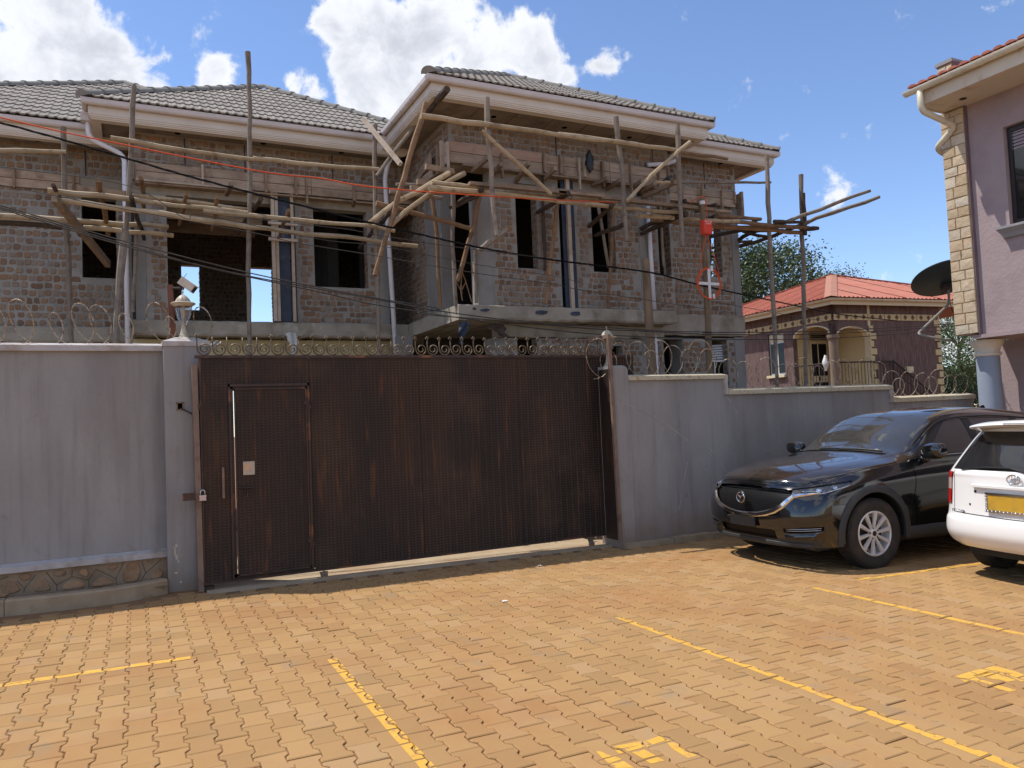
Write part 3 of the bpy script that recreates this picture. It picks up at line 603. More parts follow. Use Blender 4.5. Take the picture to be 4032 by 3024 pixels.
m.box((.94, GY - .03, 1.0), (.96, GY - .012, 1.034)); m.box((1.09, GY - .03, .998), (1.11, GY - .012, 1.03))
put('bolt', m, 'gate_frame', door)
put('hasp', MB().tube([(1.022, GY - .036, 1.015), (1.014, GY - .038, .96), (1.012, GY - .038, .93), (1.024, GY - .038, .912), (1.038, GY - .038, .925), (1.04, GY - .038, .955), (1.034, GY - .036, 1.012)], .006, 6), 'gate_frame', door, smooth=True)
put('pull_handle', MB().box((.793, GY - .05, .925), (.815, GY - .036, 1.24)).box((.793, GY - .04, .93), (.815, GY, .955)).box((.793, GY - .04, 1.205), (.815, GY, 1.23)), 'guide_steel', gate)
for x in (1.811, 5.22):
    m = MB().add([(x - .045, GY + .01, .045), (x + .045, GY + .01, .045), (x + .028, GY + .01, -.012), (x - .028, GY + .01, -.012), (x - .045, GY + .03, .045), (x + .045, GY + .03, .045), (x + .028, GY + .03, -.012), (x - .028, GY + .03, -.012)],
                 [(0, 1, 2, 3), (7, 6, 5, 4), (0, 4, 5, 1), (1, 5, 6, 2), (2, 6, 7, 3), (3, 7, 4, 0)])
    b_ = put('roller_bracket', m, 'guide_steel', gate)
    put('roller', MB().lathe([(.006, -.004), (.036, -.004), (.040, .002), (.040, .022), (.036, .03), (.006, .03)], (x, GY - .012, -.012 + gz(x) + .04), 18, axis=1), 'guide_steel', b_, smooth='auto')
# scrolls along the top rail
def scroll_mb(tip):
    m = MB(); pts = [(-.068, 0, .19), (-.068, 0, .11), (-.066, 0, .07)]
    for k in range(0, 27):
        t = k / 26; ang = pi + t * 1.62 * 2 * pi; r = .064 * (1 - .72 * max(0, t - .18) / .82)
        cx = .0 + .004 * t; pts.append((cx + r * cos(ang), 0, .068 + r * sin(ang)))
    m.tube(pts, .0080, 6)
    if tip:
        for k in range(4):
            a = k * pi / 2 + .4; m.lathe([(.001, -.010), (.011, -.004), (.012, .003), (.001, .010)], (-.068 + .014 * cos(a), .006 * sin(2 * a), .20 + .012 * sin(a)), 6)
    return m
S0, S1 = mesh('scroll', scroll_mb(False), 'scroll_iron', True), mesh('scroll', scroll_mb(True), 'scroll_iron', True)
k = 0; x = .655
while x < 5.56:
    o = inst('scroll', S0 if k in (1, 2, 3, 4) else S1, gate, (x, GY + .012, 2.402), (1, 1, 1 + RND.uniform(-.03, .03)), (RND.uniform(-.04, .04), RND.uniform(-.03, .03), RND.uniform(-.05, .05))); k += 1; x += .1475
# gate stop post on the left and guide frame on the right
gp_ = thing('gate_stop', (.56, 8.45, 0), 'narrow rusty steel stop post standing against the left gate pier', 'post')
m = MB(); m.add([(.528, 8.40, 2.306), (.582, 8.40, 2.306), (.600, 8.40, .0), (.548, 8.40, .0), (.528, 8.58, 2.306), (.582, 8.58, 2.306), (.600, 8.58, 0), (.548, 8.58, 0)], [(0, 1, 2, 3), (7, 6, 5, 4), (0, 4, 5, 1), (1, 5, 6, 2), (2, 6, 7, 3), (3, 7, 4, 0)])
put('channel', m, 'guide_steel', gp_)
put('lug', MB().box((.42, 8.41, .925), (.548, 8.43, 1.0)), 'gate_frame', gp_)
put('catch', MB().box((.58, 8.39, 1.845), (.60, 8.405, 1.90)).box((.605, 8.39, 1.85), (.618, 8.405, 1.89)), 'gate_frame', gp_)
pk = thing('padlock', (.605, 8.39, .96), 'small padlock hanging on the rusty stop post at the left end of the gate', 'padlock')
put('body', MB().box((.574, 8.372, .922), (.636, 8.398, .968)), 'padlock_body', pk)
put('band', MB().box((.572, 8.370, .957), (.638, 8.400, .972)).box((.572, 8.370, .918), (.638, 8.400, .926)), 'steel', pk)
put('shackle', MB().tube([(.585, 8.385, .965), (.584, 8.385, 1.0)] + [(.605 + .021 * cos(t), 8.385, 1.0 + .024 * sin(t)) for t in [pi - i * pi / 8 for i in range(1, 8)]] + [(.626, 8.385, 1.0), (.626, 8.385, .965)], .0065, 8), 'steel', pk, smooth=True)
gd = thing('gate_guide', (5.42, 8.1, 0), 'leaning steel guide frame straddling the right end of the sliding gate', 'gate guide')
def slab4(a, b, c, d, y0, y1):
    p = [(q[0], y0, q[1]) for q in (a, b, c, d)] + [(q[0], y1, q[1]) for q in (a, b, c, d)]
    return MB().add(p, [(0, 1, 2, 3), (7, 6, 5, 4), (0, 4, 5, 1), (1, 5, 6, 2), (2, 6, 7, 3), (3, 7, 4, 0)])
put('post', slab4((5.385, 2.635), (5.428, 2.635), (5.462, .02), (5.418, .02), 8.065, 8.105), 'guide_steel', gd)
put('post', slab4((5.385, 2.635), (5.425, 2.635), (5.45, 0), (5.41, 0), 8.60, 8.64), 'guide_steel', gd)
put('side_plate', MB().box((5.434, 8.112, .03), (5.4385, 8.40, 2.20)), 'gate_steel', gd)
put('crossbar', MB().beam((5.405, 8.06, 2.61), (5.405, 8.64, 2.61), .042, .05), 'guide_steel', gd)
# ================================================================ RIGHT BOUNDARY WALL (stepped)
wr = thing('boundary_wall', (8, 8.15, 0), 'grey rendered boundary wall stepping down twice behind the parked black car', 'wall')
m = MB(); prof = [(5.45, -.3), (12.75, -.3), (12.75, 1.63), (10.68, 1.63), (10.68, 1.83), (7.31, 1.83), (7.31, 2.05), (5.45, 2.05)]
m.prism([(x, 8.13, z_) for x, z_ in prof], (0, .2, 0)); put('wall_body', m, 'wall_grey', wr)
def cop(x0, x1, z0, z1, slope=0.0):
    m = MB(); m.add([(x0, 8.085, z0), (x1, 8.085, z0 + slope), (x1, 8.085, z1 + slope), (x0, 8.085, z1), (x0, 8.23, z1 + .03), (x1, 8.23, z1 + slope + .03), (x0, 8.375, z1), (x1, 8.375, z1 + slope), (x0, 8.375, z0), (x1, 8.375, z0 + slope)],
                    [(0, 1, 2, 3), (3, 2, 5, 4), (4, 5, 7, 6), (6, 7, 9, 8), (8, 9, 1, 0), (0, 3, 4, 6, 8), (1, 9, 7, 5, 2)])
    return m
put('coping', cop(5.69, 7.335, 2.045, 2.095), 'coping_top', wr); put('coping', cop(7.338, 10.70, 1.825, 1.885, .005), 'coping_top', wr); put('coping', cop(10.703, 12.75, 1.625, 1.69, .01), 'coping_top', wr)
put('coping_end', MB().box((7.28, 8.088, 1.828), (7.334, 8.372, 2.044)), 'coping', wr); put('coping_end', MB().box((10.62, 8.088, 1.628), (10.699, 8.372, 1.824)), 'coping', wr)
m = MB()
for a, b in ((5.47, 6.2), (6.21, 6.85), (6.86, 7.6), (7.61, 9.2), (9.21, 12.7)): m.box((a, 7.985 + RND.uniform(0, .01), -.25), (b, 8.128, gz(a) + .055 + RND.uniform(-.01, .01)))
put('foot_course', m, 'kerb_concrete', wr)
m = MB()
for pts in [[(5.461, 8.128, 1.816), (5.617, 8.128, 1.754), (5.822, 8.128, 1.681), (6.03, 8.128, 1.596)], [(6.03, 8.128, 1.596), (6.251, 8.128, 1.471), (6.451, 8.128, 1.344), (6.618, 8.128, 1.227)], [(7.332, 8.128, 1.798), (7.444, 8.128, 1.671), (7.516, 8.128, 1.545)], [(7.97, 8.128, 1.038), (8.119, 8.128, 0.98), (8.292, 8.128, 0.921)], [(6.912, 8.128, 1.158), (7.12, 8.128, 0.958), (7.249, 8.128, 0.761)], [(6.778, 8.128, 0.932), (6.926, 8.128, 0.783), (7.039, 8.128, 0.665)], [(6.597, 8.128, 0.941), (6.496, 8.128, 0.641), (6.418, 8.128, 0.329)]]:
    m.tube([(p[0], 8.1298, p[2]) for p in pts], .0055, 4)
put('scratch', m, 'coping', wr, kind='stuff')
# ================================================================ LANTERNS ON THE PIERS
def lantern(c, label, s=1.0, bulb=True):
    x, y, z0 = c
    t = thing('pier_lantern', c, label, 'lantern', 'lanterns on the gate piers')
    def L(pr): return MB().lathe([(r * s, h * s) for r, h in pr], c, 20)
    put('base', L([(.0, 0), (.066, 0), (.066, .012), (.05, .028), (.036, .06), (.026, .10), (.023, .135), (.026, .15), (.0, .15)]), 'lamp_metal', t, smooth='auto')
    m = MB(); rows = []
    for h, r in ((.15, .022), (.19, .045), (.24, .068), (.30, .082), (.355, .088)): rows.append([(x + s * r * (1 + .04 * cos(9 * a)) * cos(a), y + s * r * (1 + .04 * cos(9 * a)) * sin(a), z0 + s * h) for a in [2 * pi * i / 36 for i in range(36)]])
    m.grid(rows, True); put('glass', m, 'lamp_glass', t, smooth=True)
    put('inner_stem', L([(.0, .15), (.012, .15), (.012, .25), (.022, .26), (.022, .31), (.014, .36), (0, .36)]), 'lamp_metal', t, smooth='auto')
    rim = put('rim', L([(.082, .352), (.098, .362), (.124, .380), (.126, .388), (.118, .394), (.070, .402), (.0, .403)]), 'lamp_metal', t, smooth='auto')
    m = MB(); rows = []
    for h, r in ((.398, .076), (.42, .070), (.445, .055), (.468, .034), (.480, .014), (.484, .0)): rows.append([(x + s * r * (1 + .05 * cos(10 * a)) * cos(a), y + s * r * (1 + .05 * cos(10 * a)) * sin(a), z0 + s * h) for a in [2 * pi * i / 40 for i in range(40)]])
    m.grid(rows, True); put('dome', m, 'lamp_metal', t, smooth=True)
    put('finial', L([(.0, .478), (.006, .48), (.005, .50), (.010, .508), (.009, .518), (.003, .524), (.0025, .545), (0, .548)]), 'lamp_metal', t, smooth='auto')
lantern((.482, 8.78, 2.602), 'bronze glass lantern on the left gate pier, below the beige floodlight')
lantern((5.545, 8.33, 2.24), 'bronze glass lantern on the right gate pier, behind the steel guide frame')
# ================================================================ FLOODLIGHT ON A RED POST
fl = thing('floodlight_post', (.37, 8.98, 2.5), 'red-brown steel post with a tilted beige box camera behind the left lantern', 'camera post')
put('post', MB().beam((.39, 8.98, 2.4), (.366, 8.98, 3.22), .058, .05, (0, 1, 0)), 'red_oxide', fl)
put('arm', MB().tube([(.39, 8.95, 3.18), (.46, 8.93, 3.18), (.49, 8.93, 3.185)], .014, 8).lathe([(0, -.02), (.022, -.02), (.022, .02), (0, .02)], (.485, 8.93, 3.18), 10, axis=1), 'dark_metal', fl)
ca, cb = Vector((.475, 8.93, 3.262)), Vector((.600, 8.86, 3.155))
cbx = put('housing', MB().beam(ca, cb, .085, .082, (0.2, 0, 1)), 'camera_beige', fl)
dd = (cb - ca).normalized(); up_ = Vector((.62, .1, .78)).normalized()
put('sun_shield', MB().beam(ca + up_ * .047 - dd * .005, cb + up_ * .047 + dd * .022, .098, .007, (0.2, 0, 1)), 'camera_beige', cbx)
put('lens', MB().beam(cb, cb + dd * .006, .06, .06, (.2, 0, 1)), 'dark_metal', cbx)
put('antenna', MB().tube([ca + up_ * .05, ca + up_ * .05 + Vector((.03, 0, .045))], .003, 5), 'grey_cable', fl)
# ================================================================ RAZOR WIRE
def coil(x0, x1, y, zb, rad, turns, label, seed, tilt=.0, zs=0.0):
    r = random.Random(seed)
    t = thing('razor_wire', ((x0 + x1) / 2, y, zb), label, 'razor wire', 'razor wire coils on the walls')
    pts = []; N = int(turns * 26)
    for i in range(N + 1):
        f = i / N; a = f * turns * 2 * pi; k = int(f * turns); rr = rad * (1 + .16 * sin(k * 2.3 + seed) + .05 * sin(a * .37 + seed))
        x = lerp(x0, x1, f) + .72 * rr * sin(a * 1.0 + .35) + .05 * sin(k * 1.7 + seed)
        pts.append(Vector((x, y + rr * .5 * cos(a + 1.0), zb + zs * f + rr * (.92 - .98 * cos(a)))))
    put('strand', MB().tube(pts, .0042, 5), 'razor_wire', t, smooth=True)
    m = MB()
    for i in range(0, N):
        for q in (.0, .5):
            p = pts[i].lerp(pts[i + 1], q); d = (pts[i + 1] - pts[i]).normalized(); s_ = d.orthogonal().normalized(); s_ = (Matrix.Rotation(r.uniform(0, 6.3), 3, d) @ s_)
            n_ = d.cross(s_); l = .015; w = .0095
            m.add([p - d * l, p + s_ * w, p + d * l, p - s_ * w, p + n_ * .003, p - n_ * .003], [(0, 1, 4), (1, 2, 4), (2, 3, 4), (3, 0, 4), (1, 0, 5), (2, 1, 5), (3, 2, 5), (0, 3, 5)])
    put('barb', m, 'razor_wire', t, kind='stuff', fixn=False)
coil(-2.2, .32, 8.9, 2.56, .20, 11, 'rusty razor wire coil on the coping left of the lantern', 3)
coil(.30, .72, 8.85, 2.58, .17, 1.7, 'short loops of razor wire wrapped round the left lantern', 5)
coil(5.2, 7.3, 8.25, 2.10, .22, 10, 'pale razor wire coil on the first and highest step of the right wall', 8)
coil(7.35, 10.66, 8.25, 1.90, .20, 13, 'razor wire coil on the middle step of the right wall, before the brown house', 13)
coil(10.7, 12.7, 8.25, 1.70, .20, 8, 'razor wire coil on the lowest step of the right wall beside the blue column', 21)

# ================================================================ UNFINISHED HOUSE
hs = thing('unfinished_house', (4, 12.4, 0), 'large unfinished brick house with grey tiled hip roofs behind the gate', 'house')
YA, YB, YC, YD = 13.3, 12.4, 10.45, 10.65
SOF_B, SOF_C = 6.12, 6.19
BR = []      # bricks: (centre, along axis, outward sign, width, height, wall object)
def wall(axis, plane, u0, u1, z0, z1, ops=(), th=.2, out=-1, bricks=True, mat='mortar', nm='wall', patch=()):
    """wall panel with openings; axis = 'x' (faces -+y) or 'y' (faces -+x); openings get reveals"""
    ops = [(max(a, u0), min(b, u1), max(c, z0), min(d, z1)) for a, b, c, d in ops]
    us = sorted({u0, u1, *[q for o in ops for q in o[:2]]}); zs_ = sorted({z0, z1, *[q for o in ops for q in o[2:]]})
    def P3(u, d, z_): return (u, plane - out * d * 1.0, z_) if axis == 'x' else (plane - out * d, u, z_)
    solid = {}
    for i in range(len(us) - 1):
        for j in range(len(zs_) - 1):
            cu, cz = (us[i] + us[i + 1]) / 2, (zs_[j] + zs_[j + 1]) / 2
            solid[i, j] = not any(a < cu < b and c < cz < d for a, b, c, d in ops)
    m = MB()
    for (i, j), s in solid.items():
        if not s: continue
        a, b, c, d = us[i], us[i + 1], zs_[j], zs_[j + 1]
        m.add([P3(a, 0, c), P3(b, 0, c), P3(b, 0, d), P3(a, 0, d)], [(0, 1, 2, 3)]); m.add([P3(a, th, c), P3(b, th, c), P3(b, th, d), P3(a, th, d)], [(3, 2, 1, 0)])
        for (di, dj, e) in ((-1, 0, ((a, c), (a, d))), (1, 0, ((b, c), (b, d))), (0, -1, ((a, c), (b, c))), (0, 1, ((a, d), (b, d)))):
            if not solid.get((i + di, j + dj), False):
                (p, q), (r, t) = e; m.add([P3(p, 0, q), P3(r, 0, t), P3(r, th, t), P3(p, th, q)], [(0, 1, 2, 3)])
    w = put(nm, m, mat, hs, fixn=False)
    if bricks:
        z_ = z0 + .05; row = 0; pz = .113 if plane == YA and axis == 'x' else .0925; ks = pz / .0925
        while z_ < z1 - .03:
            u = u0 + RND.uniform(.0, .07) + .045
            while u < u1 - .03:
                L = (.080 if ks > 1 else .075) if RND.random() < .94 else .15
                L *= RND.uniform(.85, 1.12); h = (.076 if ks > 1 else .069) * RND.uniform(.86, 1.12); c = u + L / 2
                if c + L / 2 > u1 - .004: break
                if not any(a - L / 2 - .004 < c < b + L / 2 + .004 and cc - h / 2 - .004 < z_ < d + h / 2 + .004 for a, b, cc, d in ops) and not any(a < c < b and cc < z_ < d for a, b, cc, d in patch) and RND.random() > .035:
                    BR.append((P3(c, 0, z_ + RND.uniform(-.008, .008)), axis, out, L, h, w))
                u += L + (.028 if ks > 1 else .022) * RND.uniform(.5, 1.6)
            z_ += pz; row += 1
        # bricks of the reveals
        for a, b, c, d in ops:
            if not (axis == 'x' and th > .1): continue
            zz = c + .05
            while zz < d - .04 and b < u1 - .01:
                BR.append(((b + .0, plane - out * RND.uniform(.04, .07), zz), 'y', -1, .085, .064, w)); BR.append(((b + .0, plane - out * RND.uniform(.14, .17), zz), 'y', -1, .07, .064, w)); zz += .0945
    return w
# walls: upper floor
wall('x', YA, -6, .02, 3.3, 6.11, [(-.682, -.205, 4.067, 5.33)], patch=[(-.77, .02, 5.33, 5.62)])
wall('x', YB, .19, .48, 3.3, 5.2)
wall('x', YB, .0, 4.3, 5.62, SOF_B)
wall('x', YB, 2.37, 3.70, 3.3, 5.2, [(2.662, 3.55, 3.90, 5.2)])
wall('x', YC, 4.3, 8.40, 5.74, SOF_C)
wall('x', YC, 4.925, 6.15, 3.3, 5.46, [(5.375, 5.755, 3.955, 5.3)], patch=[(4.9, 6.2, 5.12, 5.5)])
wall('x', YC, 6.42, 7.70, 3.3, 5.46, [(6.765, 7.215, 3.965, 5.22)], patch=[(6.4, 7.75, 5.2, 5.5)])
wall('x', YC, 7.825, 8.40, 3.3, 5.46, [(8.10, 8.40, 3.975, 5.2)])
wall('x', YD, 8.40, 10.09, 5.58, SOF_C)
wall('x', YD, 8.40, 9.925, 3.33, 5.33, [(9.40, 9.688, 4.04, 5.05), (8.40, 8.515, 3.975, 5.2)])
wall('y', 4.3, YC + .2, YB, 5.74, SOF_C)
for zz in [5.79 + .0945 * i for i in range(5)]: BR.extend([((4.3, YC + .055, zz), 'y', -1, .08, .068, hs), ((4.3, YC + .15, zz), 'y', -1, .075, .068, hs)])
wall('y', 4.42, 11.87, 14.2, 3.3, 5.4)
wall('y', 8.401, YC + .2, YD, 5.6, SOF_C, th=.05)
# ground floor
wall('x', YC, 5.05, 7.66, -.2, 2.86, [(5.305, 5.66, 1.2, 2.86), (7.008, 7.258, 1.2, 2.75)])
wall('x', YC, 7.78, 8.52, -.2, 2.9, [(8.096, 8.515, 1.2, 2.87)])
wall('x', YD, 8.53, 9.86, -.2, 2.92, [(9.322, 9.69, 1.2, 2.9)])
wall('x', 13.6, -6, 5, -.2, 3.09, [(.6, 1.6, 0, 2.3), (2.4, 3.6, 1, 2.3)], bricks=False, mat='room_shade')  # shade of the recess put into this back wall's colour
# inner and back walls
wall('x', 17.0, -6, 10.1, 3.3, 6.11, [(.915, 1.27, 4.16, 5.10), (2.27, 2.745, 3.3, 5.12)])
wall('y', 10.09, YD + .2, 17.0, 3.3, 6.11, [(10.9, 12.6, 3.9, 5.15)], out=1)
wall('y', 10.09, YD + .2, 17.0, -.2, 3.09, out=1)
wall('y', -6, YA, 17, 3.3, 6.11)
wall('x', 14.2, 3.9, 9.2, 3.3, 6.11, bricks=False, mat='room_shade')
wall('y', 9.2, 12.8, 16.9, 3.3, 6.11, bricks=False, mat='room_shade', out=1)
wall('y', 3.2, 13.8, 16.9, 3.3, 6.11, bricks=False, mat='room_shade')
wall('y', .0, YB + .2, 16.9, 3.3, 6.11, [(14.2, 15.2, 3.3, 5.4)], bricks=False, mat='room_shade')
wall('x', 12.5, 4.6, 9.9, -.2, 3.09, bricks=False, mat='room_shade')
# --- bricks: irregular burnt-clay blocks set in thick mortar
def brick_mb(r):
    j = lambda a: a * (1 + r.uniform(-.22, .10))
    f = [(-.5, -.5), (-.05, -.54), (.5, -.5), (.53, .02), (.5, .5), (.02, .55), (-.5, .5), (-.53, -.03)]
    f = [(j(x) + r.uniform(-.05, .05), j(y) + r.uniform(-.05, .05)) for x, y in f]; n_ = len(f)
    b = [(x * 1.02, 0, y * 1.02) for x, y in f]; c = [(x * .93, -.8 - r.uniform(0, .25), y * .92) for x, y in f]
    return MB().add(b + c, [tuple(range(n_, 2 * n_))] + [(i, (i + 1) % n_, n_ + (i + 1) % n_, n_ + i) for i in range(n_)])
BV = [brick_mb(random.Random(100 + i)) for i in range(12)]
BM = [mesh('brick', b, 'brick') for b in BV]
def brick_ok(p):  # in frame and not behind the gate and walls
    if not seen(p[0], .98): return False
    c, ax, out = p[0], p[1], p[2]
    if c[1] > 14: return False
    if ax == 'y' and out != -1: return False
    # line of sight over the coping
    t = 8.3 / c[1]; zz = 1.6 + (c[2] - 1.6) * t; xx = c[0] * t
    return zz > (2.6 if xx < 5.5 else 2.15)
def vis_area(p):
    d = Vector(p[0]) - CAM; nrm = Vector((0, p[2], 0)) if p[1] == 'x' else Vector((p[2], 0, 0))
    return p[3] * p[4] * max(0, -d.normalized().dot(nrm)) / d.length_squared
cand = sorted([b for b in BR if brick_ok(b)], key=vis_area, reverse=True)[:300]
cid = set(id(b) for b in cand); bulk = MB()
for b in BR:
    c, ax, out, L, h, w = b; k = RND.randrange(12); dep = RND.uniform(.006, .013)
    if ax == 'x': rot = 0 if out < 0 else pi
    else: rot = -pi / 2 if out < 0 else pi / 2
    if id(b) in cid: inst('brick', BM[k], w, c, (L, dep, h), (0, 0, rot))
    else:
        ca, sa = cos(rot), sin(rot)
        bulk.add([(c[0] + x * L * ca - y * dep * sa, c[1] + x * L * sa + y * dep * ca, c[2] + z_ * h) for x, y, z_ in BV[k].v], BV[k].f)
put('brickwork', bulk, 'brick', hs, kind='stuff')
# --- concrete frame
def col(nm, a, b, mat='concrete_col'): return put(nm, MB().box(a, b), mat, hs)
col('column', (.045, YB - .004, 3.3), (.187, YB + .2, 5.2)); col('column', (3.705, YB - .004, 3.3), (3.90, YB + .2, 5.2))
col('column', (4.67, YC - .02, 3.3), (4.922, YC + .2, 5.2)); col('column', (4.425, 11.22, 3.3), (4.62, 11.865, 5.3))
col('column', (7.702, YC - .006, 3.3), (7.822, YC + .2, 5.3)); col('column', (9.928, YD - .012, 3.3), (10.094, YD + .2, 5.34))
col('column', (9.862, YD - .012, -.2), (10.094, YD + .2, 2.94)); col('column', (7.664, YC - .006, -.2), (7.776, YC + .2, 2.86))
col('column', (4.9, YC - .02, -.2), (5.046, YC + .3, 2.86)); col('column', (3.9, 12.0, -.2), (4.15, 12.2, 3.06))
col('ring_beam', (.0, YB + .012, 5.202), (4.29, YB + .22, 5.618), 'concrete'); col('ring_beam', (4.312, YC + .012, 5.462), (8.395, YC + .22, 5.738), 'concrete')
col('ring_beam', (8.405, YD + .012, 5.332), (10.085, YD + .2, 5.578), 'concrete'); col('ring_beam', (4.306, YC + .23, 5.462), (4.52, YB, 5.738), 'concrete')
col('lintel', (-.765, YA - .012, 5.335), (.018, YA, 5.63), 'concrete')
col('column', (-.02, YB + .21, 3.3), (.04, YA - .01, 5.2), 'concrete_col')
# slabs with uneven, chipped lower edges
def slab(x0, x1, y0, y1, z0, z1, seed, mat='concrete', nm='floor_slab'):
    r = random.Random(seed); n_ = max(2, int((x1 - x0) / .12)); rows = []
    for i in range(n_ + 1):
        x = lerp(x0, x1, i / n_); c = r.uniform(-.012, .012); e = r.uniform(0, .014)
        rows.append([(x, y1, z0), (x, y0 + .02, z0 + c), (x, y0 + r.uniform(-.004, .006), z0 + .03 + c), (x, y0 + r.uniform(-.004, .004), (z0 + z1) / 2), (x, y0 + e * .5, z1 - .012), (x, y0 + .012 + e, z1 + r.uniform(-.004, .006)), (x, y1, z1)])
    m = MB().grid(rows); m.f.append(tuple(range(7))); m.f.append(tuple(range(len(m.v) - 7, len(m.v)))[::-1])
    return put(nm, m, mat, hs)
slab(-6, .0, 13.24, 17.0, 3.06, 3.296, 1); slab(.0, 4.20, 12.34, 17.0, 3.065, 3.298, 2); slab(4.205, 8.13, 10.1, 17.0, 3.085, 3.3, 3)
slab(8.135, 10.1, 10.60, 17.0, 2.96, 3.335, 4)
slab(5.0, 8.1, 10.42, 10.7, 2.87, 3.08, 5, nm='ground_beam'); slab(.0, 4.2, 12.6, 12.9, 2.72, 3.05, 6, 'house_yellow', nm='ground_beam')
m = MB()   # torn paper and bitumen left on the slab edges
r = random.Random(5)
for (x, z_, w, h) in ((4.62, 3.22, .16, .05), (5.55, 3.22, .30, .07), (6.15, 3.21, .24, .08), (7.55, 3.25, .12, .05), (8.2, 3.05, .035, .16), (4.45, 3.24, .07, .045)):
    n_ = 9; m.add([(x + w / 2 * cos(t) * r.uniform(.6, 1.15), 10.088 if x < 8 else 10.588, z_ + h / 2 * sin(t) * r.uniform(.6, 1.2)) for t in [2 * pi * i / n_ for i in range(n_)]], [tuple(range(n_))])
put('bitumen_patch', m, 'ply_blue', hs, kind='stuff', fixn=False)
def rag(c, w, h, label, mat, seed, nm='torn_sheet'):
    r = random.Random(seed); m = MB(); rows = []
    for i in range(8):
        f = i / 7; ww = w * (1 - .6 * f) * r.uniform(.7, 1.2); ox = .25 * w * sin(3 * f + seed)
        rows.append([(c[0] + ox + ww * (j / 5 - .5), c[1] + .03 * sin(j * 1.7 + i) + r.uniform(-.015, .015), c[2] - h * f + r.uniform(-.01, .01)) for j in range(6)])
    m.grid(rows); return put(nm, m, mat, None, label, 'torn sheet', None, smooth=True, org=c)
rag((4.25, 10.06, 3.04), .16, .32, 'dark torn plastic sheet hanging from the slab corner above the gate', 'ply_blue', 2)
rag((4.95, 10.25, 3.05), .34, .2, 'dark crumpled tarpaulin hanging under the slab beside the concrete stub', 'pole_dark', 4)
rag((2.22, 12.2, 3.12), .16, .40, 'pale torn plastic strip hanging over the slab edge behind the gate scrolls', 'plastic_rag', 6)
rag((.80, 8.75, 2.585), .10, .10, 'scrap of pale plastic caught beside the left pier cap', 'plastic_rag', 9)
# --- roofs
def eave(x0, x1, y, zt, sof, inner_y, label_side=True, ret_l=None, ret_r=None):
    """front eave along x: fascia with two steps, gutter, soffit panels; ret_* = depth of side returns"""
    prof = [(.085, zt - .02), (.085, zt - .192), (.094, zt - .196), (.094, zt - .217), (.106, zt - .220), (.106, zt - .238), (.120, zt - .241), (.120, zt - .258), (.24, zt - .258), (.24, zt - .02)]
    m = MB(); rows = []
    path = []
    if ret_l: path.append(('l', ret_l))
    # build the mitred sweep: offsets are inward distances from the gutter line
    def ring(kind):
        out = []
        for d, z_ in prof:
            if kind == 'fl': out.append((x0 + d, y + d, z_))
            if kind == 'fr': out.append((x1 - d, y + d, z_))
            if kind == 'bl': out.append((x0 + d, ret_l, z_))
            if kind == 'br': out.append((x1 - d, ret_r, z_))
        return out
    seq = (['bl'] if ret_l else []) + ['fl', 'fr'] + (['br'] if ret_r else [])
    rows = [ring(k) for k in seq]
    m.grid(rows, True); n_ = len(prof); m.f.append(tuple(range(n_))); m.f.append(tuple(range(len(m.v) - n_, len(m.v)))[::-1])
    put('fascia', m, 'fascia_white', hs)
    # half-round gutter with brackets
    g = MB(); sec = [(.041 + .041 * cos(t), -.040 + .046 * sin(t)) for t in [pi + i * pi / 10 for i in range(11)]]
    sec = [(-.005, 0)] + sec + [(.0835, 0)]
    def gring(kind):
        return [((x0 + d if kind[1] == 'l' else x1 - d), (y + d if kind[0] == 'f' else (ret_l if kind[1] == 'l' else ret_r)), zt + h) for d, h in sec]
    if not ret_l: pass
    g.grid([gring(k) for k in seq], True); n_ = len(sec); g.f.append(tuple(range(n_))); g.f.append(tuple(range(len(g.v) - n_, len(g.v)))[::-1])
    gt = put('gutter', g, 'gutter_white', hs)
    nb = int((x1 - x0) / .62)
    for i in range(nb):
        xx = x0 + .35 + i * (x1 - x0 - .5) / max(1, nb - 1); b = MB(); rr = []
        for dx in (-.016, .016): rr.append([(xx + dx, y + .041 + .045 * cos(t), zt - .040 + .050 * sin(t)) for t in [pi + k * pi / 8 for k in range(9)]])
        b.grid(rr); put('gutter_bracket', b, 'gutter_white', gt, smooth=True)
    if ret_l and ret_l - y > .5:
        nb = int((ret_l - y) / .42)
        for i in range(nb):
            yy = y + .3 + i * (ret_l - y - .35) / max(1, nb - 1); b = MB(); rr = []
            for dy in (-.02, .02): rr.append([(x0 + .041 + .045 * cos(t), yy + dy, zt - .040 + .050 * sin(t)) for t in [pi + k * pi / 8 for k in range(9)]])
            b.grid(rr); put('gutter_bracket', b, 'gutter_white', gt, smooth=True)
    # soffit panels between recessed joints
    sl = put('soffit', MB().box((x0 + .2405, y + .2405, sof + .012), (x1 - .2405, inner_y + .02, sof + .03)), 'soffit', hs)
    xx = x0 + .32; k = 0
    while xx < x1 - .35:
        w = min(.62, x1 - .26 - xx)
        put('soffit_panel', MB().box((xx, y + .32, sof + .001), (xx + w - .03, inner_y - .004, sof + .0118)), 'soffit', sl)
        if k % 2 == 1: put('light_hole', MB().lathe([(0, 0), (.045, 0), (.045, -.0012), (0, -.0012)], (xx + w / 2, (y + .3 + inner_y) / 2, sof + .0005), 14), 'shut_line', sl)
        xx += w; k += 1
    put('rough_band', MB().box((x0 + .30, y + .302, sof - .002), (x1 - .30, y + .318, sof + .0125)), 'soffit', sl)
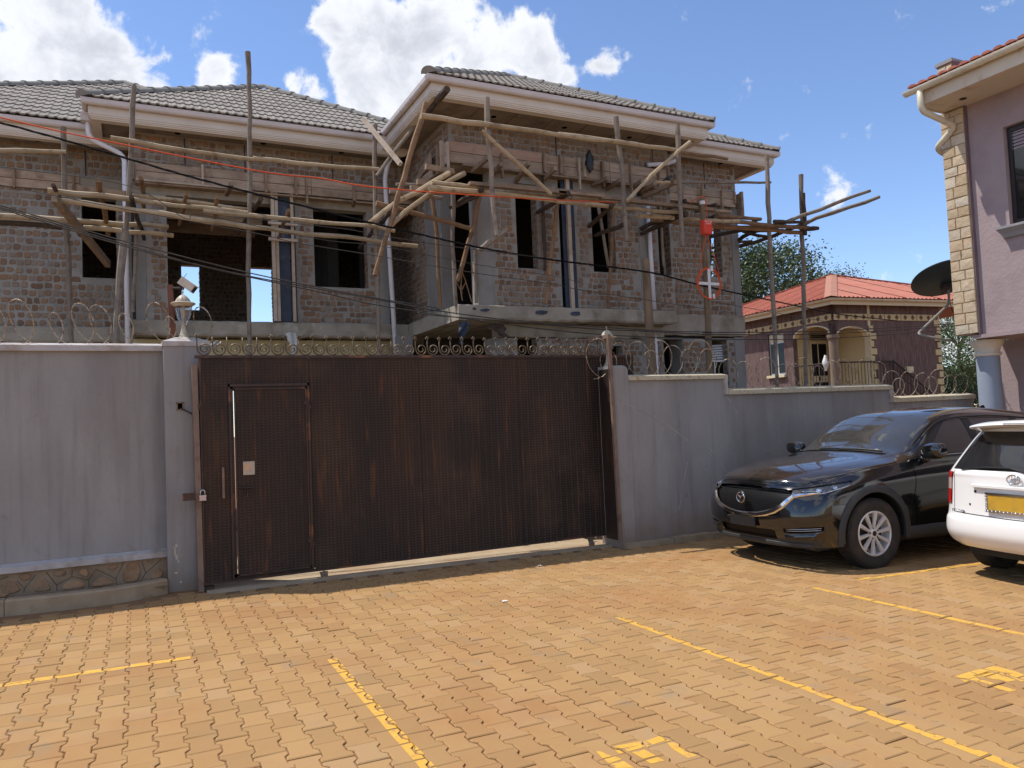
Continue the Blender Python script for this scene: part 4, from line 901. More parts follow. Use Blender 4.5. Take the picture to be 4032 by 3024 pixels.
def roof(x0, x1, y, z0, pitch, name_front=True, tile=True, depth=None):
    """hip roof (pyramid) with tiled front face; returns roof object"""
    cx = (x0 + x1) / 2; t = cx - x0; ap = Vector((cx, y + t, z0 + t * pitch))
    bl, br = Vector((x0, y, z0)), Vector((x1, y, z0)); dl, dr = Vector((x0, y + 2 * t, z0)), Vector((x1, y + 2 * t, z0))
    rf = put('roof', MB().add([bl, br, dr, dl, ap], [(0, 1, 4), (1, 2, 4), (2, 3, 4), (3, 0, 4), (3, 2, 1, 0)]), 'ridge_grey', hs)
    s = Vector((0, 1, pitch)).normalized(); nrm = Vector((0, -pitch, 1)).normalized(); L = (Vector((cx, ap.y, ap.z)) - Vector((cx, y, z0))).length
    return dict(o=rf, x0=x0, x1=x1, y=y, z0=z0, s=s, n=nrm, L=L, ap=ap, bl=bl, br=br, t=t)
TW, TH = .118, .325
def tile_mb():
    m = MB(); N = 8; rows = []
    def prof(f): return .014 * (.5 + .5 * cos(2 * pi * f)) + .004 * cos(4 * pi * f) * (1 if .2 < f < .8 else 0)
    us = [i / N for i in range(N + 1)]
    rows.append([((f - .5) * TW, 0 + .012 * cos(2 * pi * f), prof(f) + .000) for f in us])      # lip foot
    rows.append([((f - .5) * TW, 0 + .012 * cos(2 * pi * f), prof(f) + .022) for f in us])      # lip top
    rows.append([((f - .5) * TW, TH + .03, prof(f) + .002) for f in us])
    return m.grid(rows)
TM = mesh('roof_tile', tile_mb(), 'roof_tile'); TV = tile_mb()
ROOFS = [roof(-3.75, 3.6, 12.74, 6.285, .60), roof(-.58, 5.22, 11.87, 6.335, .609), roof(3.71, 8.77, 9.67, 6.425, .566), roof(4.9, 10.80, 10.22, 6.355, .56)]
tl = []
for R in ROOFS:
    rows = int(R['L'] / TH) + 1
    for j in range(rows):
        v = j * TH; half = R['t'] * (1 - (v + TH * .5) / R['L'])
        if half <= 0: continue
        cx = (R['x0'] + R['x1']) / 2; k = int((2 * half) / TW / 2 + 1)
        for i in range(-k - 1, k + 2):
            xx = cx + (i + .0) * TW
            if abs(xx - cx) > half + TW * .15: continue
            p = Vector((xx, R['y'] - .03, R['z0'])) + R['s'] * v + R['n'] * .004
            tl.append((p, R))
def tile_vis(q):
    p, R = q; d = p - CAM
    if not seen(p, .98): return 0
    if R is ROOFS[0] and p.x > -.45 and p.z < 7.3: return 0
    if R is ROOFS[3] and p.x < 8.6: return 0
    if R is ROOFS[1] and p.x > 4.0: return 0
    return max(0, -d.normalized().dot(R['n'])) / d.length_squared
srt = sorted(tl, key=tile_vis, reverse=True)[:300]; sid = set(id(q) for q in srt)
bulk = MB()
for q in tl:
    p, R = q; a = math.atan2(R['s'].z, R['s'].y)
    if id(q) in sid: inst('roof_tile', TM, R['o'], p, (1, 1, 1), (a, 0, 0))
    else: bulk.add([p + Vector((x, 0, 0)) + R['s'] * y_ + R['n'] * z_ for x, y_, z_ in TV.v], TV.f)
put('roof_tiling', bulk, 'roof_tile', hs, kind='stuff', fixn=False)
for R in ROOFS:     # hip caps: overlapping half-round pieces
    for a, b in ((R['bl'], R['ap']), (R['br'], R['ap'])):
        n_ = int((b - a).length / .33); a2 = a + (b - a) * .0
        for i in range(n_):
            p, q = a2.lerp(b, i / n_), a2.lerp(b, (i + 1.12) / n_)
            if not (seen(p, 1.2)): continue
            d = (q - p).normalized(); side = d.cross(Vector((0, 0, 1))).normalized(); up = side.cross(d)
            m = MB(); rows = []
            for f, rr in ((0, .108), (.1, .108), (.1001, .094), (1, .088)):
                c = p.lerp(q, f) + up * .012; rows.append([c + side * rr * cos(t) + up * rr * .85 * sin(t) for t in [k * pi / 8 for k in range(9)]])
            m.grid(rows); m.f.append(tuple(range(9))); put('ridge_cap', m, 'ridge_grey', R['o'], smooth='auto')
eave(-6.2, 1.0, 12.72, 6.27, SOF_B - .04, YA)
eave(-.60, 4.25, 11.85, 6.33, SOF_B, YB, ret_l=13.0)
eave(3.69, 8.79, 9.65, 6.42, SOF_C, YC, ret_l=11.86, ret_r=11.5)
eave(8.45, 10.82, 10.20, 6.35, SOF_C - .06, YD, ret_r=13)
# soffit beside the return wall of the projecting wing and at the gable ends
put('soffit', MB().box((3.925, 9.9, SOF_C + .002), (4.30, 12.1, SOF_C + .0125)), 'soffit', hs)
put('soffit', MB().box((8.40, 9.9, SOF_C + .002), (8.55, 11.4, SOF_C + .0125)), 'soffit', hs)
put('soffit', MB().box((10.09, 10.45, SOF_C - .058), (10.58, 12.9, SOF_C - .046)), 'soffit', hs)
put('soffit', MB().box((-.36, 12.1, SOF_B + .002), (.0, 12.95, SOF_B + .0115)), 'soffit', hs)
put('ceiling_slab', MB().box((-6, 13.32, 6.14), (.0, 17.2, 6.25)), 'room_shade', hs); put('ceiling_slab', MB().box((.003, 12.62, 6.16), (10.0, 17.2, 6.27)), 'room_shade', hs)
put('ceiling_slab', MB().box((4.33, 10.67, 6.22), (10.0, 12.58, 6.27)), 'room_shade', hs)
# --- downpipes
def pipe(pts, r, nm='downpipe'): return put(nm, MB().tube(pts, r, 10), 'pipe_white', hs, smooth=True)
def bend(pts, k=4):
    """rounds the corners of a polyline"""
    pts = [Vector(p) for p in pts]; out = [pts[0]]
    for i in range(1, len(pts) - 1):
        a, b, c = pts[i - 1], pts[i], pts[i + 1]; d = min(.11, (b - a).length * .45, (c - b).length * .45)
        p, q = b + (a - b).normalized() * d, b + (c - b).normalized() * d
        for j in range(k + 1): t = j / k; out.append(p * (1 - t) ** 2 + b * 2 * t * (1 - t) + q * t * t)
    return out + [pts[-1]]
pipe(bend([(-.53, 12.25, 6.16), (-.525, 12.28, 5.90), (-.07, 12.33, 5.72), (-.072, 12.30, 5.2), (-.07, 12.26, 2.4)]), .036)
put('gutter_outlet', MB().box((-.62, 12.17, 6.12), (-.43, 12.34, 6.24)), 'gutter_white', hs)
pipe(bend([(3.90, 12.02, 6.05), (3.86, 12.1, 5.95), (3.835, 12.2, 5.75), (3.86, 12.2, 4.77), (3.925, 12.2, 2.5)]), .040)
put('gutter_outlet', MB().box((3.72, 11.84, 6.13), (3.92, 11.99, 6.27)), 'gutter_white', hs)
pipe([(7.862, 10.38, 5.14), (7.886, 10.38, 3.36)], .038); pipe([(7.88, 10.38, 2.92), (7.86, 10.38, 1.9)], .034)
pipe(bend([(8.52, 10.3, 6.13), (8.50, 10.32, 5.98), (8.30, 10.36, 5.90), (7.9, 10.38, 5.84)]), .038)
put('electric_conduit', MB().tube([(4.92, YC - .006, 6.18), (4.92, YC - .006, 5.76)], .012, 6), 'ply_blue', hs)
for x, z0, z1, y in ((6.15, 5.78, 6.18, YC), (7.35, 5.78, 6.18, YC), (8.06, 5.78, 6.18, YC), (9.36, 5.6, 6.12, YD), (.75, 5.63, 6.1, YB), (1.62, 5.63, 6.1, YB), (3.0, 5.63, 6.1, YB), (-.62, 5.66, 6.05, YA)):
    put('electric_conduit', MB().tube([(x, y - .008, z1), (x + .004, y - .008, z0)], .010, 6), 'ply_blue', hs)
# blue plywood column shutters with sawn studs
def shutter(x0, x1, y, z0, z1, studs, label):
    t = thing('column_shutter', ((x0 + x1) / 2, y, z0), label, 'formwork', 'plywood column shutters')
    put('plywood', MB().box((x0, y - .02, z0), (x1, y - .002, z1)), 'ply_blue', t)
    for s, w in studs: put('stud', MB().box((s, y - .075, z0), (s + w, y - .022, z1 + RND.uniform(-.05, .02))), 'timber_pale', t)
    return t
t = shutter(2.06, 2.27, 12.37, 3.31, 5.40, ((1.985, .052), (2.045, .045), (2.285, .045)), 'dark blue plywood column shutter with sawn studs in the left opening')
for z_ in (4.86, 4.6): put('yoke', MB().beam((1.93, 12.27, z_), (2.38, 12.27, z_), .05, .045), 'timber_pale', t)
shutter(6.19, 6.42, YC - .01, 3.31, 5.47, ((6.262, .062),), 'dark blue plywood column shutter with one sawn stud between right-wing windows')
# window in the ground floor
t = thing('louvre_window', (9.5, 10.8, 1.2), 'white framed louvre window behind wire at the right end of the ground floor', 'window')
put('frame', MB().box((9.33, 10.76, 1.2), (9.36, 10.80, 2.8)).box((9.46, 10.765, 1.2), (9.485, 10.80, 2.5)).box((9.33, 10.76, 2.5), (9.69, 10.80, 2.54)), 'white_metal', t)
put('pane', MB().box((9.36, 10.785, 1.2), (9.69, 10.79, 2.5)), 'window_dark', t)
for i in range(6): put('slat', MB().obox((9.52, 10.78, 2.57 + i * .045), (1, 0, .06), (0, .6, .8), (0, -.8, .6), .17, .02, .002), 'white_metal', t)

# ================================================================ FORMWORK AND SCAFFOLDING
def pole(nm, pts, r, mat, parent, wob=.35, taper=.18, n=7):
    """a rough round pole through the points: wobble, taper and knots"""
    pts = [Vector(p) for p in pts]; L = [0]
    for a, b in zip(pts, pts[1:]): L.append(L[-1] + (b - a).length)
    N = max(4, int(L[-1] / .28)); out = []; rr = []
    for i in range(N + 1):
        s = L[-1] * i / N; k = 0
        while k < len(pts) - 2 and s > L[k + 1]: k += 1
        t = (s - L[k]) / max(1e-6, L[k + 1] - L[k]); p = pts[k].lerp(pts[k + 1], t)
        w = wob * r if 0 < i < N else 0
        out.append(p + Vector((RND.uniform(-w, w), RND.uniform(-w, w), RND.uniform(-w, w))))
        rr.append(r * (1 + taper * (.5 - i / N)) * RND.uniform(.9, 1.12))
    # blunt ends
    return put(nm, MB().tube(out, rr, n), mat, parent, smooth='auto')
def board(nm, a, b, w, t, mat, parent, up=(0, 0, 1)): return put(nm, MB().beam(a, b, t, w, up), mat, parent)
def planks(parent, x0, x1, y, zs, joints=(), th=.022, mats=('plank',), ax='x'):
    """rows of boards between heights zs with butt joints at joints"""
    for k in range(len(zs) - 1):
        js = [x0] + [j for j in joints if x0 < j < x1] + [x1]
        for a, b in zip(js, js[1:]):
            g = .004; d = RND.uniform(-.004, .004); e0, e1 = RND.uniform(-.006, .006), RND.uniform(-.006, .006)
            c = [(a + g, zs[k] + g + e0 * .5), (b - g, zs[k] + g + e1 * .5), (b - g, zs[k + 1] - g + e1 * .4), (a + g, zs[k + 1] - g + e0 * .4)]
            if ax == 'x': p = [(u, y - th + d, z_) for u, z_ in c]; q = (0, th - .002, 0)
            else: p = [(y - th + d, u, z_) for u, z_ in c]; q = (th - .002, 0, 0)
            put('plank', MB().prism(p, q), mats[k % len(mats)], parent)
def fw(nm, loc, label): return thing(nm, loc, label, 'formwork', 'timber formwork round the ring beam')
# far-left wall
t = fw('beam_formwork', (-1.2, YA, 5.4), 'two weathered formwork boards on the far-left brick wall')
planks(t, -3.5, -.70, YA - .02, (5.385, 5.515, 5.645))
for x in (-1.55, -.78): board('batten', (x, YA - .055, 5.35), (x, YA - .055, 5.66), .075, .03, 'timber', t, (0, 1, 0))
# middle wing
t = fw('beam_formwork', (2.2, YB, 5.4), 'long run of weathered formwork boards over the wide middle opening')
planks(t, .065, 4.60, YB - .10, (5.36, 5.50, 5.64), (1.66, 2.62, 3.3))
put('bottom_board', MB().box((.07, YB - .14, 5.31), (4.58, YB + .15, 5.335)), 'timber', t)
put('bottom_board', MB().box((.07, YB - .17, 5.338), (1.70, YB - .125, 5.362)), 'timber_pale', t)
for x, z0, z1, mt, w in [(0.034, 5.346, 5.604, 'timber', 0.06), (0.985, 5.355, 5.668, 'timber_pale', 0.06), (1.91, 5.328, 5.633, 'timber', 0.06), (2.372, 5.326, 5.627, 'timber', 0.06), (2.54, 5.2, 5.625, 'timber', 0.055), (3.307, 5.336, 5.57, 'timber', 0.05)]:
    board('batten', (x, YB - .15, z0), (x, YB - .15, z1), w, .03, mt, t, (0, 1, 0))
for a, b in [[(1.336, 11.626, 5.225), (1.322, 12.2, 5.225)], [(3.204, 11.812, 5.226), (3.276, 12.2, 5.226)], [(1.327, 11.626, 5.224), (1.313, 12.2, 5.224)]]:
    board('strut', a, b, .05, .05, 'timber', t)
for x in (.35, 1.2): put('inner_board', MB().box((.5, YB + .25 + x, 5.0), (1.95, YB + .28 + x, 5.19)), 'plank', t)
# projecting wing, front
t = fw('beam_formwork', (6.2, 10.33, 5.6), 'pinkish formwork boards across the front of the projecting wing')
planks(t, 4.25, 5.82, 10.35, (5.46, 5.625, 5.785), (), mats=('plank', 'plank_pink'))
planks(t, 5.84, 8.30, 10.36, (5.465, 5.62, 5.775), (6.22, 7.1), mats=('plank', 'plank'))
put('bottom_board', MB().box((4.45, 10.30, 5.425), (8.2, 10.60, 5.45)), 'timber', t)
for x, z0, z1, mt, w in [(4.216, 5.3, 5.745, 'timber_pale', 0.05), (5.099, 5.303, 5.676, 'timber', 0.065), (5.846, 5.468, 5.765, 'timber', 0.07), (6.134, 5.471, 5.781, 'timber', 0.06), (6.483, 5.253, 5.766, 'timber_pale', 0.04), (6.581, 5.472, 5.768, 'timber_pale', 0.062), (6.936, 5.326, 5.77, 'timber', 0.06), (7.487, 5.263, 5.785, 'timber', 0.055), (6.927, 5.326, 5.77, 'timber', 0.065), (7.489, 5.284, 5.786, 'timber', 0.06), (8.061, 5.359, 5.791, 'timber', 0.06), (8.271, 5.359, 5.814, 'timber', 0.05)]:
    board('batten', (x, 10.305, z0), (x, 10.305, z1), w, .028, mt, t, (0, 1, 0))
for a, b in [[(4.623, 9.763, 5.386), (4.643, 10.4, 5.386)], [(4.927, 9.977, 5.388), (4.991, 10.4, 5.388)], [(5.175, 9.569, 5.301), (5.374, 10.4, 5.301)], [(5.795, 9.874, 5.39), (5.882, 10.4, 5.39)], [(6.827, 10.011, 5.388), (6.79, 10.4, 5.388)], [(7.08, 10.025, 5.381), (7.106, 10.4, 5.381)], [(6.879, 10.084, 5.417), (6.873, 10.4, 5.417)], [(7.014, 9.911, 5.35), (7.073, 10.4, 5.35)], [(7.523, 10.033, 5.43), (7.588, 10.4, 5.43)], [(7.709, 9.959, 5.369), (7.774, 10.4, 5.369)], [(7.772, 9.508, 5.268), (7.768, 10.4, 5.268)]]:
    board('strut', a, b, .06, .05, 'timber', t)
# props standing on the slab under the beam
for pts, r, mt in [([(4.203, 11.0, 5.103), (4.244, 11.0, 4.696), (4.278, 11.0, 3.382)], 0.032, 'pole_brown'), ([(4.509, 11.6, 5.292), (4.519, 11.6, 4.83), (4.524, 11.6, 4.561)], 0.03, 'pole_dark'), ([(4.222, 10.18, 4.975), (4.19, 10.18, 4.213), (4.198, 10.18, 3.289)], 0.032, 'pole_grey'), ([(4.636, 10.4, 4.991), (4.629, 10.4, 4.398), (4.622, 10.4, 3.379)], 0.03, 'pole_grey'), ([(4.703, 10.22, 5.077), (4.545, 10.22, 4.488), (4.252, 10.22, 3.654)], 0.034, 'pole_brown'), ([(5.815, 10.36, 4.914), (5.808, 10.36, 4.287), (5.796, 10.36, 3.92)], 0.026, 'pole_dark'), ([(6.009, 10.2, 5.071), (5.853, 10.2, 4.218), (5.698, 10.2, 3.359)], 0.03, 'pole_brown'), ([(6.834, 10.36, 5.108), (6.942, 10.36, 4.359), (6.996, 10.36, 4.018)], 0.027, 'pole_grey'), ([(7.085, 10.25, 5.1), (6.969, 10.25, 4.146), (6.863, 10.25, 3.352)], 0.03, 'pole_brown'), ([(8.181, 10.45, 5.165), (8.194, 10.45, 4.138), (8.203, 10.45, 3.427)], 0.022, 'pole_grey'), ([(9.49, 10.75, 4.845), (9.49, 10.75, 4.523), (9.475, 10.75, 4.084)], 0.03, 'pole_dark'), ([(9.647, 11.0, 4.522), (9.743, 11.0, 4.505), (9.854, 11.0, 4.49)], 0.02, 'pole_dark'), ([(9.726, 11.0, 4.658), (9.868, 11.0, 4.689)], 0.02, 'pole_dark')]:
    pole('prop', pts, r, mt, t)
for pts in [[(4.392, 10.3, 3.942), (4.335, 10.3, 3.561), (4.356, 10.3, 3.389)], [(4.373, 10.3, 3.803), (4.431, 10.3, 3.633), (4.503, 10.3, 3.368)], [(4.519, 10.3, 3.94), (4.533, 10.3, 3.846), (4.59, 10.3, 3.64)], [(4.423, 10.3, 3.667), (4.334, 10.3, 3.517)], [(4.275, 10.3, 3.652), (4.36, 10.3, 3.493)]]:
    pole('twig', pts, .008, 'pole_brown', t, n=5)
# projecting wing, left return
t = fw('beam_formwork', (4.2, 11.3, 5.6), 'formwork boards round the left return of the projecting wing')
planks(t, 10.36, 10.75, 4.245, (5.46, 5.62, 5.79), ax='y'); planks(t, 11.05, 12.2, 4.262, (5.45, 5.60), ax='y')
board('batten', (4.20, 10.5, 5.43), (4.20, 10.5, 5.83), .06, .03, 'timber_pale', t, (1, 0, 0)); board('batten', (4.20, 10.66, 5.44), (4.20, 10.66, 5.80), .05, .03, 'timber', t, (1, 0, 0))
put('bottom_board', MB().box((4.22, 10.62, 5.425), (4.56, 12.25, 5.45)), 'timber', t)
for a, b in [((3.743, 10.0, 5.229), (4.452, 10.9, 5.542)), ((3.605, 10.0, 4.999), (4.137, 10.9, 5.317)), ((3.508, 10.0, 4.899), (3.963, 10.9, 5.191))]:
    board('strut', a, (a[0] + .45, a[1] + .05, a[2] - .01), .075, .05, 'timber', t)
for pts in [[(4.209, 11.0, 5.73), (4.328, 12.0, 5.718)]]: board('strut', pts[0], pts[1], .16, .03, 'plank', t)
# right end
t = fw('beam_formwork', (9.2, 10.55, 5.5), 'formwork boards at the right end of the house by the utility pole')
planks(t, 8.47, 9.985, 10.57, (5.335, 5.475, 5.615), (9.1,), mats=('plank', 'plank'))
for x, z0, z1 in [(9.19, 5.364, 5.618), (9.637, 5.18, 5.609), (9.947, 5.401, 5.606), (8.735, 5.354, 5.635)]:
    board('batten', (x, 10.53, z0), (x, 10.53, z1), .06, .028, 'timber', t, (0, 1, 0))
planks(t, 10.5, 10.8, 10.13, (5.2, 5.62), ax='y')
put('batten', MB().box((10.095, 10.50, 5.18), (10.14, 10.56, 5.63)), 'timber', t)
def scaf(loc, label): return thing('scaffold', loc, label, 'scaffold', 'pole scaffolds tied along the front')
# ---- left scaffold
t = scaf((1.5, 11.3, 0), 'wooden pole scaffold before the left and middle wings, its tallest pole above the roof')
for nm, pts, r, mt in [('upright', [(-0.836, 12.2, 5.989), (-0.831, 12.2, 5.426), (-0.809, 12.2, 4.724), (-0.786, 12.2, 3.791), (-0.77, 12.2, 2.913)], 0.036, 'pole_grey'), ('upright', [(0.071, 11.3, 6.356), (0.016, 11.3, 5.581), (-0.023, 11.3, 4.911), (-0.084, 11.3, 4.188)], 0.032, 'pole_grey'), ('upright', [(-0.071, 11.25, 4.364), (-0.124, 11.25, 3.801), (-0.204, 11.25, 2.814)], 0.045, 'pole_grey'), ('upright', [(1.559, 11.3, 7.091), (1.564, 11.3, 6.595), (1.561, 11.3, 5.913), (1.528, 11.3, 4.894), (1.503, 11.3, 4.058), (1.473, 11.3, 2.664)], 0.034, 'pole_grey'), ('upright', [(3.425, 11.3, 6.269), (3.381, 11.3, 5.062), (3.375, 11.3, 4.308), (3.376, 11.3, 3.447), (3.372, 11.3, 2.663)], 0.034, 'pole_grey'), ('upright', [(0.098, 12.2, 4.866), (0.048, 12.2, 4.165), (0.005, 12.2, 3.387)], 0.028, 'pole_grey'), ('ledger', [(-1.962, 12.12, 5.502), (-1.186, 12.12, 5.585), (-0.797, 12.12, 5.61)], 0.034, 'pole_pale'), ('ledger', [(-0.225, 11.23, 5.57), (0.541, 11.23, 5.513), (1.596, 11.23, 5.486)], 0.032, 'pole_pale'), ('ledger', [(1.583, 11.22, 5.498), (2.518, 11.22, 5.502), (3.435, 11.22, 5.541)], 0.031, 'pole_pale'), ('ledger', [(-0.948, 11.2, 4.778), (-0.59, 11.2, 4.767), (-0.039, 11.2, 4.756), (0.669, 11.2, 4.72), (1.486, 11.2, 4.692)], 0.034, 'pole_pale'), ('ledger', [(0.898, 11.2, 4.68), (1.827, 11.2, 4.644), (3.31, 11.2, 4.639), (3.647, 11.2, 4.588)], 0.032, 'pole_pale'), ('ledger', [(0.017, 11.45, 4.883), (0.686, 11.45, 4.856), (1.52, 11.45, 4.817)], 0.03, 'pole_pale'), ('ledger', [(-0.814, 11.15, 4.648), (-0.062, 11.15, 4.608), (1.587, 11.15, 4.476)], 0.035, 'pole_pale'), ('ledger', [(0.891, 11.15, 4.521), (1.499, 11.15, 4.481), (2.387, 11.15, 4.436), (3.163, 11.15, 4.421), (3.992, 11.15, 4.364)], 0.035, 'pole_pale'), ('ledger', [(-1.822, 12.0, 4.604), (-0.623, 12.0, 4.618), (0.487, 12.0, 4.614)], 0.036, 'pole_pale'), ('ledger', [(-0.591, 11.9, 4.502), (0.548, 11.9, 4.468)], 0.036, 'pole_pale'), ('ledger', [(-1.838, 12.1, 4.543), (-1.383, 12.1, 4.555), (-0.867, 12.1, 4.53)], 0.045, 'pole_dark')]:
    pole(nm, pts, r, mt, t)
a, b = ((-0.623, 11.35, 4.875), (0.003, 11.35, 4.853))
board('plank', a, b, .085, .06, 'timber', t)
for pts, r, mt in [([(-0.37, 11.05, 4.927), (-0.298, 12.3, 4.521)], 0.034, 'pole_brown'), ([(0.01, 11.05, 4.745), (0.168, 12.3, 4.485)], 0.03, 'pole_dark'), ([(-0.874, 11.05, 4.815), (-0.656, 12.3, 4.479)], 0.026, 'pole_dark'), ([(0.681, 11.05, 4.847), (0.649, 12.3, 4.738)], 0.026, 'pole_brown'), ([(1.075, 11.05, 4.836), (1.103, 12.3, 4.692)], 0.025, 'pole_brown'), ([(0.124, 11.05, 5.012), (0.183, 12.3, 4.9)], 0.03, 'pole_brown'), ([(1.651, 11.05, 4.873), (1.479, 12.3, 4.662)], 0.034, 'pole_dark'), ([(2.027, 11.05, 4.739), (2.083, 12.3, 4.63)], 0.026, 'pole_brown'), ([(3.527, 11.05, 4.831), (3.387, 12.3, 4.559)], 0.032, 'pole_dark')]:
    pole('putlog', pts, r, mt, t, wob=.5)
a, b = ((-0.859, 11.0, 4.635), (-0.32, 12.9, 4.207))
board('putlog', a, b, .10, .07, 'timber', t)
# ---- loose timber on the middle eave
a, b = ((3.271, 11.4, 6.377), (3.577, 10.6, 5.438))
t2 = thing('sawn_timber', a, 'pale sawn timber leaning across the valley gutter between the two wings', 'timber')
put('timber', MB().beam(a, b, .055, .06), 'timber_pale', t2)
# ---- projecting wing scaffold
t = scaf((6, 9.3, 0), 'wooden pole scaffold hung across the front of the projecting right wing')
for nm, pts, r, mt in [('upright', [(4.415, 9.3, 6.041), (4.411, 9.3, 5.562), (4.424, 9.3, 5.08), (4.453, 9.3, 4.681), (4.447, 9.3, 4.444), (4.476, 9.3, 4.126)], 0.036, 'pole_grey'), ('upright', [(6.541, 9.3, 6.07), (6.575, 9.3, 5.584), (6.607, 9.3, 4.883), (6.623, 9.3, 4.763), (6.63, 9.3, 4.194)], 0.036, 'pole_grey'), ('upright', [(7.739, 9.35, 6.151), (7.726, 9.35, 5.612), (7.7, 9.35, 4.873), (7.712, 9.35, 4.196)], 0.038, 'pole_grey'), ('ledger', [(3.417, 9.23, 5.618), (3.831, 9.23, 5.617), (4.339, 9.23, 5.636), (5.236, 9.23, 5.638), (6.004, 9.23, 5.641), (6.851, 9.23, 5.671)], 0.035, 'pole_pale'), ('ledger', [(5.498, 9.24, 5.648), (6.49, 9.24, 5.664), (7.703, 9.24, 5.67)], 0.033, 'pole_pale'), ('ledger', [(8.126, 9.9, 5.93), (8.715, 9.9, 5.941), (9.245, 9.9, 5.942)], 0.03, 'pole_brown'), ('brace', [(4.269, 9.2, 5.523), (4.742, 9.2, 5.18), (5.304, 9.2, 4.749)], 0.03, 'pole_pale'), ('brace', [(7.847, 9.2, 5.819), (7.179, 9.2, 5.302), (6.595, 9.2, 4.767)], 0.03, 'pole_pale'), ('brace', [(3.671, 9.7, 6.016), (3.569, 9.7, 5.693), (3.282, 9.7, 4.843), (3.028, 9.7, 4.053), (2.868, 9.7, 3.576)], 0.036, 'pole_brown'), ('ledger', [(4.002, 9.75, 5.087), (3.29, 9.75, 4.636), (2.993, 9.75, 4.429), (2.82, 9.75, 4.272)], 0.034, 'pole_pale'), ('ledger', [(4.274, 9.85, 5.144), (3.697, 9.85, 4.783), (3.181, 9.85, 4.336), (3.153, 9.85, 4.299)], 0.036, 'pole_pale'), ('ledger', [(2.977, 9.9, 4.604), (3.642, 9.9, 4.487), (3.789, 9.9, 4.474), (4.347, 9.9, 4.36)], 0.034, 'pole_brown'), ('ledger', [(3.668, 9.6, 4.868), (4.119, 9.6, 4.873), (4.525, 9.6, 4.864)], 0.032, 'pole_pale'), ('ledger', [(3.613, 9.55, 4.784), (4.374, 9.55, 4.791), (5.56, 9.55, 4.779), (6.592, 9.55, 4.774)], 0.033, 'pole_pale'), ('ledger', [(4.486, 9.75, 4.896), (5.78, 9.75, 4.917), (6.887, 9.75, 4.937)], 0.028, 'pole_pale'), ('ledger', [(3.3, 10.3, 4.917), (3.689, 10.3, 4.912), (4.098, 10.3, 4.89)], 0.032, 'pole_grey'), ('ledger', [(3.398, 10.3, 5.027), (3.907, 10.3, 5.061)], 0.022, 'pole_grey'), ('ledger', [(5.61, 9.55, 4.767), (6.542, 9.55, 4.771), (7.867, 9.55, 4.802)], 0.033, 'pole_pale'), ('ledger', [(7.161, 9.7, 4.727), (7.704, 9.7, 4.744), (8.414, 9.7, 4.753), (9.242, 9.7, 4.805)], 0.034, 'pole_pale'), ('ledger', [(7.556, 9.9, 4.746), (8.756, 9.9, 4.722), (9.163, 9.9, 4.733)], 0.03, 'pole_brown'), ('ledger', [(7.367, 9.5, 5.224), (7.65, 9.5, 5.244)], 0.024, 'pole_pale'), ('ledger', [(8.243, 9.95, 5.45), (9.24, 9.95, 5.541), (10.275, 9.95, 5.651)], 0.022, 'pole_grey'), ('brace', [(4.012, 10.9, 6.273), (3.681, 10.9, 5.85), (3.302, 10.9, 5.328)], 0.028, 'pole_grey'), ('putlog', [(4.217, 9.4, 3.908), (4.433, 9.4, 4.074), (4.68, 9.4, 4.245)], 0.042, 'pole_grey'), ('putlog', [(4.179, 10.2, 4.729), (4.366, 10.2, 4.823), (4.651, 10.2, 4.962)], 0.034, 'pole_dark'), ('prop', [(8.071, 10.3, 5.129), (8.066, 10.3, 4.095)], 0.02, 'pole_grey'), ('upright', [(5.847, 10.38, 5.418), (5.809, 10.38, 4.362)], 0.022, 'pole_dark')]:
    pole(nm, pts, r, mt, t)
for a, b, w, h in [((4.182, 9.5, 4.879), (5.733, 9.5, 4.896), 0.045, 0.09), ((4.847, 9.62, 4.944), (6.46, 9.62, 4.965), 0.05, 0.09), ((5.588, 9.5, 4.888), (6.37, 9.5, 4.901), 0.035, 0.09), ((6.328, 9.5, 4.88), (6.715, 9.5, 4.887), 0.04, 0.07), ((6.81, 9.5, 4.876), (8.53, 9.5, 4.877), 0.05, 0.1), ((8.583, 9.6, 4.901), (8.96, 9.6, 4.913), 0.04, 0.06), ((6.329, 9.52, 4.893), (7.012, 9.52, 4.912), 0.04, 0.08)]:
    board('plank', a, b, w, h, 'timber', t)
for pts, r in [([(3.872, 9.4, 6.119), (3.933, 10.4, 6.178)], 0.046), ([(5.746, 9.45, 4.876), (5.73, 10.4, 4.844)], 0.036), ([(7.867, 9.45, 4.809), (7.71, 10.4, 4.73)], 0.04), ([(7.909, 9.45, 4.753), (7.709, 10.4, 4.639)], 0.04), ([(6.505, 9.45, 4.763), (6.679, 10.4, 4.695)], 0.036), ([(6.699, 9.45, 4.496), (6.796, 10.4, 4.551)], 0.034), ([(4.357, 9.45, 4.8), (4.262, 10.4, 4.808)], 0.034), ([(8.087, 9.672, 5.044), (8.166, 10.4, 5.044)], 0.03), ([(9.049, 10.027, 5.16), (8.988, 10.5, 5.16)], 0.03)]:
    pole('putlog', pts, r, 'pole_dark', t, wob=.5)
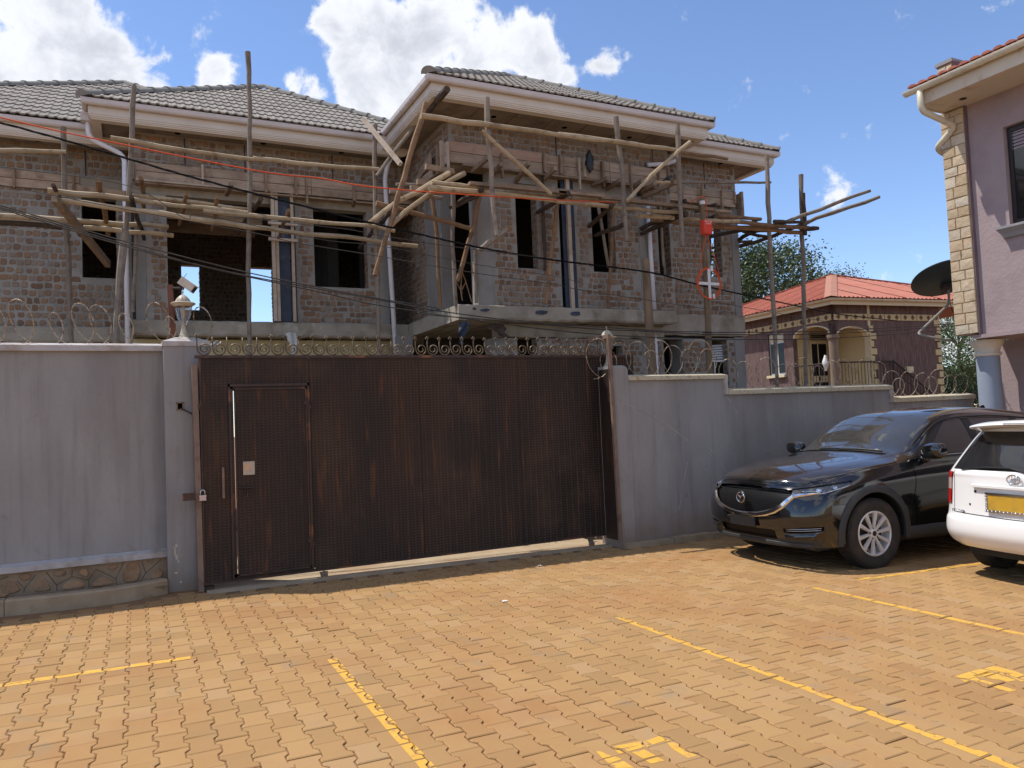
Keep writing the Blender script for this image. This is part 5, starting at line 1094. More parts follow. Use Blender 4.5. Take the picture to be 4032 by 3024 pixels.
# ---- scaffold at the right end, standing free against the sky
t = scaf((10.6, 10, 0), 'two tall thin scaffold poles at the right end with a ragged platform against the sky')
for nm, pts, r, mt in [('upright', [(10.168, 9.9, 6.118), (10.149, 9.9, 5.452), (10.118, 9.9, 4.831), (10.107, 9.9, 3.181), (10.091, 9.9, 1.876)], 0.037, 'pole_grey'), ('upright', [(10.982, 9.9, 5.853), (10.963, 9.9, 5.102), (10.932, 9.9, 4.68), (10.861, 9.9, 3.407), (10.761, 9.9, 1.862)], 0.037, 'pole_grey'), ('upright', [(10.92, 9.82, 5.481), (10.924, 9.82, 5.078), (10.912, 9.82, 4.712)], 0.035, 'pole_dark'), ('ledger', [(8.856, 9.8, 4.889), (9.342, 9.8, 4.902), (9.823, 9.8, 4.907)], 0.035, 'pole_brown'), ('ledger', [(8.926, 9.8, 4.809), (9.973, 9.8, 4.82), (10.983, 9.8, 4.84)], 0.038, 'pole_brown'), ('ledger', [(8.833, 9.9, 4.748), (10.068, 9.9, 4.77), (10.889, 9.9, 4.773)], 0.042, 'pole_brown'), ('ledger', [(10.09, 9.75, 4.876), (10.479, 9.75, 4.902), (10.806, 9.75, 4.92)], 0.03, 'pole_dark'), ('ledger', [(10.779, 9.8, 4.825), (11.216, 9.8, 4.853)], 0.042, 'pole_dark'), ('ledger', [(9.495, 10.2, 4.842), (10.09, 10.2, 4.813), (10.775, 10.2, 4.885)], 0.03, 'pole_dark'), ('ledger', [(9.786, 10.3, 4.626), (10.117, 10.3, 4.637)], 0.026, 'pole_dark'), ('brace', [(9.787, 10.2, 4.791), (10.085, 10.2, 4.749), (10.448, 10.2, 4.732)], 0.028, 'pole_dark')]:
    pole(nm, pts, r, mt, t, wob=.45)
for pts, mts in [([(9.389, 10.6, 4.764), (9.815, 10.2, 4.804), (10.38, 9.75, 4.886)], 'pole_dark'), ([(10.405, 9.8, 4.895), (10.82, 9.5, 5.058), (11.65, 9.0, 5.356)], 'pole_grey'), ([(10.065, 10.6, 4.627), (10.448, 10.2, 4.739), (10.844, 9.8, 4.897)], 'pole_dark'), ([(10.868, 9.85, 4.891), (10.922, 9.6, 4.947), (12.009, 9.1, 5.309)], 'pole_grey'), ([(10.074, 10.6, 4.747), (10.017, 10.3, 4.779), (10.058, 10.0, 4.783)], 'pole_dark'), ([(9.243, 10.5, 5.045), (9.165, 10.2, 5.023)], 'pole_dark'), ([(9.689, 10.4, 5.012), (9.477, 10.0, 4.935)], 'pole_dark'), ([(10.048, 10.2, 4.983), (9.932, 9.9, 4.945)], 'pole_dark')]:
    pole('putlog', pts, .034, mts, t, wob=.4)

# ================================================================ BROWN HOUSE WITH THE RED IRON ROOF
A5 = radians(5); HX = Vector((cos(A5), -sin(A5), 0)); HY = Vector((sin(A5), cos(A5), 0)); H0 = Vector((17.663, 15.127, 0))
bh = thing('brown_house', (17.66, 15.13, 1.2), 'single-storey dark brown house with a red iron roof, cream quoins and arched porch', 'house')
def hp(a, b, z_): return H0 + HX * a + HY * b + Vector((0, 0, z_))
def hbox(a0, a1, b0, b1, z0, z1):
    return MB().add([hp(a, b, z_) for z_ in (z0, z1) for a, b in ((a0, b0), (a1, b0), (a1, b1), (a0, b1))], [(3, 2, 1, 0), (4, 5, 6, 7), (0, 1, 5, 4), (1, 2, 6, 5), (2, 3, 7, 6), (3, 0, 4, 7)])
def hpoly(side, pts, d0, d1):
    """polygon in (along, z) on face side 'f' (front, -HY) or 'l' (left, -HX), between depths d0..d1 outward"""
    f = (lambda u, d, z_: hp(u, -d, z_)) if side == 'f' else (lambda u, d, z_: hp(-d, u, z_))
    n_ = len(pts); v = [f(u, d0, z_) for u, z_ in pts] + [f(u, d1, z_) for u, z_ in pts]
    return MB().add(v, [tuple(range(n_))[::-1], tuple(range(n_, 2 * n_))] + [(i, (i + 1) % n_, n_ + (i + 1) % n_, n_ + i) for i in range(n_)])
def arch(side, u0, u1, zs_, zt, zb, zw, ua, ub, mat):
    """wall strip from ua..ub, zb..zw with an arched opening u0..u1 springing at zs_, crown zt"""
    c = (u0 + u1) / 2; w = (u1 - u0) / 2
    cur = [(c - w * cos(t), zs_ + (zt - zs_) * sin(t)) for t in [pi * i / 14 for i in range(15)]]
    for a, b in zip(cur, cur[1:]): put('wall', hpoly(side, [(a[0], a[1]), (b[0], b[1]), (b[0], zw), (a[0], zw)], -.16, 0), mat, bh)
    m = hpoly(side, [(cur[0][0], cur[0][1])] + cur[1:-1] + [(cur[-1][0], cur[-1][1])] + [(p[0] + (c - p[0]) * .07, p[1] - .03) for p in cur[::-1]], -.165, .012)
    put('arch_trim', m, 'house_cream', bh)
ZW, ZG = 4.52, -.6
# front face (right): porch opening 0.18..1.40, then solid wall to 4.12
put('wall', hbox(1.40, 4.12, 0, .16, ZG, ZW), 'house_brown', bh)
arch('f', .10, 1.30, 3.62, 3.86, 0, ZW, -.1, 1.4, 'house_brown')
put('wall', hbox(1.30, 1.40, 0, .16, 1.4, ZW), 'house_cream', bh); put('wall', hbox(-.0, .10, 0, .16, 3.62, ZW), 'house_brown', bh)
# left face: wall with window beyond the porch arch
put('wall', hbox(0, .16, 1.62, 2.02, ZG, ZW), 'house_brown', bh); put('wall', hbox(0, .16, 2.72, 7.5, ZG, ZW), 'house_brown', bh)
put('wall', hbox(0, .16, 2.02, 2.72, ZG, 2.64), 'house_brown', bh); put('wall', hbox(0, .16, 2.02, 2.72, 3.92, ZW), 'house_brown', bh)
arch('l', .12, 1.60, 3.70, 3.97, 0, ZW, 0, 1.6, 'house_brown')
put('wall', hbox(0, .16, .0, .12, 3.62, ZW), 'house_brown', bh); put('wall', hbox(4.12, 4.13, .0, 7.5, ZG, ZW), 'house_brown', bh)
# porch interior
put('porch_wall', hbox(.16, 1.62, 1.62, 1.74, 1.2, 4.3), 'house_yellow', bh); put('porch_wall', hbox(1.40, 1.52, .16, 1.62, 1.2, 4.3), 'house_yellow', bh)
put('porch_floor', hbox(-.05, 1.45, -.05, 1.65, 1.2, 1.40), 'yard_concrete', bh); put('porch_ceiling', hbox(.16, 1.40, .16, 1.62, 4.3, 4.36), 'house_cream', bh)
put('porch_base', hbox(-.03, 1.43, -.03, 1.63, ZG, 1.2), 'house_brown', bh)
c = hp(.06, .08, 0)
put('column', MB().lathe([(.13, 1.4), (.13, 3.3), (.135, 3.48), (.16, 3.5), (.17, 3.56), (.17, 3.62), (0, 3.62)], (c.x, c.y, 0), 18), 'column_brown', bh, smooth='auto')
# porch door and glazing
d = put('door', hbox(.62, 1.28, 1.585, 1.615, 1.42, 3.62), 'house_cream', bh)
for a, b in ((.67, .88), (.93, 1.23)):
    put('pane', hbox(a, b, 1.575, 1.584, 2.55, 3.52), 'window_dark', d); put('pane', hbox(a, b, 1.575, 1.584, 1.5, 2.35), 'window_dark', d)
put('door_handle', hbox(.90, .92, 1.55, 1.58, 2.40, 2.52), 'dark_metal', d)
for i in range(4): put('louvre', hbox(.65, 1.25, 1.56, 1.58, 3.66 + .05 * i, 3.69 + .05 * i), 'frame_dark', bh)
# window on the left face
w = put('window', hbox(.06, .09, 2.02, 2.72, 2.64, 3.92), 'white_metal', bh)
for a, b in ((2.07, 2.34), (2.40, 2.67)): put('pane', hbox(.045, .059, a, b, 2.70, 3.62), 'window_dark', w)
for i in range(4): put('louvre', hbox(.03, .055, 2.05, 2.69, 3.68 + .06 * i, 3.715 + .06 * i), 'house_cream', w)
put('sill', hbox(-.09, .06, 1.97, 2.77, 2.56, 2.64), 'house_cream', w); put('sill', hbox(-.04, .0, 2.0, 2.74, 2.20, 2.26), 'house_cream', w)
# frieze of cream panels with brown diamonds
def frieze(side, u0, u1, n_):
    wd = (u1 - u0) / n_
    for i in range(n_):
        a, b = u0 + i * wd, u0 + (i + 1) * wd
        p = put('frieze_panel', hpoly(side, [(a + .012, 4.035), (b - .012, 4.035), (b - .012, 4.215), (a + .012, 4.215)], .002, .03), 'house_yellow', bh)
        for c_ in ((a + wd * .27, a + wd * .74) if wd > .4 else ((a + b) / 2,)):
            put('diamond', hpoly(side, [(c_ - .075, 4.125), (c_, 4.05), (c_ + .075, 4.125), (c_, 4.2)], .0305, .04), 'diamond_brown', p)
frieze('f', .0, .3 + 3.55, 6) if False else frieze('f', .02, 3.83, 6)
frieze('f', 3.845, 4.12, 1); frieze('l', .02, 7.4, 11)
# quoins
def quoins(side, u, flip, z0, z1, step=.255):
    z_ = z0; k = 0
    while z_ < z1:
        wd = .25 if k % 2 else .15
        a, b = (u, u + wd) if not flip else (u - wd, u)
        put('quoin', hpoly(side, [(a, z_ + .012), (b, z_ + .012), (b, z_ + step * .72), (a, z_ + step * .72)], .001, .035), 'house_yellow', bh); z_ += step * .86; k += 1
quoins('f', 1.305, False, 1.5, 3.9); quoins('f', 4.125, True, -.3, 4.0)
# wall lamp
put('wall_lamp', hbox(2.60, 2.64, -.10, 0, 2.50, 2.68).join(hbox(2.64, 2.84, -.11, -.02, 2.49, 2.67)), 'house_cream', bh)
# roof: two corrugated slopes, hip cap, gutter
EZ = 4.585; OV = .40; T_ = 3.75; PT = .36; APZ = EZ + .03 + (T_ + OV) * PT
def slope(fn, n_, L, parent):
    k = 0
    for i in range(n_):
        m = MB(); rows = []
        x0_, x1_ = L * i / n_, L * (i + 1) / n_ + .01; N = int((x1_ - x0_) / .026)
        for j in range(N + 1):
            u = x0_ + (x1_ - x0_) * j / N; h = .028 * (1 if (j % 6) in (0, 1) else 0)
            rows.append([fn(u, 0, h), fn(u, .5, h), fn(u, 1, h)])
        put('roof_sheet', m.grid(rows), 'red_iron', parent)
rf = put('roof', MB().add([hp(-OV, -OV, EZ + .015), hp(8.2, -OV, EZ + .015), hp(8.2, 8.2, EZ + .015), hp(-OV, 8.2, EZ + .015), hp(T_, T_, APZ - .03)], [(0, 1, 4), (1, 2, 4), (2, 3, 4), (3, 0, 4), (3, 2, 1, 0)]), 'red_iron', bh)
WR = 4.9 + OV
def front(u, v, h):
    uu = u - OV - .03; lim = min(uu + OV, (8.2 - uu)) if uu > 2 * T_ - 8.2 else uu + OV
    top = max(0.0, min(T_ + OV, uu + OV, 2 * T_ - uu + .45)); b = -OV - .04 + top * v
    return hp(uu, b, EZ + .03 + top * v * PT + h)
def left(u, v, h):
    uu = u - OV - .03; top = max(0.0, min(T_ + OV, uu + OV, 2 * T_ - uu + .45)); a = -OV - .04 + top * v
    return hp(a, uu, EZ + .03 + top * v * PT + h)
slope(front, 6, 8.3, rf); slope(left, 8, 8.3, rf)
pa, pb = hp(-OV - .03, -OV - .03, EZ + .06), hp(T_, T_, APZ + .06)
m = MB(); sd_ = (HX - HY).normalized() * .17; m.add([pa - sd_ - Vector((0, 0, .035)), pa, pa + sd_ - Vector((0, 0, .035)), pb - sd_ - Vector((0, 0, .035)), pb, pb + sd_ - Vector((0, 0, .035))], [(0, 1, 4, 3), (1, 2, 5, 4)])
put('hip_cap', m, 'hip_cap', rf, fixn=False)
for q0, q1 in ((hp(T_, T_, APZ + .05), hp(8.3, -.35, EZ + .08)), (hp(T_, T_, APZ + .05), hp(-.35, 8.3, EZ + .08))):
    put('hip_cap', MB().beam(q0, q1, .22, .03), 'red_iron', rf)
put('fascia', hbox(-OV + .02, 4.55, -OV + .02, -OV + .06, EZ - .17, EZ).join(hbox(-OV + .02, -OV + .06, -OV + .06, 7.9, EZ - .17, EZ)), 'house_cream', bh)
put('soffit', hbox(-OV + .06, 4.55, -OV + .06, 7.9, EZ - .09, EZ - .07), 'house_brown', bh)
g = MB(); rows = []
for p0, q in ((hp(4.62, -OV - .055, EZ - .03), HY), (hp(-OV - .055, -OV - .055, EZ - .03), (HX + HY)), (hp(-OV - .055, 7.9, EZ - .03), HX)):
    rows.append([p0 + q * (.055 * cos(t)) * (1 if q.length < 1.2 else 1) + Vector((0, 0, .055 * sin(t) + .02)) for t in [pi + i * pi / 8 for i in range(9)]])
put('gutter', g.grid(rows), 'pvc_cream', bh, smooth=True)
# porch and stair railings
rl = put('railing', MB().tube([hp(.15, -.03, 2.83), hp(2.07, -.10, 2.83)], .022, 6).tube([hp(.15, -.03, 1.55), hp(2.07, -.10, 1.55)], .012, 5), 'rail_black', bh)
for i in range(17): put('baluster', MB().tube([hp(.2 + i * .115, -.035 - .004 * i, 1.5), hp(.2 + i * .115, -.035 - .004 * i, 2.82)], .008, 5), 'rail_black', rl)
rs = put('railing', MB().tube([hp(2.07, -.10, 2.85), hp(3.65, -.15, 1.75)], .024, 6).tube([hp(2.07, -.12, 2.55), hp(3.65, -.17, 1.45)], .014, 5).tube([hp(2.07, -.1, .8), hp(2.07, -.1, 2.87)], .02, 6), 'rail_black', bh)
for i in range(12): put('baluster', MB().tube([hp(2.2 + i * .12, -.12, 1.0 - .02 * i), hp(2.2 + i * .12, -.12, 2.76 - i * .0835)], .008, 5), 'rail_black', rs)
rr_ = put('railing', MB().tube([hp(-.04, .2, 2.83), hp(-.04, 1.55, 2.83)], .022, 6).tube([hp(-.04, .2, 1.5), hp(-.04, 1.55, 1.5)], .012, 5), 'rail_black', bh)
for i in range(12): put('baluster', MB().tube([hp(-.04, .25 + i * .115, 1.5), hp(-.04, .25 + i * .115, 2.83)], .008, 5), 'rail_black', rr_)
put('stair', hbox(1.45, 3.8, -.5, -.02, ZG, .8), 'yard_concrete', bh)
m = MB(); rows = []; r = random.Random(3); c = hp(-.07, .28, 2.87)
for i in range(7): rows.append([c + Vector((.10 * (1 - abs(i - 3) / 4.2) * cos(t) * r.uniform(.7, 1.25), .10 * (1 - abs(i - 3) / 4.2) * sin(t) * r.uniform(.7, 1.25), (i - 3.4) * .075)) for t in [2 * pi * j / 9 for j in range(9)]])
put('cloth', m.grid(rows, True), 'white_metal', None, 'white bundle hanging on the porch railing of the brown house', 'cloth', smooth=True, org=tuple(c))
# ================================================================ MAUVE BUILDING AT THE RIGHT EDGE
mv = thing('mauve_building', (12.2, 4, 0), 'two-storey mauve rendered building with a sandstone-clad corner at the right edge', 'building')
XW = 12.06
def mvwall(y0, y1, z0, z1): return put('wall', MB().box((XW, y0, z0), (XW + .2, y1, z1)), 'wall_mauve', mv)
mvwall(6.93, 7.46, 2.64, 6.33); mvwall(5.3, 6.93, 2.64, 4.26); mvwall(5.3, 6.93, 5.78, 6.33); mvwall(-3, 5.3, 2.64, 6.33)
put('reveal', MB().box((XW + .14, 6.925, 4.26), (XW + .2, 6.94, 5.78)), 'wall_mauve', mv)
put('end_wall', MB().box((12.02, 7.60, 2.66), (17, 7.845, 6.34)), 'wall_mauve', mv)
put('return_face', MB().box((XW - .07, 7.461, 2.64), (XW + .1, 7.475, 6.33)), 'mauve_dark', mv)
# sandstone pilaster: coursed ashlar blocks
pl = put('pilaster_core', MB().box((11.985, 7.478, 2.665), (12.25, 7.858, 6.32)), 'ashlar_joint', mv)
put('pilaster_core', MB().box((11.985, 7.60, 6.55), (12.5, 7.858, 7.105)), 'ashlar_joint', mv)
def ash(x, y0, y1, z0, z1, par, seed):
    r = random.Random(seed); z_ = z0; k = 0
    while z_ < z1 - .05:
        h = min(r.uniform(.15, .185), z1 - z_); s = r.choice((.38, .45, .5, .6, .64)); ym = y0 + (y1 - y0) * s
        for a, b in ((y0, ym), (ym, y1)):
            j = lambda: r.uniform(-.004, .004); dx = r.uniform(.012, .022)
            f = [(x, a + .004, z_ + .004 + j()), (x, b - .004, z_ + .004 + j()), (x, b - .004, z_ + h - .003 + j()), (x, a + .004, z_ + h - .003 + j())]
            cen = (x - dx - r.uniform(.002, .006), (a + b) / 2 + r.uniform(-.03, .03), z_ + h / 2 + r.uniform(-.02, .02))
            fr = [(x - dx + j() * .6, lerp(q[1], cen[1], .06), lerp(q[2], cen[2], .08)) for q in f]
            put('ashlar_block', MB().add(f + fr + [cen], [(i, (i + 1) % 4, 4 + (i + 1) % 4, 4 + i) for i in range(4)] + [(4 + i, 4 + (i + 1) % 4, 8) for i in range(4)]), 'ashlar', mv)
        z_ += h
ash(11.985, 7.478, 7.858, 2.665, 6.30, mv, 4); ash(11.985, 7.602, 7.858, 6.58, 7.10, mv, 9)
put('pilaster_cap', MB().box((11.955, 7.585, 7.108), (12.52, 7.875, 7.165)), 'sill_grey', mv)
# parapet
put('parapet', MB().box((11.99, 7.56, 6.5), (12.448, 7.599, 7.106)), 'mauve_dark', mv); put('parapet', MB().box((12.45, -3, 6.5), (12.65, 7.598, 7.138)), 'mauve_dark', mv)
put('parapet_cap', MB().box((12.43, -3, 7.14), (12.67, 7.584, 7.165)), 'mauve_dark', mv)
# eave: soffit, fascia, gutter and brackets
put('soffit', MB().box((11.36, -3, 6.33), (12.3, 7.77, 6.36)), 'eave_cream', mv)
for y in (7.30, 5.6, 3.9): put('vent', MB().lathe([(0, 0), (.055, 0), (.055, -.003), (0, -.003)], (11.72, y, 6.328), 16), 'frame_dark', mv)
put('fascia', MB().box((11.32, -3, 6.33), (11.36, 7.78, 6.60)), 'eave_cream', mv); put('verge', MB().box((11.36, 7.77, 6.31), (12.3, 7.80, 6.62)), 'eave_cream', mv)
g = MB(); rows = []
for y in (7.93, 4, 0, -3): rows.append([(11.245 + .068 * cos(t), y, 6.60 + .075 * sin(t)) for t in [pi + i * pi / 9 for i in range(10)]] + [(11.245 + .058 * cos(t), y, 6.605 + .065 * sin(t)) for t in [2 * pi - i * pi / 9 for i in range(10)]])
gt = put('gutter', g.grid(rows, True), 'pvc_cream', mv, smooth='auto')
put('gutter_end', MB().lathe([(0, 0), (.07, 0), (.07, .012), (0, .012)], (11.245, 7.925, 6.60), 14, axis=1, a0=pi, a1=2 * pi), 'pvc_cream', gt)
for y in (7.45, 7.0, 6.68, 6.2, 5.7, 5.2, 4.7):
    rows = [[(11.245 + .074 * cos(t), y + d, 6.60 + .082 * sin(t)) for t in [pi + i * pi / 9 for i in range(10)]] for d in (-.03, .03)]
    b = MB().grid(rows); put('gutter_bracket', b, 'pvc_cream', gt, smooth=True)
dp = bend([(11.245, 7.68, 6.56), (11.245, 7.68, 6.22), (11.92, 7.58, 6.02), (11.95, 7.93, 5.80), (12.10, 7.96, 5.74), (12.55, 7.96, 5.70), (12.55, 7.96, 2.7)], 5)
put('downpipe', MB().tube(dp, .048, 12), 'pvc_cream', mv, smooth=True)
# clay tiles above the gutter
m = MB()
rf2 = put('roof', MB().add([(11.25, -3, 6.615), (11.25, 7.85, 6.615), (12.44, 7.555, 6.86), (12.44, -3, 6.86)], [(0, 1, 2, 3)]), 'clay_tile', mv)
for k in range(4):
    y = 7.80 if k < 2 else 7.45
    while y > 3.0:
        if k < 2 or y > 5.5:
            if not (k > 2 and y > 7.4):
                x0_ = 11.22 + k * .30; z0_ = 6.625 + k * .06
                rows = [[(x0_ + dx, y + .075 * cos(t), z0_ + dx * .2 + .045 * sin(t) + (.02 if dx == 0 else 0)) for t in [i * pi / 6 for i in range(7)]] for dx in (0, .34)]
                mm = MB().grid(rows); mm.f.append(tuple(range(7))); put('roof_tile', mm, 'clay_tile', rf2, smooth='auto', fixn=False)
        y -= .17
# window
w = thing('window', (XW, 6.2, 4.26), 'dark framed upper window of the mauve building at the right edge', 'window')
w.parent = mv; w.location = (XW - 12.2, 6.2 - 4, 4.26); ORG[w.name] = (XW, 6.2, 4.26)
for k in ('label', 'category'): del w[k]
put('frame', MB().box((XW + .08, 6.86, 4.29), (XW + .13, 6.92, 5.77)).join(MB().box((XW + .08, 5.3, 5.70), (XW + .13, 6.86, 5.77))).join(MB().box((XW + .08, 5.3, 4.29), (XW + .13, 6.86, 4.34))).join(MB().box((XW + .08, 6.05, 4.34), (XW + .13, 6.10, 5.70))), 'frame_dark', w)
put('pane', MB().box((XW + .10, 5.3, 4.34), (XW + .11, 6.86, 5.42)), 'car_glass', w)
for i in range(5): put('louvre', MB().obox((XW + .10, 6.08, 5.46 + i * .052), (0, 1, 0), (1, 0, .5), (-.5, 0, 1), .78, .03, .004), 'frame_dark', w)
m = MB(); rows = []
for y in (7.03, 5.2): rows.append([(XW + .0, y, 4.06), (XW - .05, y - .02, 4.07), (XW - .08, y, 4.13), (XW - .13, y + .02, 4.18), (XW - .15, y + .03, 4.20), (XW - .15, y + .03, 4.235), (XW + .1, y + .03, 4.262)])
m.grid(rows); m.f.append(tuple(range(7)))
put('sill', m, 'sill_grey', w)
# ground floor below the overhang
put('overhang_slab', MB().box((12.0, -3, 2.58), (17, 7.60, 2.638)), 'wall_mauve', mv)
put('ground_wall', MB().box((13.1, 6.5, -.3), (13.3, 8.1, 2.58)), 'wall_mauve', mv)
put('ground_wall', MB().box((13.1, 5.9, 2.45), (13.3, 6.5, 2.58)), 'wall_mauve', mv); put('ground_wall', MB().box((13.31, -3, -.3), (17, 7.5, 2.57)), 'room_shade', mv)
dr = put('door', MB().box((13.12, 4.5, -.2), (13.16, 6.47, 2.44)), 'frame_dark', mv)
for i in range(9): put('louvre', MB().obox((13.08, 5.9, 1.35 + i * .075), (0, 1, 0), (1, 0, .6), (-.6, 0, 1), .2, .03, .003), 'white_metal', dr)
cl = put('column', MB().lathe([(.17, -.3), (.17, 2.30), (0, 2.30)], (12.40, 7.62, 0), 24), 'column_blue', mv, smooth='auto')
put('capital', MB().lathe([(.16, 2.30), (.19, 2.31), (.20, 2.335), (.19, 2.36), (.175, 2.37), (.175, 2.40), (.19, 2.44), (.225, 2.49), (.24, 2.52), (.24, 2.565), (0, 2.575)], (12.40, 7.62, 0), 24), 'cream_cap', cl, smooth='auto')
# satellite dish
ds = thing('satellite_dish', (11.99, 8.75, 3.35), 'large dark satellite dish seen from behind beside the sandstone corner', 'satellite dish')
cen = Vector((13.508, 8.95, 3.753)); ax = Vector((.22, .38, .90)).normalized(); e1 = Vector((.86, -.5, 0)).normalized(); e1 = (e1 - ax * e1.dot(ax)).normalized(); e2 = ax.cross(e1)
rows = []
for i in range(7):
    q = i / 6; rows.append([cen + e1 * (.58 * q * cos(t)) + e2 * (.58 * q * sin(t)) + ax * (.15 * q * q) for t in [2 * pi * j / 40 for j in range(40)]])
rows += [[p + ax * .012 for p in r_] for r_ in rows[::-1]]
put('reflector', MB().grid(rows, True), 'dish_teal', ds, smooth='auto')
put('mount', MB().obox(cen - ax * .05, e1, e2, ax, .10, .07, .05).join(MB().obox(cen - ax * .03 + e2 * .1, e1, e2, ax, .03, .12, .02)), 'dark_metal', ds)
put('mast', MB().tube(bend([cen - ax * .06, cen - ax * .06 + Vector((0, 0, -.30)), (12.1, 8.62, 2.78), (12.35, 8.2, 2.62)], 4), .022, 10), 'dish_pole', ds, smooth=True)
put('cable', MB().tube([cen + Vector((0, 0, -.2)), cen + Vector((.02, -.05, -.5)), cen + Vector((.15, -.3, -.75)), (12.2, 7.95, 2.55)], .006, 5), 'black_cable', ds, smooth=True)
# ================================================================ TREES
def tree(loc, h, crown, n_, size, label, mat, seed, trunk_r=.16, squash=.6, limbs=7):
    r = random.Random(seed); t = thing('tree', loc, label, 'tree'); x, y, z0 = loc; c = Vector(crown[:3]); R3 = Vector(crown[3:])
    m = MB(); base = Vector(loc); fork = base.lerp(c - Vector((0, 0, R3.z * .7)), .8); m.tube([base, base.lerp(fork, .5) + Vector((r.uniform(-.2, .2), 0, 0)), fork], [trunk_r, trunk_r * .8, trunk_r * .6], 9)
    tips = []
    for i in range(limbs):
        a = 2 * pi * i / limbs + r.uniform(-.3, .3); e = c + Vector((R3.x * .75 * cos(a), R3.y * .75 * sin(a), R3.z * r.uniform(-.3, .6)))
        mid = fork.lerp(e, .5) + Vector((r.uniform(-.2, .2), r.uniform(-.2, .2), .15)); m.tube([fork, mid, e], [trunk_r * .4, trunk_r * .25, .02], 6)
        tips += [mid.lerp(e, .6), e]
    put('trunk', m, 'bark', t, smooth=True)
    cl = []
    for i in range(n_):
        while True:
            d = Vector((r.uniform(-1, 1), r.uniform(-1, 1), r.uniform(-1, 1)))
            if .25 < d.length < 1: break
        d = d.normalized() * (d.length ** .5); cl.append(c + Vector((d.x * R3.x, d.y * R3.y, d.z * R3.z)))
    m = MB()
    for p in cl:
        k = int(r.uniform(34, 80)); s = size * r.uniform(2.2, 4.2)
        for j in range(k):
            q = p + Vector((r.gauss(0, s), r.gauss(0, s), r.gauss(0, s * squash)))
            d = Vector((r.gauss(0, 1), r.gauss(0, 1), r.gauss(-.15, .7))).normalized(); u = d.orthogonal().normalized(); u = Matrix.Rotation(r.uniform(0, 6.3), 3, d) @ u
            l, w_ = size * r.uniform(.7, 1.3), size * r.uniform(.22, .36)
            m.add([q, q + d * l * .5 + u * w_, q + d * l, q + d * l * .5 - u * w_], [(0, 1, 2, 3)])
    put('crown', m, mat, t, kind='stuff', fixn=False)
    return t
tree((26.7, 27.0, 0.0), 9, (27.487, 27.0, 7.516, 2.2, 2.1, 1.95), 240, .15, 'broad-leaved tree rising between the unfinished house and the red roof', 'leaf', 31, limbs=10)
tree((25.946, 29.0, 0.0), 9, (26.208, 29.0, 7.756, 2.3, 2.2, 2.0), 120, .17, 'broad-leaved tree glimpsed just behind the right corner of the unfinished house', 'leaf', 37)
tree((48.962, 42.0, 0.0), 9, (49.624, 42.0, 11.081, 1.6, 1.6, 1.1), 60, .16, 'distant tree top showing above the left slope of the red roof', 'leaf', 41)
tree((33.684, 22.0, 0.0), 6, (34.032, 22.0, 3.67, 2.6, 2.2, 1.3), 300, .10, 'feathery green tree between the brown house and the blue column', 'leaf_acacia', 43, squash=.35)
tree((40.896, 27.0, 0.0), 8, (41.523, 27.0, 6.001, 2.4, 2.2, 0.4), 90, .10, 'flat-topped acacia behind the satellite dish', 'leaf_acacia', 47, squash=.2)
tree((25.316, 17.0, 0.0), 3, (26.276, 17.5, 1.922, 1.3, 1.2, 0.5), 120, .08, 'low bushy tree behind the lowest step of the right wall', 'leaf_acacia', 53)
tree((69.27, 45.0, 0.0), 6, (70.206, 45.0, 2.728, 5, 4, 2.0), 160, .25, 'far tree on the skyline right of the brown house', 'leaf', 59)
# ================================================================ UTILITY POLES, BOX, COIL
up1 = thing('utility_pole', (6.98, 9.4, 0.0), 'sawn-off wooden utility pole beside the white downpipe', 'utility pole')
pts = [(7.026, 9.4, 3.968), (7.034, 9.4, 3.048), (7.049, 9.4, 2.183)]; pts = [Vector(p) for p in pts]; pts.append(pts[-1] + (pts[-1] - pts[0]).normalized() * 2.0)
put('shaft', MB().tube(pts, [.058, .066, .072, .078], 14), 'utility_wood', up1, smooth='auto')
up2 = thing('utility_pole', (8.124, 9.4, 0.0), 'tall wooden utility pole carrying the red box and orange cable coil', 'utility pole')
pts = [(8.201, 9.4, 5.063), (8.183, 9.4, 4.555), (8.194, 9.4, 3.889), (8.184, 9.4, 3.072), (8.152, 9.4, 2.206)]; pts = [Vector(p) for p in pts]; pts.append(pts[-1] + Vector((.02, 0, -2)))
put('shaft', MB().tube(pts, [.036, .040, .044, .05, .055, .066], 14), 'utility_wood', up2, smooth='auto')
put('collar', MB().lathe([(.040, -.03), (.046, -.025), (.046, .025), (.040, .03)], (8.197, 9.4, 4.94), 14), 'white_metal', up2, smooth='auto')
bc = Vector((8.095, 9.22, 4.489))
bx = thing('meter_box', tuple(bc), 'small red plastic junction box strapped to the tall utility pole', 'junction box')
w2, h2, d2 = .088, .122, .05
m = MB(); rows = []
for y, k in ((.05, 1), (-.02, 1), (-.045, .96), (-.055, .86)): rows.append([(bc.x + w2 * k * sx_ * (1 if abs(sz_) < .9 else .9), bc.y + y, bc.z + h2 * k * sz_ * (1 if abs(sx_) < .9 else .93)) for sx_, sz_ in ((-1, -.9), (-.9, -1), (.9, -1), (1, -.9), (1, .9), (.9, 1), (-.9, 1), (-1, .9))])
m.grid(rows, True); m.f.append(tuple(range(len(m.v) - 8, len(m.v))))
b_ = put('box', m, 'red_box', bx, smooth='auto')
put('latch', MB().box((bc.x + .085, bc.y - .05, bc.z - .06), (bc.x + .098, bc.y - .02, bc.z - .03)).join(MB().box((bc.x + .085, bc.y - .05, bc.z + .04), (bc.x + .098, bc.y - .02, bc.z + .07))), 'red_box', b_)
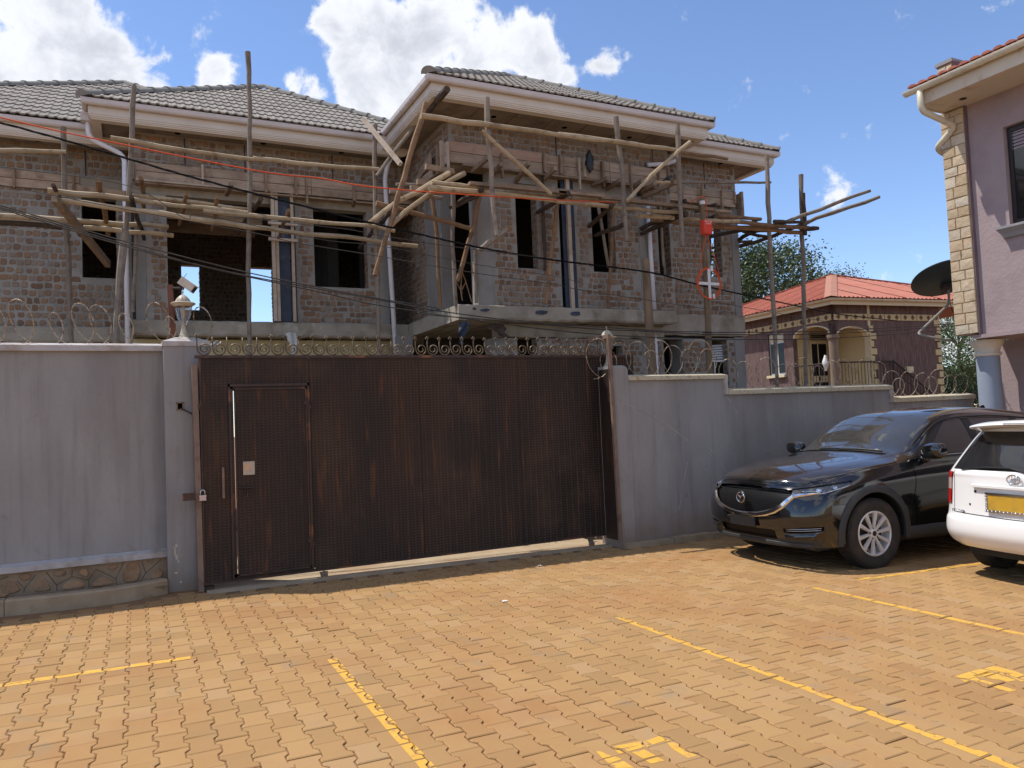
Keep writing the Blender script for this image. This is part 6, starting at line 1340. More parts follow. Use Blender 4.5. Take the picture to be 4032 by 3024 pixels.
def text(s, c, size, mat, parent, rot, name='lettering', ext=.0015, align='CENTER'):
    cu = bpy.data.curves.new(name, 'FONT'); cu.body = s; cu.size = size; cu.extrude = ext; cu.align_x = align; cu.align_y = 'CENTER'
    tmp = bpy.data.objects.new(name, cu); COL.objects.link(tmp); dg = bpy.context.evaluated_depsgraph_get(); me = bpy.data.meshes.new_from_object(tmp.evaluated_get(dg))
    bpy.data.objects.remove(tmp); o = bpy.data.objects.new(name, me); COL.objects.link(o); me.materials.clear(); me.materials.append(MATS[mat])
    o.parent = parent; p = ORG[parent.name]; o.location = (c[0] - p[0], c[1] - p[1], c[2] - p[2]); o.rotation_euler = rot; ORG[o.name] = tuple(c); return o
text('FGT 9 02', (bc.x - .002, bc.y - .0565, bc.z + .082), .036, 'white_print', b_, (pi / 2, 0, 0))
text('ZUKU', (bc.x - .002, bc.y - .0565, bc.z + .048), .036, 'white_print', b_, (pi / 2, 0, 0))
cc = Vector((8.067, 9.2, 3.596))
ck = thing('cable_coil', tuple(cc), 'coil of orange cable on a white cross bracket fixed to the tall utility pole', 'cable coil')
crr = 0.225
for k in range(3): put('cable_turn', MB().tube([(cc.x + (crr - .012 + .012 * k) * cos(t) + .004 * sin(3 * t + k), cc.y - .01 + .008 * sin(2 * t + k), cc.z + (crr * 1.06 - .012 + .012 * k) * sin(t)) for t in [2 * pi * i / 40 for i in range(40)]], .0065, 6, closed=True), 'orange_cable', ck, smooth=True)
put('bracket', MB().box((cc.x - crr * .98, cc.y - .005, cc.z - .022), (cc.x + crr * 1.1, cc.y + .012, cc.z + .022)), 'white_metal', ck)
put('bracket', MB().box((cc.x - .022, cc.y - .018, cc.z - crr * 1.05), (cc.x + .022, cc.y - .0055, cc.z + crr * 1.1)), 'white_metal', ck)
put('clip', MB().box((cc.x + .03, cc.y - .03, cc.z + crr * .86), (cc.x + .075, cc.y - .012, cc.z + crr * 1.22)).box((cc.x + .05, cc.y - .03, cc.z - crr * 1.05), (cc.x + .085, cc.y - .012, cc.z - crr * .72)), 'white_metal', ck)
for i, pts in enumerate([[(8.141, 9.25, 4.616), (8.152, 9.25, 4.848), (8.12, 9.25, 4.994), (8.015, 9.25, 4.984), (7.812, 9.25, 4.864)], [(8.055, 9.2, 4.354), (7.966, 9.2, 4.056), (7.872, 9.2, 3.688)], [(8.083, 9.2, 4.356), (8.177, 9.2, 4.105), (8.256, 9.2, 3.889), (8.293, 9.2, 3.688)]]):
    put('tail', MB().tube(bend(pts, 3), .006, 5), 'orange_cable', ck, smooth=True)
# ================================================================ OVERHEAD CABLES
def cable(pts, r, mat, label, sag=True, n=6, group=None, nm='overhead_cable'):
    pts = [Vector(p) for p in pts]; out = []
    P_ = [pts[0] * 2 - pts[1]] + pts + [pts[-1] * 2 - pts[-2]]
    for i in range(1, len(P_) - 2):
        for k in range(8):
            t = k / 8; a, b, c, d = P_[i - 1:i + 3]
            out.append(.5 * ((2 * b) + (c - a) * t + (2 * a - 5 * b + 4 * c - d) * t * t + (3 * b - a - 3 * c + d) * t ** 3))
    out.append(pts[-1]); return out
def lay(pts, r, mat, label, nm='overhead_cable', twist=False):
    c = cable(pts, r, mat, label); o3 = tuple(c[0])
    if not twist: put(nm, MB().tube(c, r, 6), mat, None, label, 'cable', 'overhead cables', smooth=True, org=o3); return
    t = thing(nm, o3, label, 'cable', 'overhead cables'); fine = []
    for a, b in zip(c, c[1:]):
        k = max(1, int((b - a).length / .05)); fine += [a.lerp(b, i / k) for i in range(k)]
    for s in range(3):
        q = [p + Vector((0, r * .9 * sin(i * .55 + s * 2.1), r * .9 * cos(i * .55 + s * 2.1))) for i, p in enumerate(fine)]
        put('strand', MB().tube(q, r * .62, 5), mat, t, smooth=True)
lay([(-1.518, 10.05, 5.202), (-1.302, 10.05, 5.184), (-0.673, 9.88, 5.007), (0.01, 9.71, 4.802), (0.766, 9.45, 4.558), (1.91, 9.2, 4.271), (2.791, 9.11, 4.094), (4.08, 9.2, 3.931), (5.248, 9.25, 3.831), (6.988, 9.28, 3.738), (7.978, 9.28, 3.58), (10.746, 10.5, 3.615), (14.267, 12.0, 3.664), (19.016, 14.0, 3.873)], .0095, 'black_cable', 'thick twisted black cable sagging across the whole house front', twist=True)
lay([(-1.529, 10.13, 5.311), (-1.312, 10.13, 5.275), (-0.503, 9.96, 5.105), (1.387, 9.62, 4.794), (2.136, 9.54, 4.754), (2.86, 9.28, 4.622), (4.806, 9.2, 4.65), (6.547, 9.4, 4.798)], .008, 'orange_cable', 'bright orange cable running down across the left and middle wings')
for pts, r, lab in [([(-1.643, 10.13, 4.322), (-1.311, 10.05, 4.241), (-0.043, 9.88, 3.871), (1.367, 9.71, 3.523), (2.833, 9.54, 3.249), (3.619, 9.37, 3.109), (3.453, 9.2, 2.994), (6.755, 9.11, 2.838), (8.026, 9.2, 2.836), (8.146, 9.3, 2.842), (10.936, 9.5, 2.932), (14.941, 9.8, 3.171)], 0.0075, 'topmost of the three grey cables dipping behind the lanterns to the sandstone corner'), ([(-1.658, 10.22, 4.32), (-1.321, 10.13, 4.24), (-0.068, 9.96, 3.86), (1.024, 9.71, 3.542), (2.857, 9.62, 3.248), (3.813, 9.45, 3.072), (5.537, 9.2, 2.872), (6.783, 9.15, 2.824), (7.945, 9.11, 2.786), (8.056, 9.2, 2.8), (10.816, 9.4, 2.865), (14.783, 9.7, 3.113)], 0.0075, 'middle one of the three grey cables dipping behind the lanterns'), ([(-1.671, 10.3, 4.322), (-1.333, 10.22, 4.246), (-0.287, 10.05, 3.915), (0.77, 9.79, 3.601), (2.129, 9.71, 3.335), (2.91, 9.62, 3.166), (4.493, 9.45, 2.944), (5.635, 9.37, 2.825), (6.874, 9.28, 2.755), (8.019, 9.2, 2.731), (7.972, 9.11, 2.706), (10.978, 9.3, 2.784), (14.623, 9.6, 3.028)], 0.007, 'lowest of the three grey cables dipping behind the lanterns'), ([(-1.484, 9.79, 4.431), (-1.275, 9.79, 4.399), (-0.036, 9.62, 4.186), (1.343, 9.45, 3.97), (1.793, 9.37, 3.869), (2.805, 9.2, 3.72), (4.025, 9.11, 3.556), (5.295, 9.2, 3.471), (5.775, 9.2, 3.401), (7.947, 9.3, 3.226), (10.454, 11.0, 3.431)], 0.0045, 'thin cable crossing the left window and the right-wing brickwork below the black cable'), ([(-1.263, 9.71, 4.579), (-0.031, 9.54, 4.441), (0.562, 9.45, 4.09), (0.75, 9.37, 4.125), (2.055, 9.28, 3.908), (2.809, 9.2, 3.853), (4.03, 9.11, 3.672), (5.3, 9.2, 3.586), (5.812, 9.25, 3.503)], 0.004, 'thin cable passing under the formwork boards of the middle wing'), ([(1.003, 9.37, 4.132), (2.334, 9.24, 4.048), (2.814, 9.2, 3.985), (3.874, 9.11, 3.877), (5.129, 9.2, 3.838)], 0.004, 'thin cable just below the twisted black cable, behind the sawn shutter'), ([(8.796, 10.0, 3.465), (12.582, 11.5, 3.48), (17.019, 13.0, 3.433), (23.412, 15.0, 3.42)], 0.005, 'thin drop cable crossing the frieze of the brown house')]:
    lay(pts, r, 'grey_cable', lab)
# ================================================================ CROW AND BLACK BAG
cr = Vector((7.643, 9.55, 5.31)); k_ = 0.236 / .42
cw = thing('crow', tuple(cr), 'black crow perched on the scaffold pole ends under the right eave', 'bird')
def C_(x, y, z_): return (cr.x + x * k_, cr.y + y * k_, cr.z + z_ * k_)
m = MB(); rows = []
for x, z_, ry, rz in ((-.145, -.055, .01, .008), (-.11, -.035, .032, .028), (-.06, -.012, .052, .05), (0, .012, .058, .06), (.05, .036, .05, .055), (.085, .06, .036, .042), (.105, .082, .033, .038), (.135, .10, .036, .036), (.16, .10, .028, .028), (.178, .094, .014, .014), (.184, .092, .003, .003)):
    rows.append([C_(x + rz * -.35 * sin(t), ry * cos(t), z_ + rz * sin(t)) for t in [2 * pi * i / 12 for i in range(12)]])
m.grid(rows, True); put('body', m, 'crow_black', cw, smooth=True)
put('beak', MB().add([C_(.172, .012, .10), C_(.172, -.012, .10), C_(.172, 0, .082), C_(.225, 0, .084), C_(.20, 0, .102)], [(0, 3, 4), (4, 3, 1), (1, 3, 2), (2, 3, 0), (0, 4, 1, 2)]), 'crow_black', cw)
put('tail', MB().prism([C_(-.10, .03, -.02), C_(-.10, -.03, -.02), C_(-.26, -.035, -.115), C_(-.26, .035, -.115)], (0, 0, -.012 * k_)), 'crow_black', cw)
for s in (-1, 1):
    put('wing', MB().add([C_(.06, s * .052, .03), C_(-.02, s * .064, .035), C_(-.16, s * .04, -.05), C_(-.22, s * .022, -.085), C_(-.10, s * .055, -.04), C_(.02, s * .060, -.02), C_(-.04, s * .072, 0)], [(0, 1, 6), (1, 2, 6), (2, 3, 4, 6), (4, 5, 6), (5, 0, 6)]), 'crow_black', cw, fixn=False)
    put('leg', MB().tube([C_(.0, s * .02, -.03), C_(.01, s * .022, -.085), C_(.03, s * .022, -.09)], .006 * k_, 5), 'crow_black', cw)
bg_ = Vector((6.632, 10.22, 5.688))
m = MB(); rows = []; r = random.Random(8)
for i in range(9):
    w_ = (.02, .05, .075, .08, .085, .08, .07, .04, .01)[i]; rows.append([(bg_.x + w_ * cos(t) * r.uniform(.6, 1.15), bg_.y + .035 * sin(t), bg_.z + .19 - .045 * i + r.uniform(-.012, .012)) for t in [2 * pi * j / 9 for j in range(9)]])
put('plastic_bag', m.grid(rows, True), 'black_bag', None, 'crumpled black plastic bag hanging on the formwork boards under the right eave', 'bag', smooth=True, org=tuple(bg_))

# ================================================================ CARS
def crom(P_, t):
    """Catmull-Rom through list of tuples at parameter t (0..len-1)"""
    n_ = len(P_) - 1; i = min(max(int(t), 0), n_ - 1); f = t - i
    b, c = P_[i], P_[i + 1]; a = P_[i - 1] if i > 0 else tuple(2 * x - y for x, y in zip(b, c)); d = P_[i + 2] if i + 2 <= n_ else tuple(2 * x - y for x, y in zip(c, b))
    return tuple(.5 * (2 * q + (r - p) * f + (2 * p - 5 * q + 4 * r - s) * f * f + (3 * q - p - 3 * r + s) * f ** 3) for p, q, r, s in zip(a, b, c, d))
def surf(net, u, v):
    """bicubic surface through a net of control points net[col][row]"""
    n_ = len(net) - 1; i = min(max(int(u), 0), n_ - 1)
    lo, hi = max(0, i - 1), min(n_, i + 2)
    cols = [crom(net[k], v) for k in range(lo, hi + 1)]
    return crom(cols, u - lo)
class Car:
    def __init__(s, X, Y, yaw, z0, flip): s.X, s.Y, s.c, s.s, s.z0, s.f = X, Y, cos(yaw), sin(yaw), z0, flip
    def w(s, p):
        x, y, z_ = p[0], p[1] * s.f, p[2]
        return (s.X + x * s.c - y * s.s, s.Y + x * s.s + y * s.c, s.z0 + z_ - .0125 * x)
    def W(s, mb): return MB().add([s.w(v) for v in mb.v], mb.f)
def dense(net, nu, nv, sub=7):
    U, V = (len(net) - 1) * nu, (len(net[0]) - 1) * nv
    return [[surf(net, i / nu, j / nv) for j in range(V + 1)] for i in range(U + 1)], nu, nv
def split(car, net, nu, nv, classify, mirror=True, inset=None):
    """evaluates the net and sorts its faces into named pieces by classify(u, v, point)"""
    g, nu, nv = dense(net, nu, nv); out = {}
    for i in range(len(g) - 1):
        for j in range(len(g[0]) - 1):
            q = (g[i][j], g[i + 1][j], g[i + 1][j + 1], g[i][j + 1]); c = tuple(sum(p[k] for p in q) / 4 for k in range(3))
            k = classify((i + .5) / nu, (j + .5) / nv, c)
            if k: out.setdefault(k, []).append((i, j))
    res = {}
    for k, fs in out.items():
        idx = {}; m = MB()
        for sgn in ((1, -1) if mirror else (1,)):
            idx = {}
            for i, j in fs:
                f = []
                for a, b in ((i, j), (i + 1, j), (i + 1, j + 1), (i, j + 1)):
                    if (a, b) not in idx:
                        p = g[a][b]; idx[a, b] = len(m.v); m.v.append((p[0], p[1] * sgn, p[2]))
                    f.append(idx[a, b])
                m.f.append(tuple(f if sgn > 0 else f[::-1]))
        res[k] = m
    return res
def shrink(mb, d):
    """moves a sheet inwards along its vertex normals"""
    nv = [Vector() for _ in mb.v]
    for f in mb.f:
        a, b, c = (Vector(mb.v[f[k]]) for k in (0, 1, 2)); n_ = (b - a).cross(c - a)
        if n_.length > 0:
            n_.normalize()
            for i in f: nv[i] += n_
    cen = Vector((2.2, 0, .7)); out = MB(); out.f = list(mb.f)
    for p, n_ in zip(mb.v, nv):
        p = Vector(p)
        if n_.length > 1e-9:
            n_.normalize()
            if n_.dot(p - cen) < 0: n_ = -n_
        out.v.append(tuple(p - n_ * d))
    return out
def halves(mb):
    """one mesh per connected piece"""
    par = list(range(len(mb.v)))
    def find(i):
        while par[i] != i: par[i] = par[par[i]]; i = par[i]
        return i
    for f in mb.f:
        for i in f[1:]: par[find(i)] = find(f[0])
    out = {}
    for f in mb.f: out.setdefault(find(f[0]), []).append(f)
    res = []
    for fs in out.values():
        idx = {}; m = MB()
        for f in fs:
            for i in f:
                if i not in idx: idx[i] = len(m.v); m.v.append(mb.v[i])
            m.f.append(tuple(idx[i] for i in f))
        res.append(m)
    return res
def wheel(car, parent, x, y, z_, R_, wd, rim_r, spokes, side, style='y'):
    """tyre, rim with spokes, hub; side = +1 faces +y (car space)"""
    def lat(pr, n_=36): return MB().lathe([(r, h * side) for r, h in pr], (x, y, z_), n_, axis=1)
    h = wd / 2
    ty = put('wheel', car.W(lat([(rim_r, -h * .8), (R_ * .86, -h), (R_ * .97, -h * .86), (R_, -h * .6), (R_, h * .6), (R_ * .975, h * .84), (R_ * .93, h * .97), (R_ * .82, h * 1.0), (rim_r + .022, h * .86), (rim_r, h * .80)], 48)), 'tyre', parent, smooth='auto')
    m = MB()
    for k in range(60):     # tread blocks
        a = 2 * pi * k / 60
        for o_, w_ in ((-.62, .16), (-.2, .17), (.2, .17), (.62, .16)):
            a2 = a + (.03 if o_ in (-.2, .62) else 0); r0, r1 = R_ - .004, R_ + .004; da = .038
            vs = [(x + r * cos(t), y + (o_ + q) * h * side, z_ + r * sin(t)) for r in (r0, r1) for t, q in ((a2 - da, -w_), (a2 + da, -w_), (a2 + da, w_), (a2 - da, w_))]
            m.add(vs, [(3, 2, 1, 0), (4, 5, 6, 7), (0, 1, 5, 4), (1, 2, 6, 5), (2, 3, 7, 6), (3, 0, 4, 7)])
    put('tread', car.W(m), 'tyre', ty, kind='stuff')
    put('rim', car.W(lat([(rim_r, -h * .7), (rim_r, h * .84), (rim_r - .012, h * .88), (rim_r - .02, h * .8), (rim_r - .024, h * .2), (rim_r - .05, -h * .2), (.06, -h * .3)], 40)), 'alloy', ty, smooth='auto')
    put('brake_disc', car.W(lat([(0, h * .18), (rim_r * .72, h * .18), (rim_r * .72, h * .1), (0, h * .1)], 30)), 'dark_metal', ty)
    for k in range(spokes):
        a = 2 * pi * k / spokes + .16; ca, sa = cos(a), sin(a); m = MB()
        def at(r, t, d): return (x + r * ca - t * sa, y + d * side, z_ + r * sa + t * ca)
        w0, w1 = .015, .025; r0, r1 = .045, rim_r - .012
        m.add([at(r0, -w0, h * .60), at(r0, w0, h * .60), at(r0, w0 * .6, h * .74), at(r0, -w0 * .6, h * .74), at(r1, -w1, h * .66), at(r1, w1, h * .66), at(r1, w1 * .78, h * .86), at(r1, -w1 * .78, h * .86)],
              [(0, 1, 2, 3), (4, 7, 6, 5), (0, 4, 5, 1), (1, 5, 6, 2), (2, 6, 7, 3), (3, 7, 4, 0)])
        put('spoke', car.W(m), 'alloy', ty)
    hb = put('hub_cap', car.W(lat([(.062, h * .5), (.06, h * .72), (.034, h * .80), (.030, h * .78), (0, h * .78)], 24)), 'alloy', ty, smooth='auto')
    put('cap', car.W(lat([(.027, h * .785), (.026, h * .81), (0, h * .815)], 20)), 'black_plastic', ty)
    for k in range(5):
        a = 2 * pi * k / 5 + .5; put('lug_nut', car.W(MB().lathe([(.010, h * .6 * side), (.010, h * .76 * side), (0, h * .77 * side)], (x + .052 * cos(a), y, z_ + .052 * sin(a)), 6, axis=1)), 'dark_metal', ty)
    return ty
def strip(pts, w, t, car, up=(0, 0, 1)): return None
# ---------------------------------------------------------------- black SUV
cs = Car(5.93, 6.412, -.0656, -.071, -1)
suv = thing('suv', cs.w((2.2, 0, 0)), 'dusty black SUV with chrome grille wing, parked nose out along the stepped wall', 'car')
LOW = [
 [(.09, 0, .24), (.03, 0, .38), (.0, 0, .545), (.02, 0, .74), (.085, 0, .885)],
 [(.10, .28, .24), (.035, .28, .38), (.01, .28, .545), (.032, .28, .74), (.10, .28, .88)],
 [(.14, .52, .245), (.07, .53, .39), (.05, .54, .56), (.085, .54, .74), (.16, .51, .865)],
 [(.22, .72, .25), (.145, .735, .41), (.135, .75, .59), (.19, .735, .76), (.29, .68, .875)],
 [(.38, .86, .26), (.30, .875, .42), (.30, .885, .61), (.35, .87, .79), (.48, .785, .915)],
 [(.62, .905, .265), (.575, .915, .43), (.58, .92, .63), (.63, .905, .83), (.74, .83, .97)],
 [(.95, .91, .27), (.95, .92, .44), (.95, .928, .65), (.97, .915, .87), (1.05, .848, 1.02)],
 [(1.45, .89, .27), (1.45, .90, .45), (1.45, .915, .66), (1.45, .912, .89), (1.5, .86, 1.065)],
 [(2.0, .875, .27), (2.0, .875, .44), (2.0, .898, .66), (2.0, .912, .90), (2.0, .868, 1.085)],
 [(2.7, .875, .27), (2.7, .872, .44), (2.7, .897, .66), (2.7, .915, .91), (2.7, .872, 1.105)],
 [(3.3, .885, .27), (3.3, .89, .44), (3.3, .91, .66), (3.3, .918, .92), (3.3, .868, 1.135)],
 [(3.63, .90, .27), (3.63, .92, .44), (3.63, .925, .66), (3.63, .917, .93), (3.63, .86, 1.15)],
 [(4.1, .88, .28), (4.1, .91, .45), (4.1, .912, .67), (4.1, .895, .95), (4.1, .83, 1.17)],
 [(4.40, .80, .29), (4.43, .82, .45), (4.43, .82, .67), (4.41, .80, .95), (4.34, .74, 1.18)],
 [(4.50, .45, .3), (4.55, .45, .45), (4.55, .45, .67), (4.52, .45, .95), (4.43, .45, 1.19)],
 [(4.50, 0, .3), (4.55, 0, .45), (4.55, 0, .67), (4.52, 0, .95), (4.43, 0, 1.19)]]
def hood(xs_, ys_, zs_): return list(zip(xs_, ys_, zs_))
def gsec(x, pts, bow=0): return [(x + bow * (1 - (y / .86) ** 2) * -1 * 1.0, y, z_) for y, z_ in pts]
UP = [hood((.29, .215, .17, .135, .115, .09, .085), (.68, .58, .50, .42, .34, .18, 0), (.875, .868, .868, .872, .877, .884, .887)),
 hood((.36, .28, .235, .20, .175, .15, .14), (.73, .65, .57, .49, .40, .22, 0), (.893, .905, .915, .925, .932, .943, .947)),
 hood((.48, .43, .40, .37, .35, .33, .32), (.785, .72, .65, .57, .47, .26, 0), (.915, .945, .965, .98, .992, 1.008, 1.014)),
 hood((.74, .70, .67, .65, .63, .61, .60), (.83, .78, .71, .63, .53, .30, 0), (.97, .995, 1.018, 1.035, 1.048, 1.064, 1.070)),
 hood((1.05, 1.03, 1.01, 1.0, .99, .98, .97), (.848, .80, .73, .66, .56, .32, 0), (1.02, 1.043, 1.062, 1.078, 1.092, 1.108, 1.114)),
 hood((1.32, 1.31, 1.30, 1.29, 1.28, 1.26, 1.25), (.857, .815, .75, .68, .60, .34, 0), (1.052, 1.072, 1.090, 1.105, 1.120, 1.140, 1.147)),
 hood((1.48, 1.48, 1.47, 1.46, 1.44, 1.40, 1.385), (.86, .835, .79, .73, .655, .35, 0), (1.064, 1.090, 1.112, 1.132, 1.150, 1.175, 1.183)),
 gsec(1.64, ((.862, 1.068), (.847, 1.10), (.815, 1.135), (.77, 1.165), (.70, 1.20), (.37, 1.255), (0, 1.272)), .05),
 gsec(1.82, ((.865, 1.074), (.85, 1.11), (.80, 1.195), (.745, 1.268), (.68, 1.325), (.38, 1.378), (0, 1.395)), .05),
 gsec(2.02, ((.868, 1.082), (.852, 1.118), (.785, 1.275), (.715, 1.39), (.645, 1.445), (.385, 1.49), (0, 1.505)), .05),
 gsec(2.22, ((.87, 1.088), (.855, 1.123), (.77, 1.33), (.685, 1.475), (.61, 1.53), (.39, 1.573), (0, 1.588)), .05),
 gsec(2.48, ((.87, 1.095), (.855, 1.13), (.765, 1.345), (.67, 1.515), (.595, 1.572), (.40, 1.615), (0, 1.63)), .02),
 gsec(2.85, ((.872, 1.105), (.856, 1.14), (.765, 1.35), (.665, 1.525), (.592, 1.585), (.40, 1.632), (0, 1.65))),
 gsec(3.3, ((.868, 1.135), (.852, 1.165), (.765, 1.355), (.665, 1.515), (.592, 1.575), (.40, 1.622), (0, 1.64))),
 gsec(3.8, ((.85, 1.16), (.835, 1.185), (.755, 1.35), (.66, 1.475), (.59, 1.535), (.40, 1.58), (0, 1.60))),
 gsec(4.15, ((.82, 1.178), (.81, 1.20), (.74, 1.335), (.655, 1.43), (.59, 1.48), (.40, 1.525), (0, 1.54))),
 gsec(4.36, ((.73, 1.185), (.72, 1.20), (.68, 1.25), (.63, 1.29), (.58, 1.32), (.40, 1.35), (0, 1.36))),
 gsec(4.43, ((.60, 1.19), (.59, 1.195), (.55, 1.20), (.5, 1.205), (.45, 1.21), (.3, 1.215), (0, 1.22)))]
FW, RW, WR_ = (.93, .36), (3.63, .36), .435
def low_cls(u, v, c):
    x, y, z_ = c
    for wx, wz in (FW, RW):
        if y > .6 and (x - wx) ** 2 + (z_ - wz) ** 2 < WR_ ** 2: return None
    if u < 2.35:     # grille opening
        top_ = .868 - .012 * u; bot = .555 + .012 * u + max(0, u - .9) ** 2 * .098
        if bot < z_ < top_ - .008 and u < 2.28: return None
    if u < 1.55 and .315 < z_ < .415: return None              # lower air intake
    # headlight opening
    if 2.30 < u < 5.02:
        f = (u - 2.30) / 2.72; zt = .842 + .075 * f; zb = .788 + .04 * f + .052 * max(0, f - .55) / .45
        if zb < z_ < zt: return None
    if 2.0 < u < 3.95 and .395 + .012 * (u - 2) < z_ < .445 + .018 * (u - 2): return None     # fog slot
    if z_ < .335 and u < 3.6: return 'cladding'
    if u > 4.6 and z_ < .40 and u < 12.5: return 'cladding'
    for wx, wz in (FW, RW):
        if y > .6 and (x - wx) ** 2 + (z_ - wz) ** 2 < (WR_ + .062) ** 2: return 'cladding'
    return 'body'
def up_cls(u, v, c):
    x, y, z_ = c
    if v > 3.95 and 6.02 < u < 10.15: return 'windscreen'
    if v > 3.95 and 5.55 < u <= 6.02 and x > 1.26: return 'cowl'
    if 1.12 < v < 2.9 and x > 1.72:
        if x < 2.60: return 'front_window'
        if 2.70 < x < 3.42: return 'rear_window'
        if 3.52 < x < 3.95 and v < 2.75: return 'quarter_window'
        if 2.60 <= x <= 2.70 or 3.42 <= x <= 3.52: return 'pillar_trim'
    if v > 3.9 and u > 15.05: return 'tailgate_window'
    if v <= 1.12 and x > 1.66 and x < 4.05 and v > .8: return 'belt_trim'
    return 'body'
lo = split(cs, LOW, 14, 22, low_cls); hi = split(cs, UP, 9, 9, up_cls)
body = MB(); body.join(lo['body']); put('body', cs.W(body), 'suv_paint', suv, smooth=True)
put('bonnet_and_roof', cs.W(hi['body']), 'suv_paint', suv, smooth=True)
put('wheel_arch_cladding', cs.W(lo['cladding']), 'suv_plastic', suv, smooth=True)
put('windscreen', cs.W(hi['windscreen']), 'windscreen_glass', suv, smooth=True)
put('cowl', cs.W(shrink(hi['cowl'], .012)), 'black_plastic', suv, smooth=True)
for k in ('front_window', 'rear_window', 'quarter_window', 'tailgate_window'): [put(k, q, 'car_glass', suv, smooth=True) for q in halves(cs.W(shrink(hi[k], .006)))]
[put('pillar_trim', q, 'black_plastic', suv, smooth=True) for q in halves(cs.W(shrink(hi['pillar_trim'], .003)))]
[put('belt_trim', q, 'black_plastic', suv, smooth=True) for q in halves(cs.W(shrink(hi['belt_trim'], -.002)))]
def sl(u, z_, off=0.0):
    """point on the lower shell at column u and height z (side +y), pushed out by off"""
    a, b = 0.0, 4.0
    for _ in range(26):
        m_ = (a + b) / 2
        if surf(LOW, u, m_)[2] < z_: a = m_
        else: b = m_
    p = Vector(surf(LOW, u, a)); e = .02
    du = Vector(surf(LOW, min(u + e, 14.99), a)) - Vector(surf(LOW, max(u - e, 0), a)); dv = Vector(surf(LOW, u, min(a + e, 4))) - Vector(surf(LOW, u, max(a - e, 0)))
    n_ = du.cross(dv)
    if n_.length < 1e-9: n_ = Vector((-1, 0, 0))
    n_.normalize()
    if n_.dot(p - Vector((2.2, 0, .6))) < 0: n_ = -n_
    return p + n_ * off
def ux(x):      # column of the side at position x
    a, b = 4.0, 12.9
    for _ in range(26):
        m_ = (a + b) / 2
        if surf(LOW, m_, 2.6)[0] < x: a = m_
        else: b = m_
    return a
def both(fn):
    """runs fn(sign) for the two sides"""
    return [fn(1), fn(-1)]
def mir(p, s): return (p[0], p[1] * s, p[2])
# grille: black backing, mesh of small winged cells, chrome wing, emblem
m = MB(); rows = []
for i in range(-23, 24):
    u = abs(i) / 10; s = 1 if i >= 0 else -1; tp = .862 - .012 * u; bt = .548 + .012 * u + max(0, u - .9) ** 2 * .098
    rows.append([mir(sl(u, lerp(bt, max(bt, tp), k / 6), -.045), s) for k in range(7)])
gr = put('grille', cs.W(m.grid(rows)), 'grille_black', suv, smooth=True)
m = MB()
for i in range(-30, 31):
    for k in range(14):
        u = abs(i + (.5 if k % 2 else 0)) * .076; s = 1 if i >= 0 else -1; z_ = .575 + k * .0215
        if u > 2.2 or z_ > .853 - .012 * u or z_ < .568 + .012 * u + max(0, u - .9) ** 2 * .098: continue
        p = [mir(sl(u + a, z_ + b, -.018 - .012 * (a == 0)), s) for a, b in ((-.034, .004), (0, -.0065), (.034, .004), (0, .0015))]
        m.add(p, [(0, 1, 3), (1, 2, 3)])
put('grille_mesh', cs.W(m), 'dark_metal', gr, kind='stuff', fixn=False)
def ribbon(path, car, mat, nm, par, smooth='auto'):
    """path = list of (centre, half-width vector, depth vector): flat bar with a bevelled ridge"""
    m = MB(); rows = []
    for c, h, d in path: rows.append([car.w(c + h), car.w(c + h * .55 + d), car.w(c - h * .55 + d), car.w(c - h), car.w(c - d * .6)])
    m.grid(rows, True); m.f.append(tuple(range(5))); m.f.append(tuple(range(len(m.v) - 5, len(m.v)))[::-1])
    return put(nm, m, mat, par, smooth=smooth)
wp = [(3.55, .800, .007), (3.1, .790, .012), (2.7, .782, .018), (2.42, .770, .024), (2.2, .73, .029), (1.95, .672, .031), (1.6, .618, .031), (1.2, .583, .029), (.8, .563, .026), (.4, .552, .025), (0, .548, .025)]
path = []
full = [(u, z_, h, 1) for u, z_, h in wp] + [(u, z_, h, -1) for u, z_, h in wp[-2::-1]]
for i, (u, z_, h, s) in enumerate(full):
    p = sl(u, z_, .0); a, b = full[max(i - 1, 0)], full[min(i + 1, len(full) - 1)]
    pa, pb = Vector(mir(sl(a[0], a[1]), a[3])), Vector(mir(sl(b[0], b[1]), b[3])); p = Vector(mir(p, s)); t_ = (pb - pa).normalized()
    out = Vector(mir(sl(u, z_, .02), s)) - p; out.normalize(); hv = t_.cross(out).normalized()
    path.append((p + out * .002, hv * h, out * .014))
ribbon(path, cs, 'chrome', 'grille_wing', suv)
ec = Vector((-.012, 0, .725))
eb = put('emblem', cs.W(MB().lathe([(.0, -.012), (.066, -.012), (.072, -.006), (.070, .012)], (ec.x, ec.y, ec.z), 28, axis=0)), 'black_plastic', suv, smooth='auto')
m = MB().tube([(ec.x - .016, .064 * cos(t), ec.z + .054 * sin(t)) for t in [2 * pi * i / 28 for i in range(28)]], .0045, 6, closed=True)
m2 = MB().tube([(ec.x - .017, -.058, ec.z + .020), (ec.x - .018, -.036, ec.z + .024), (ec.x - .019, -.014, ec.z + .012), (ec.x - .02, 0, ec.z - .010), (ec.x - .019, .014, ec.z + .012), (ec.x - .018, .036, ec.z + .024), (ec.x - .017, .058, ec.z + .020)], [.004, .0055, .006, .007, .006, .0055, .004], 6)
put('ring', cs.W(m), 'chrome', eb, smooth=True); put('winged_mark', cs.W(m2), 'chrome', eb, smooth=True)
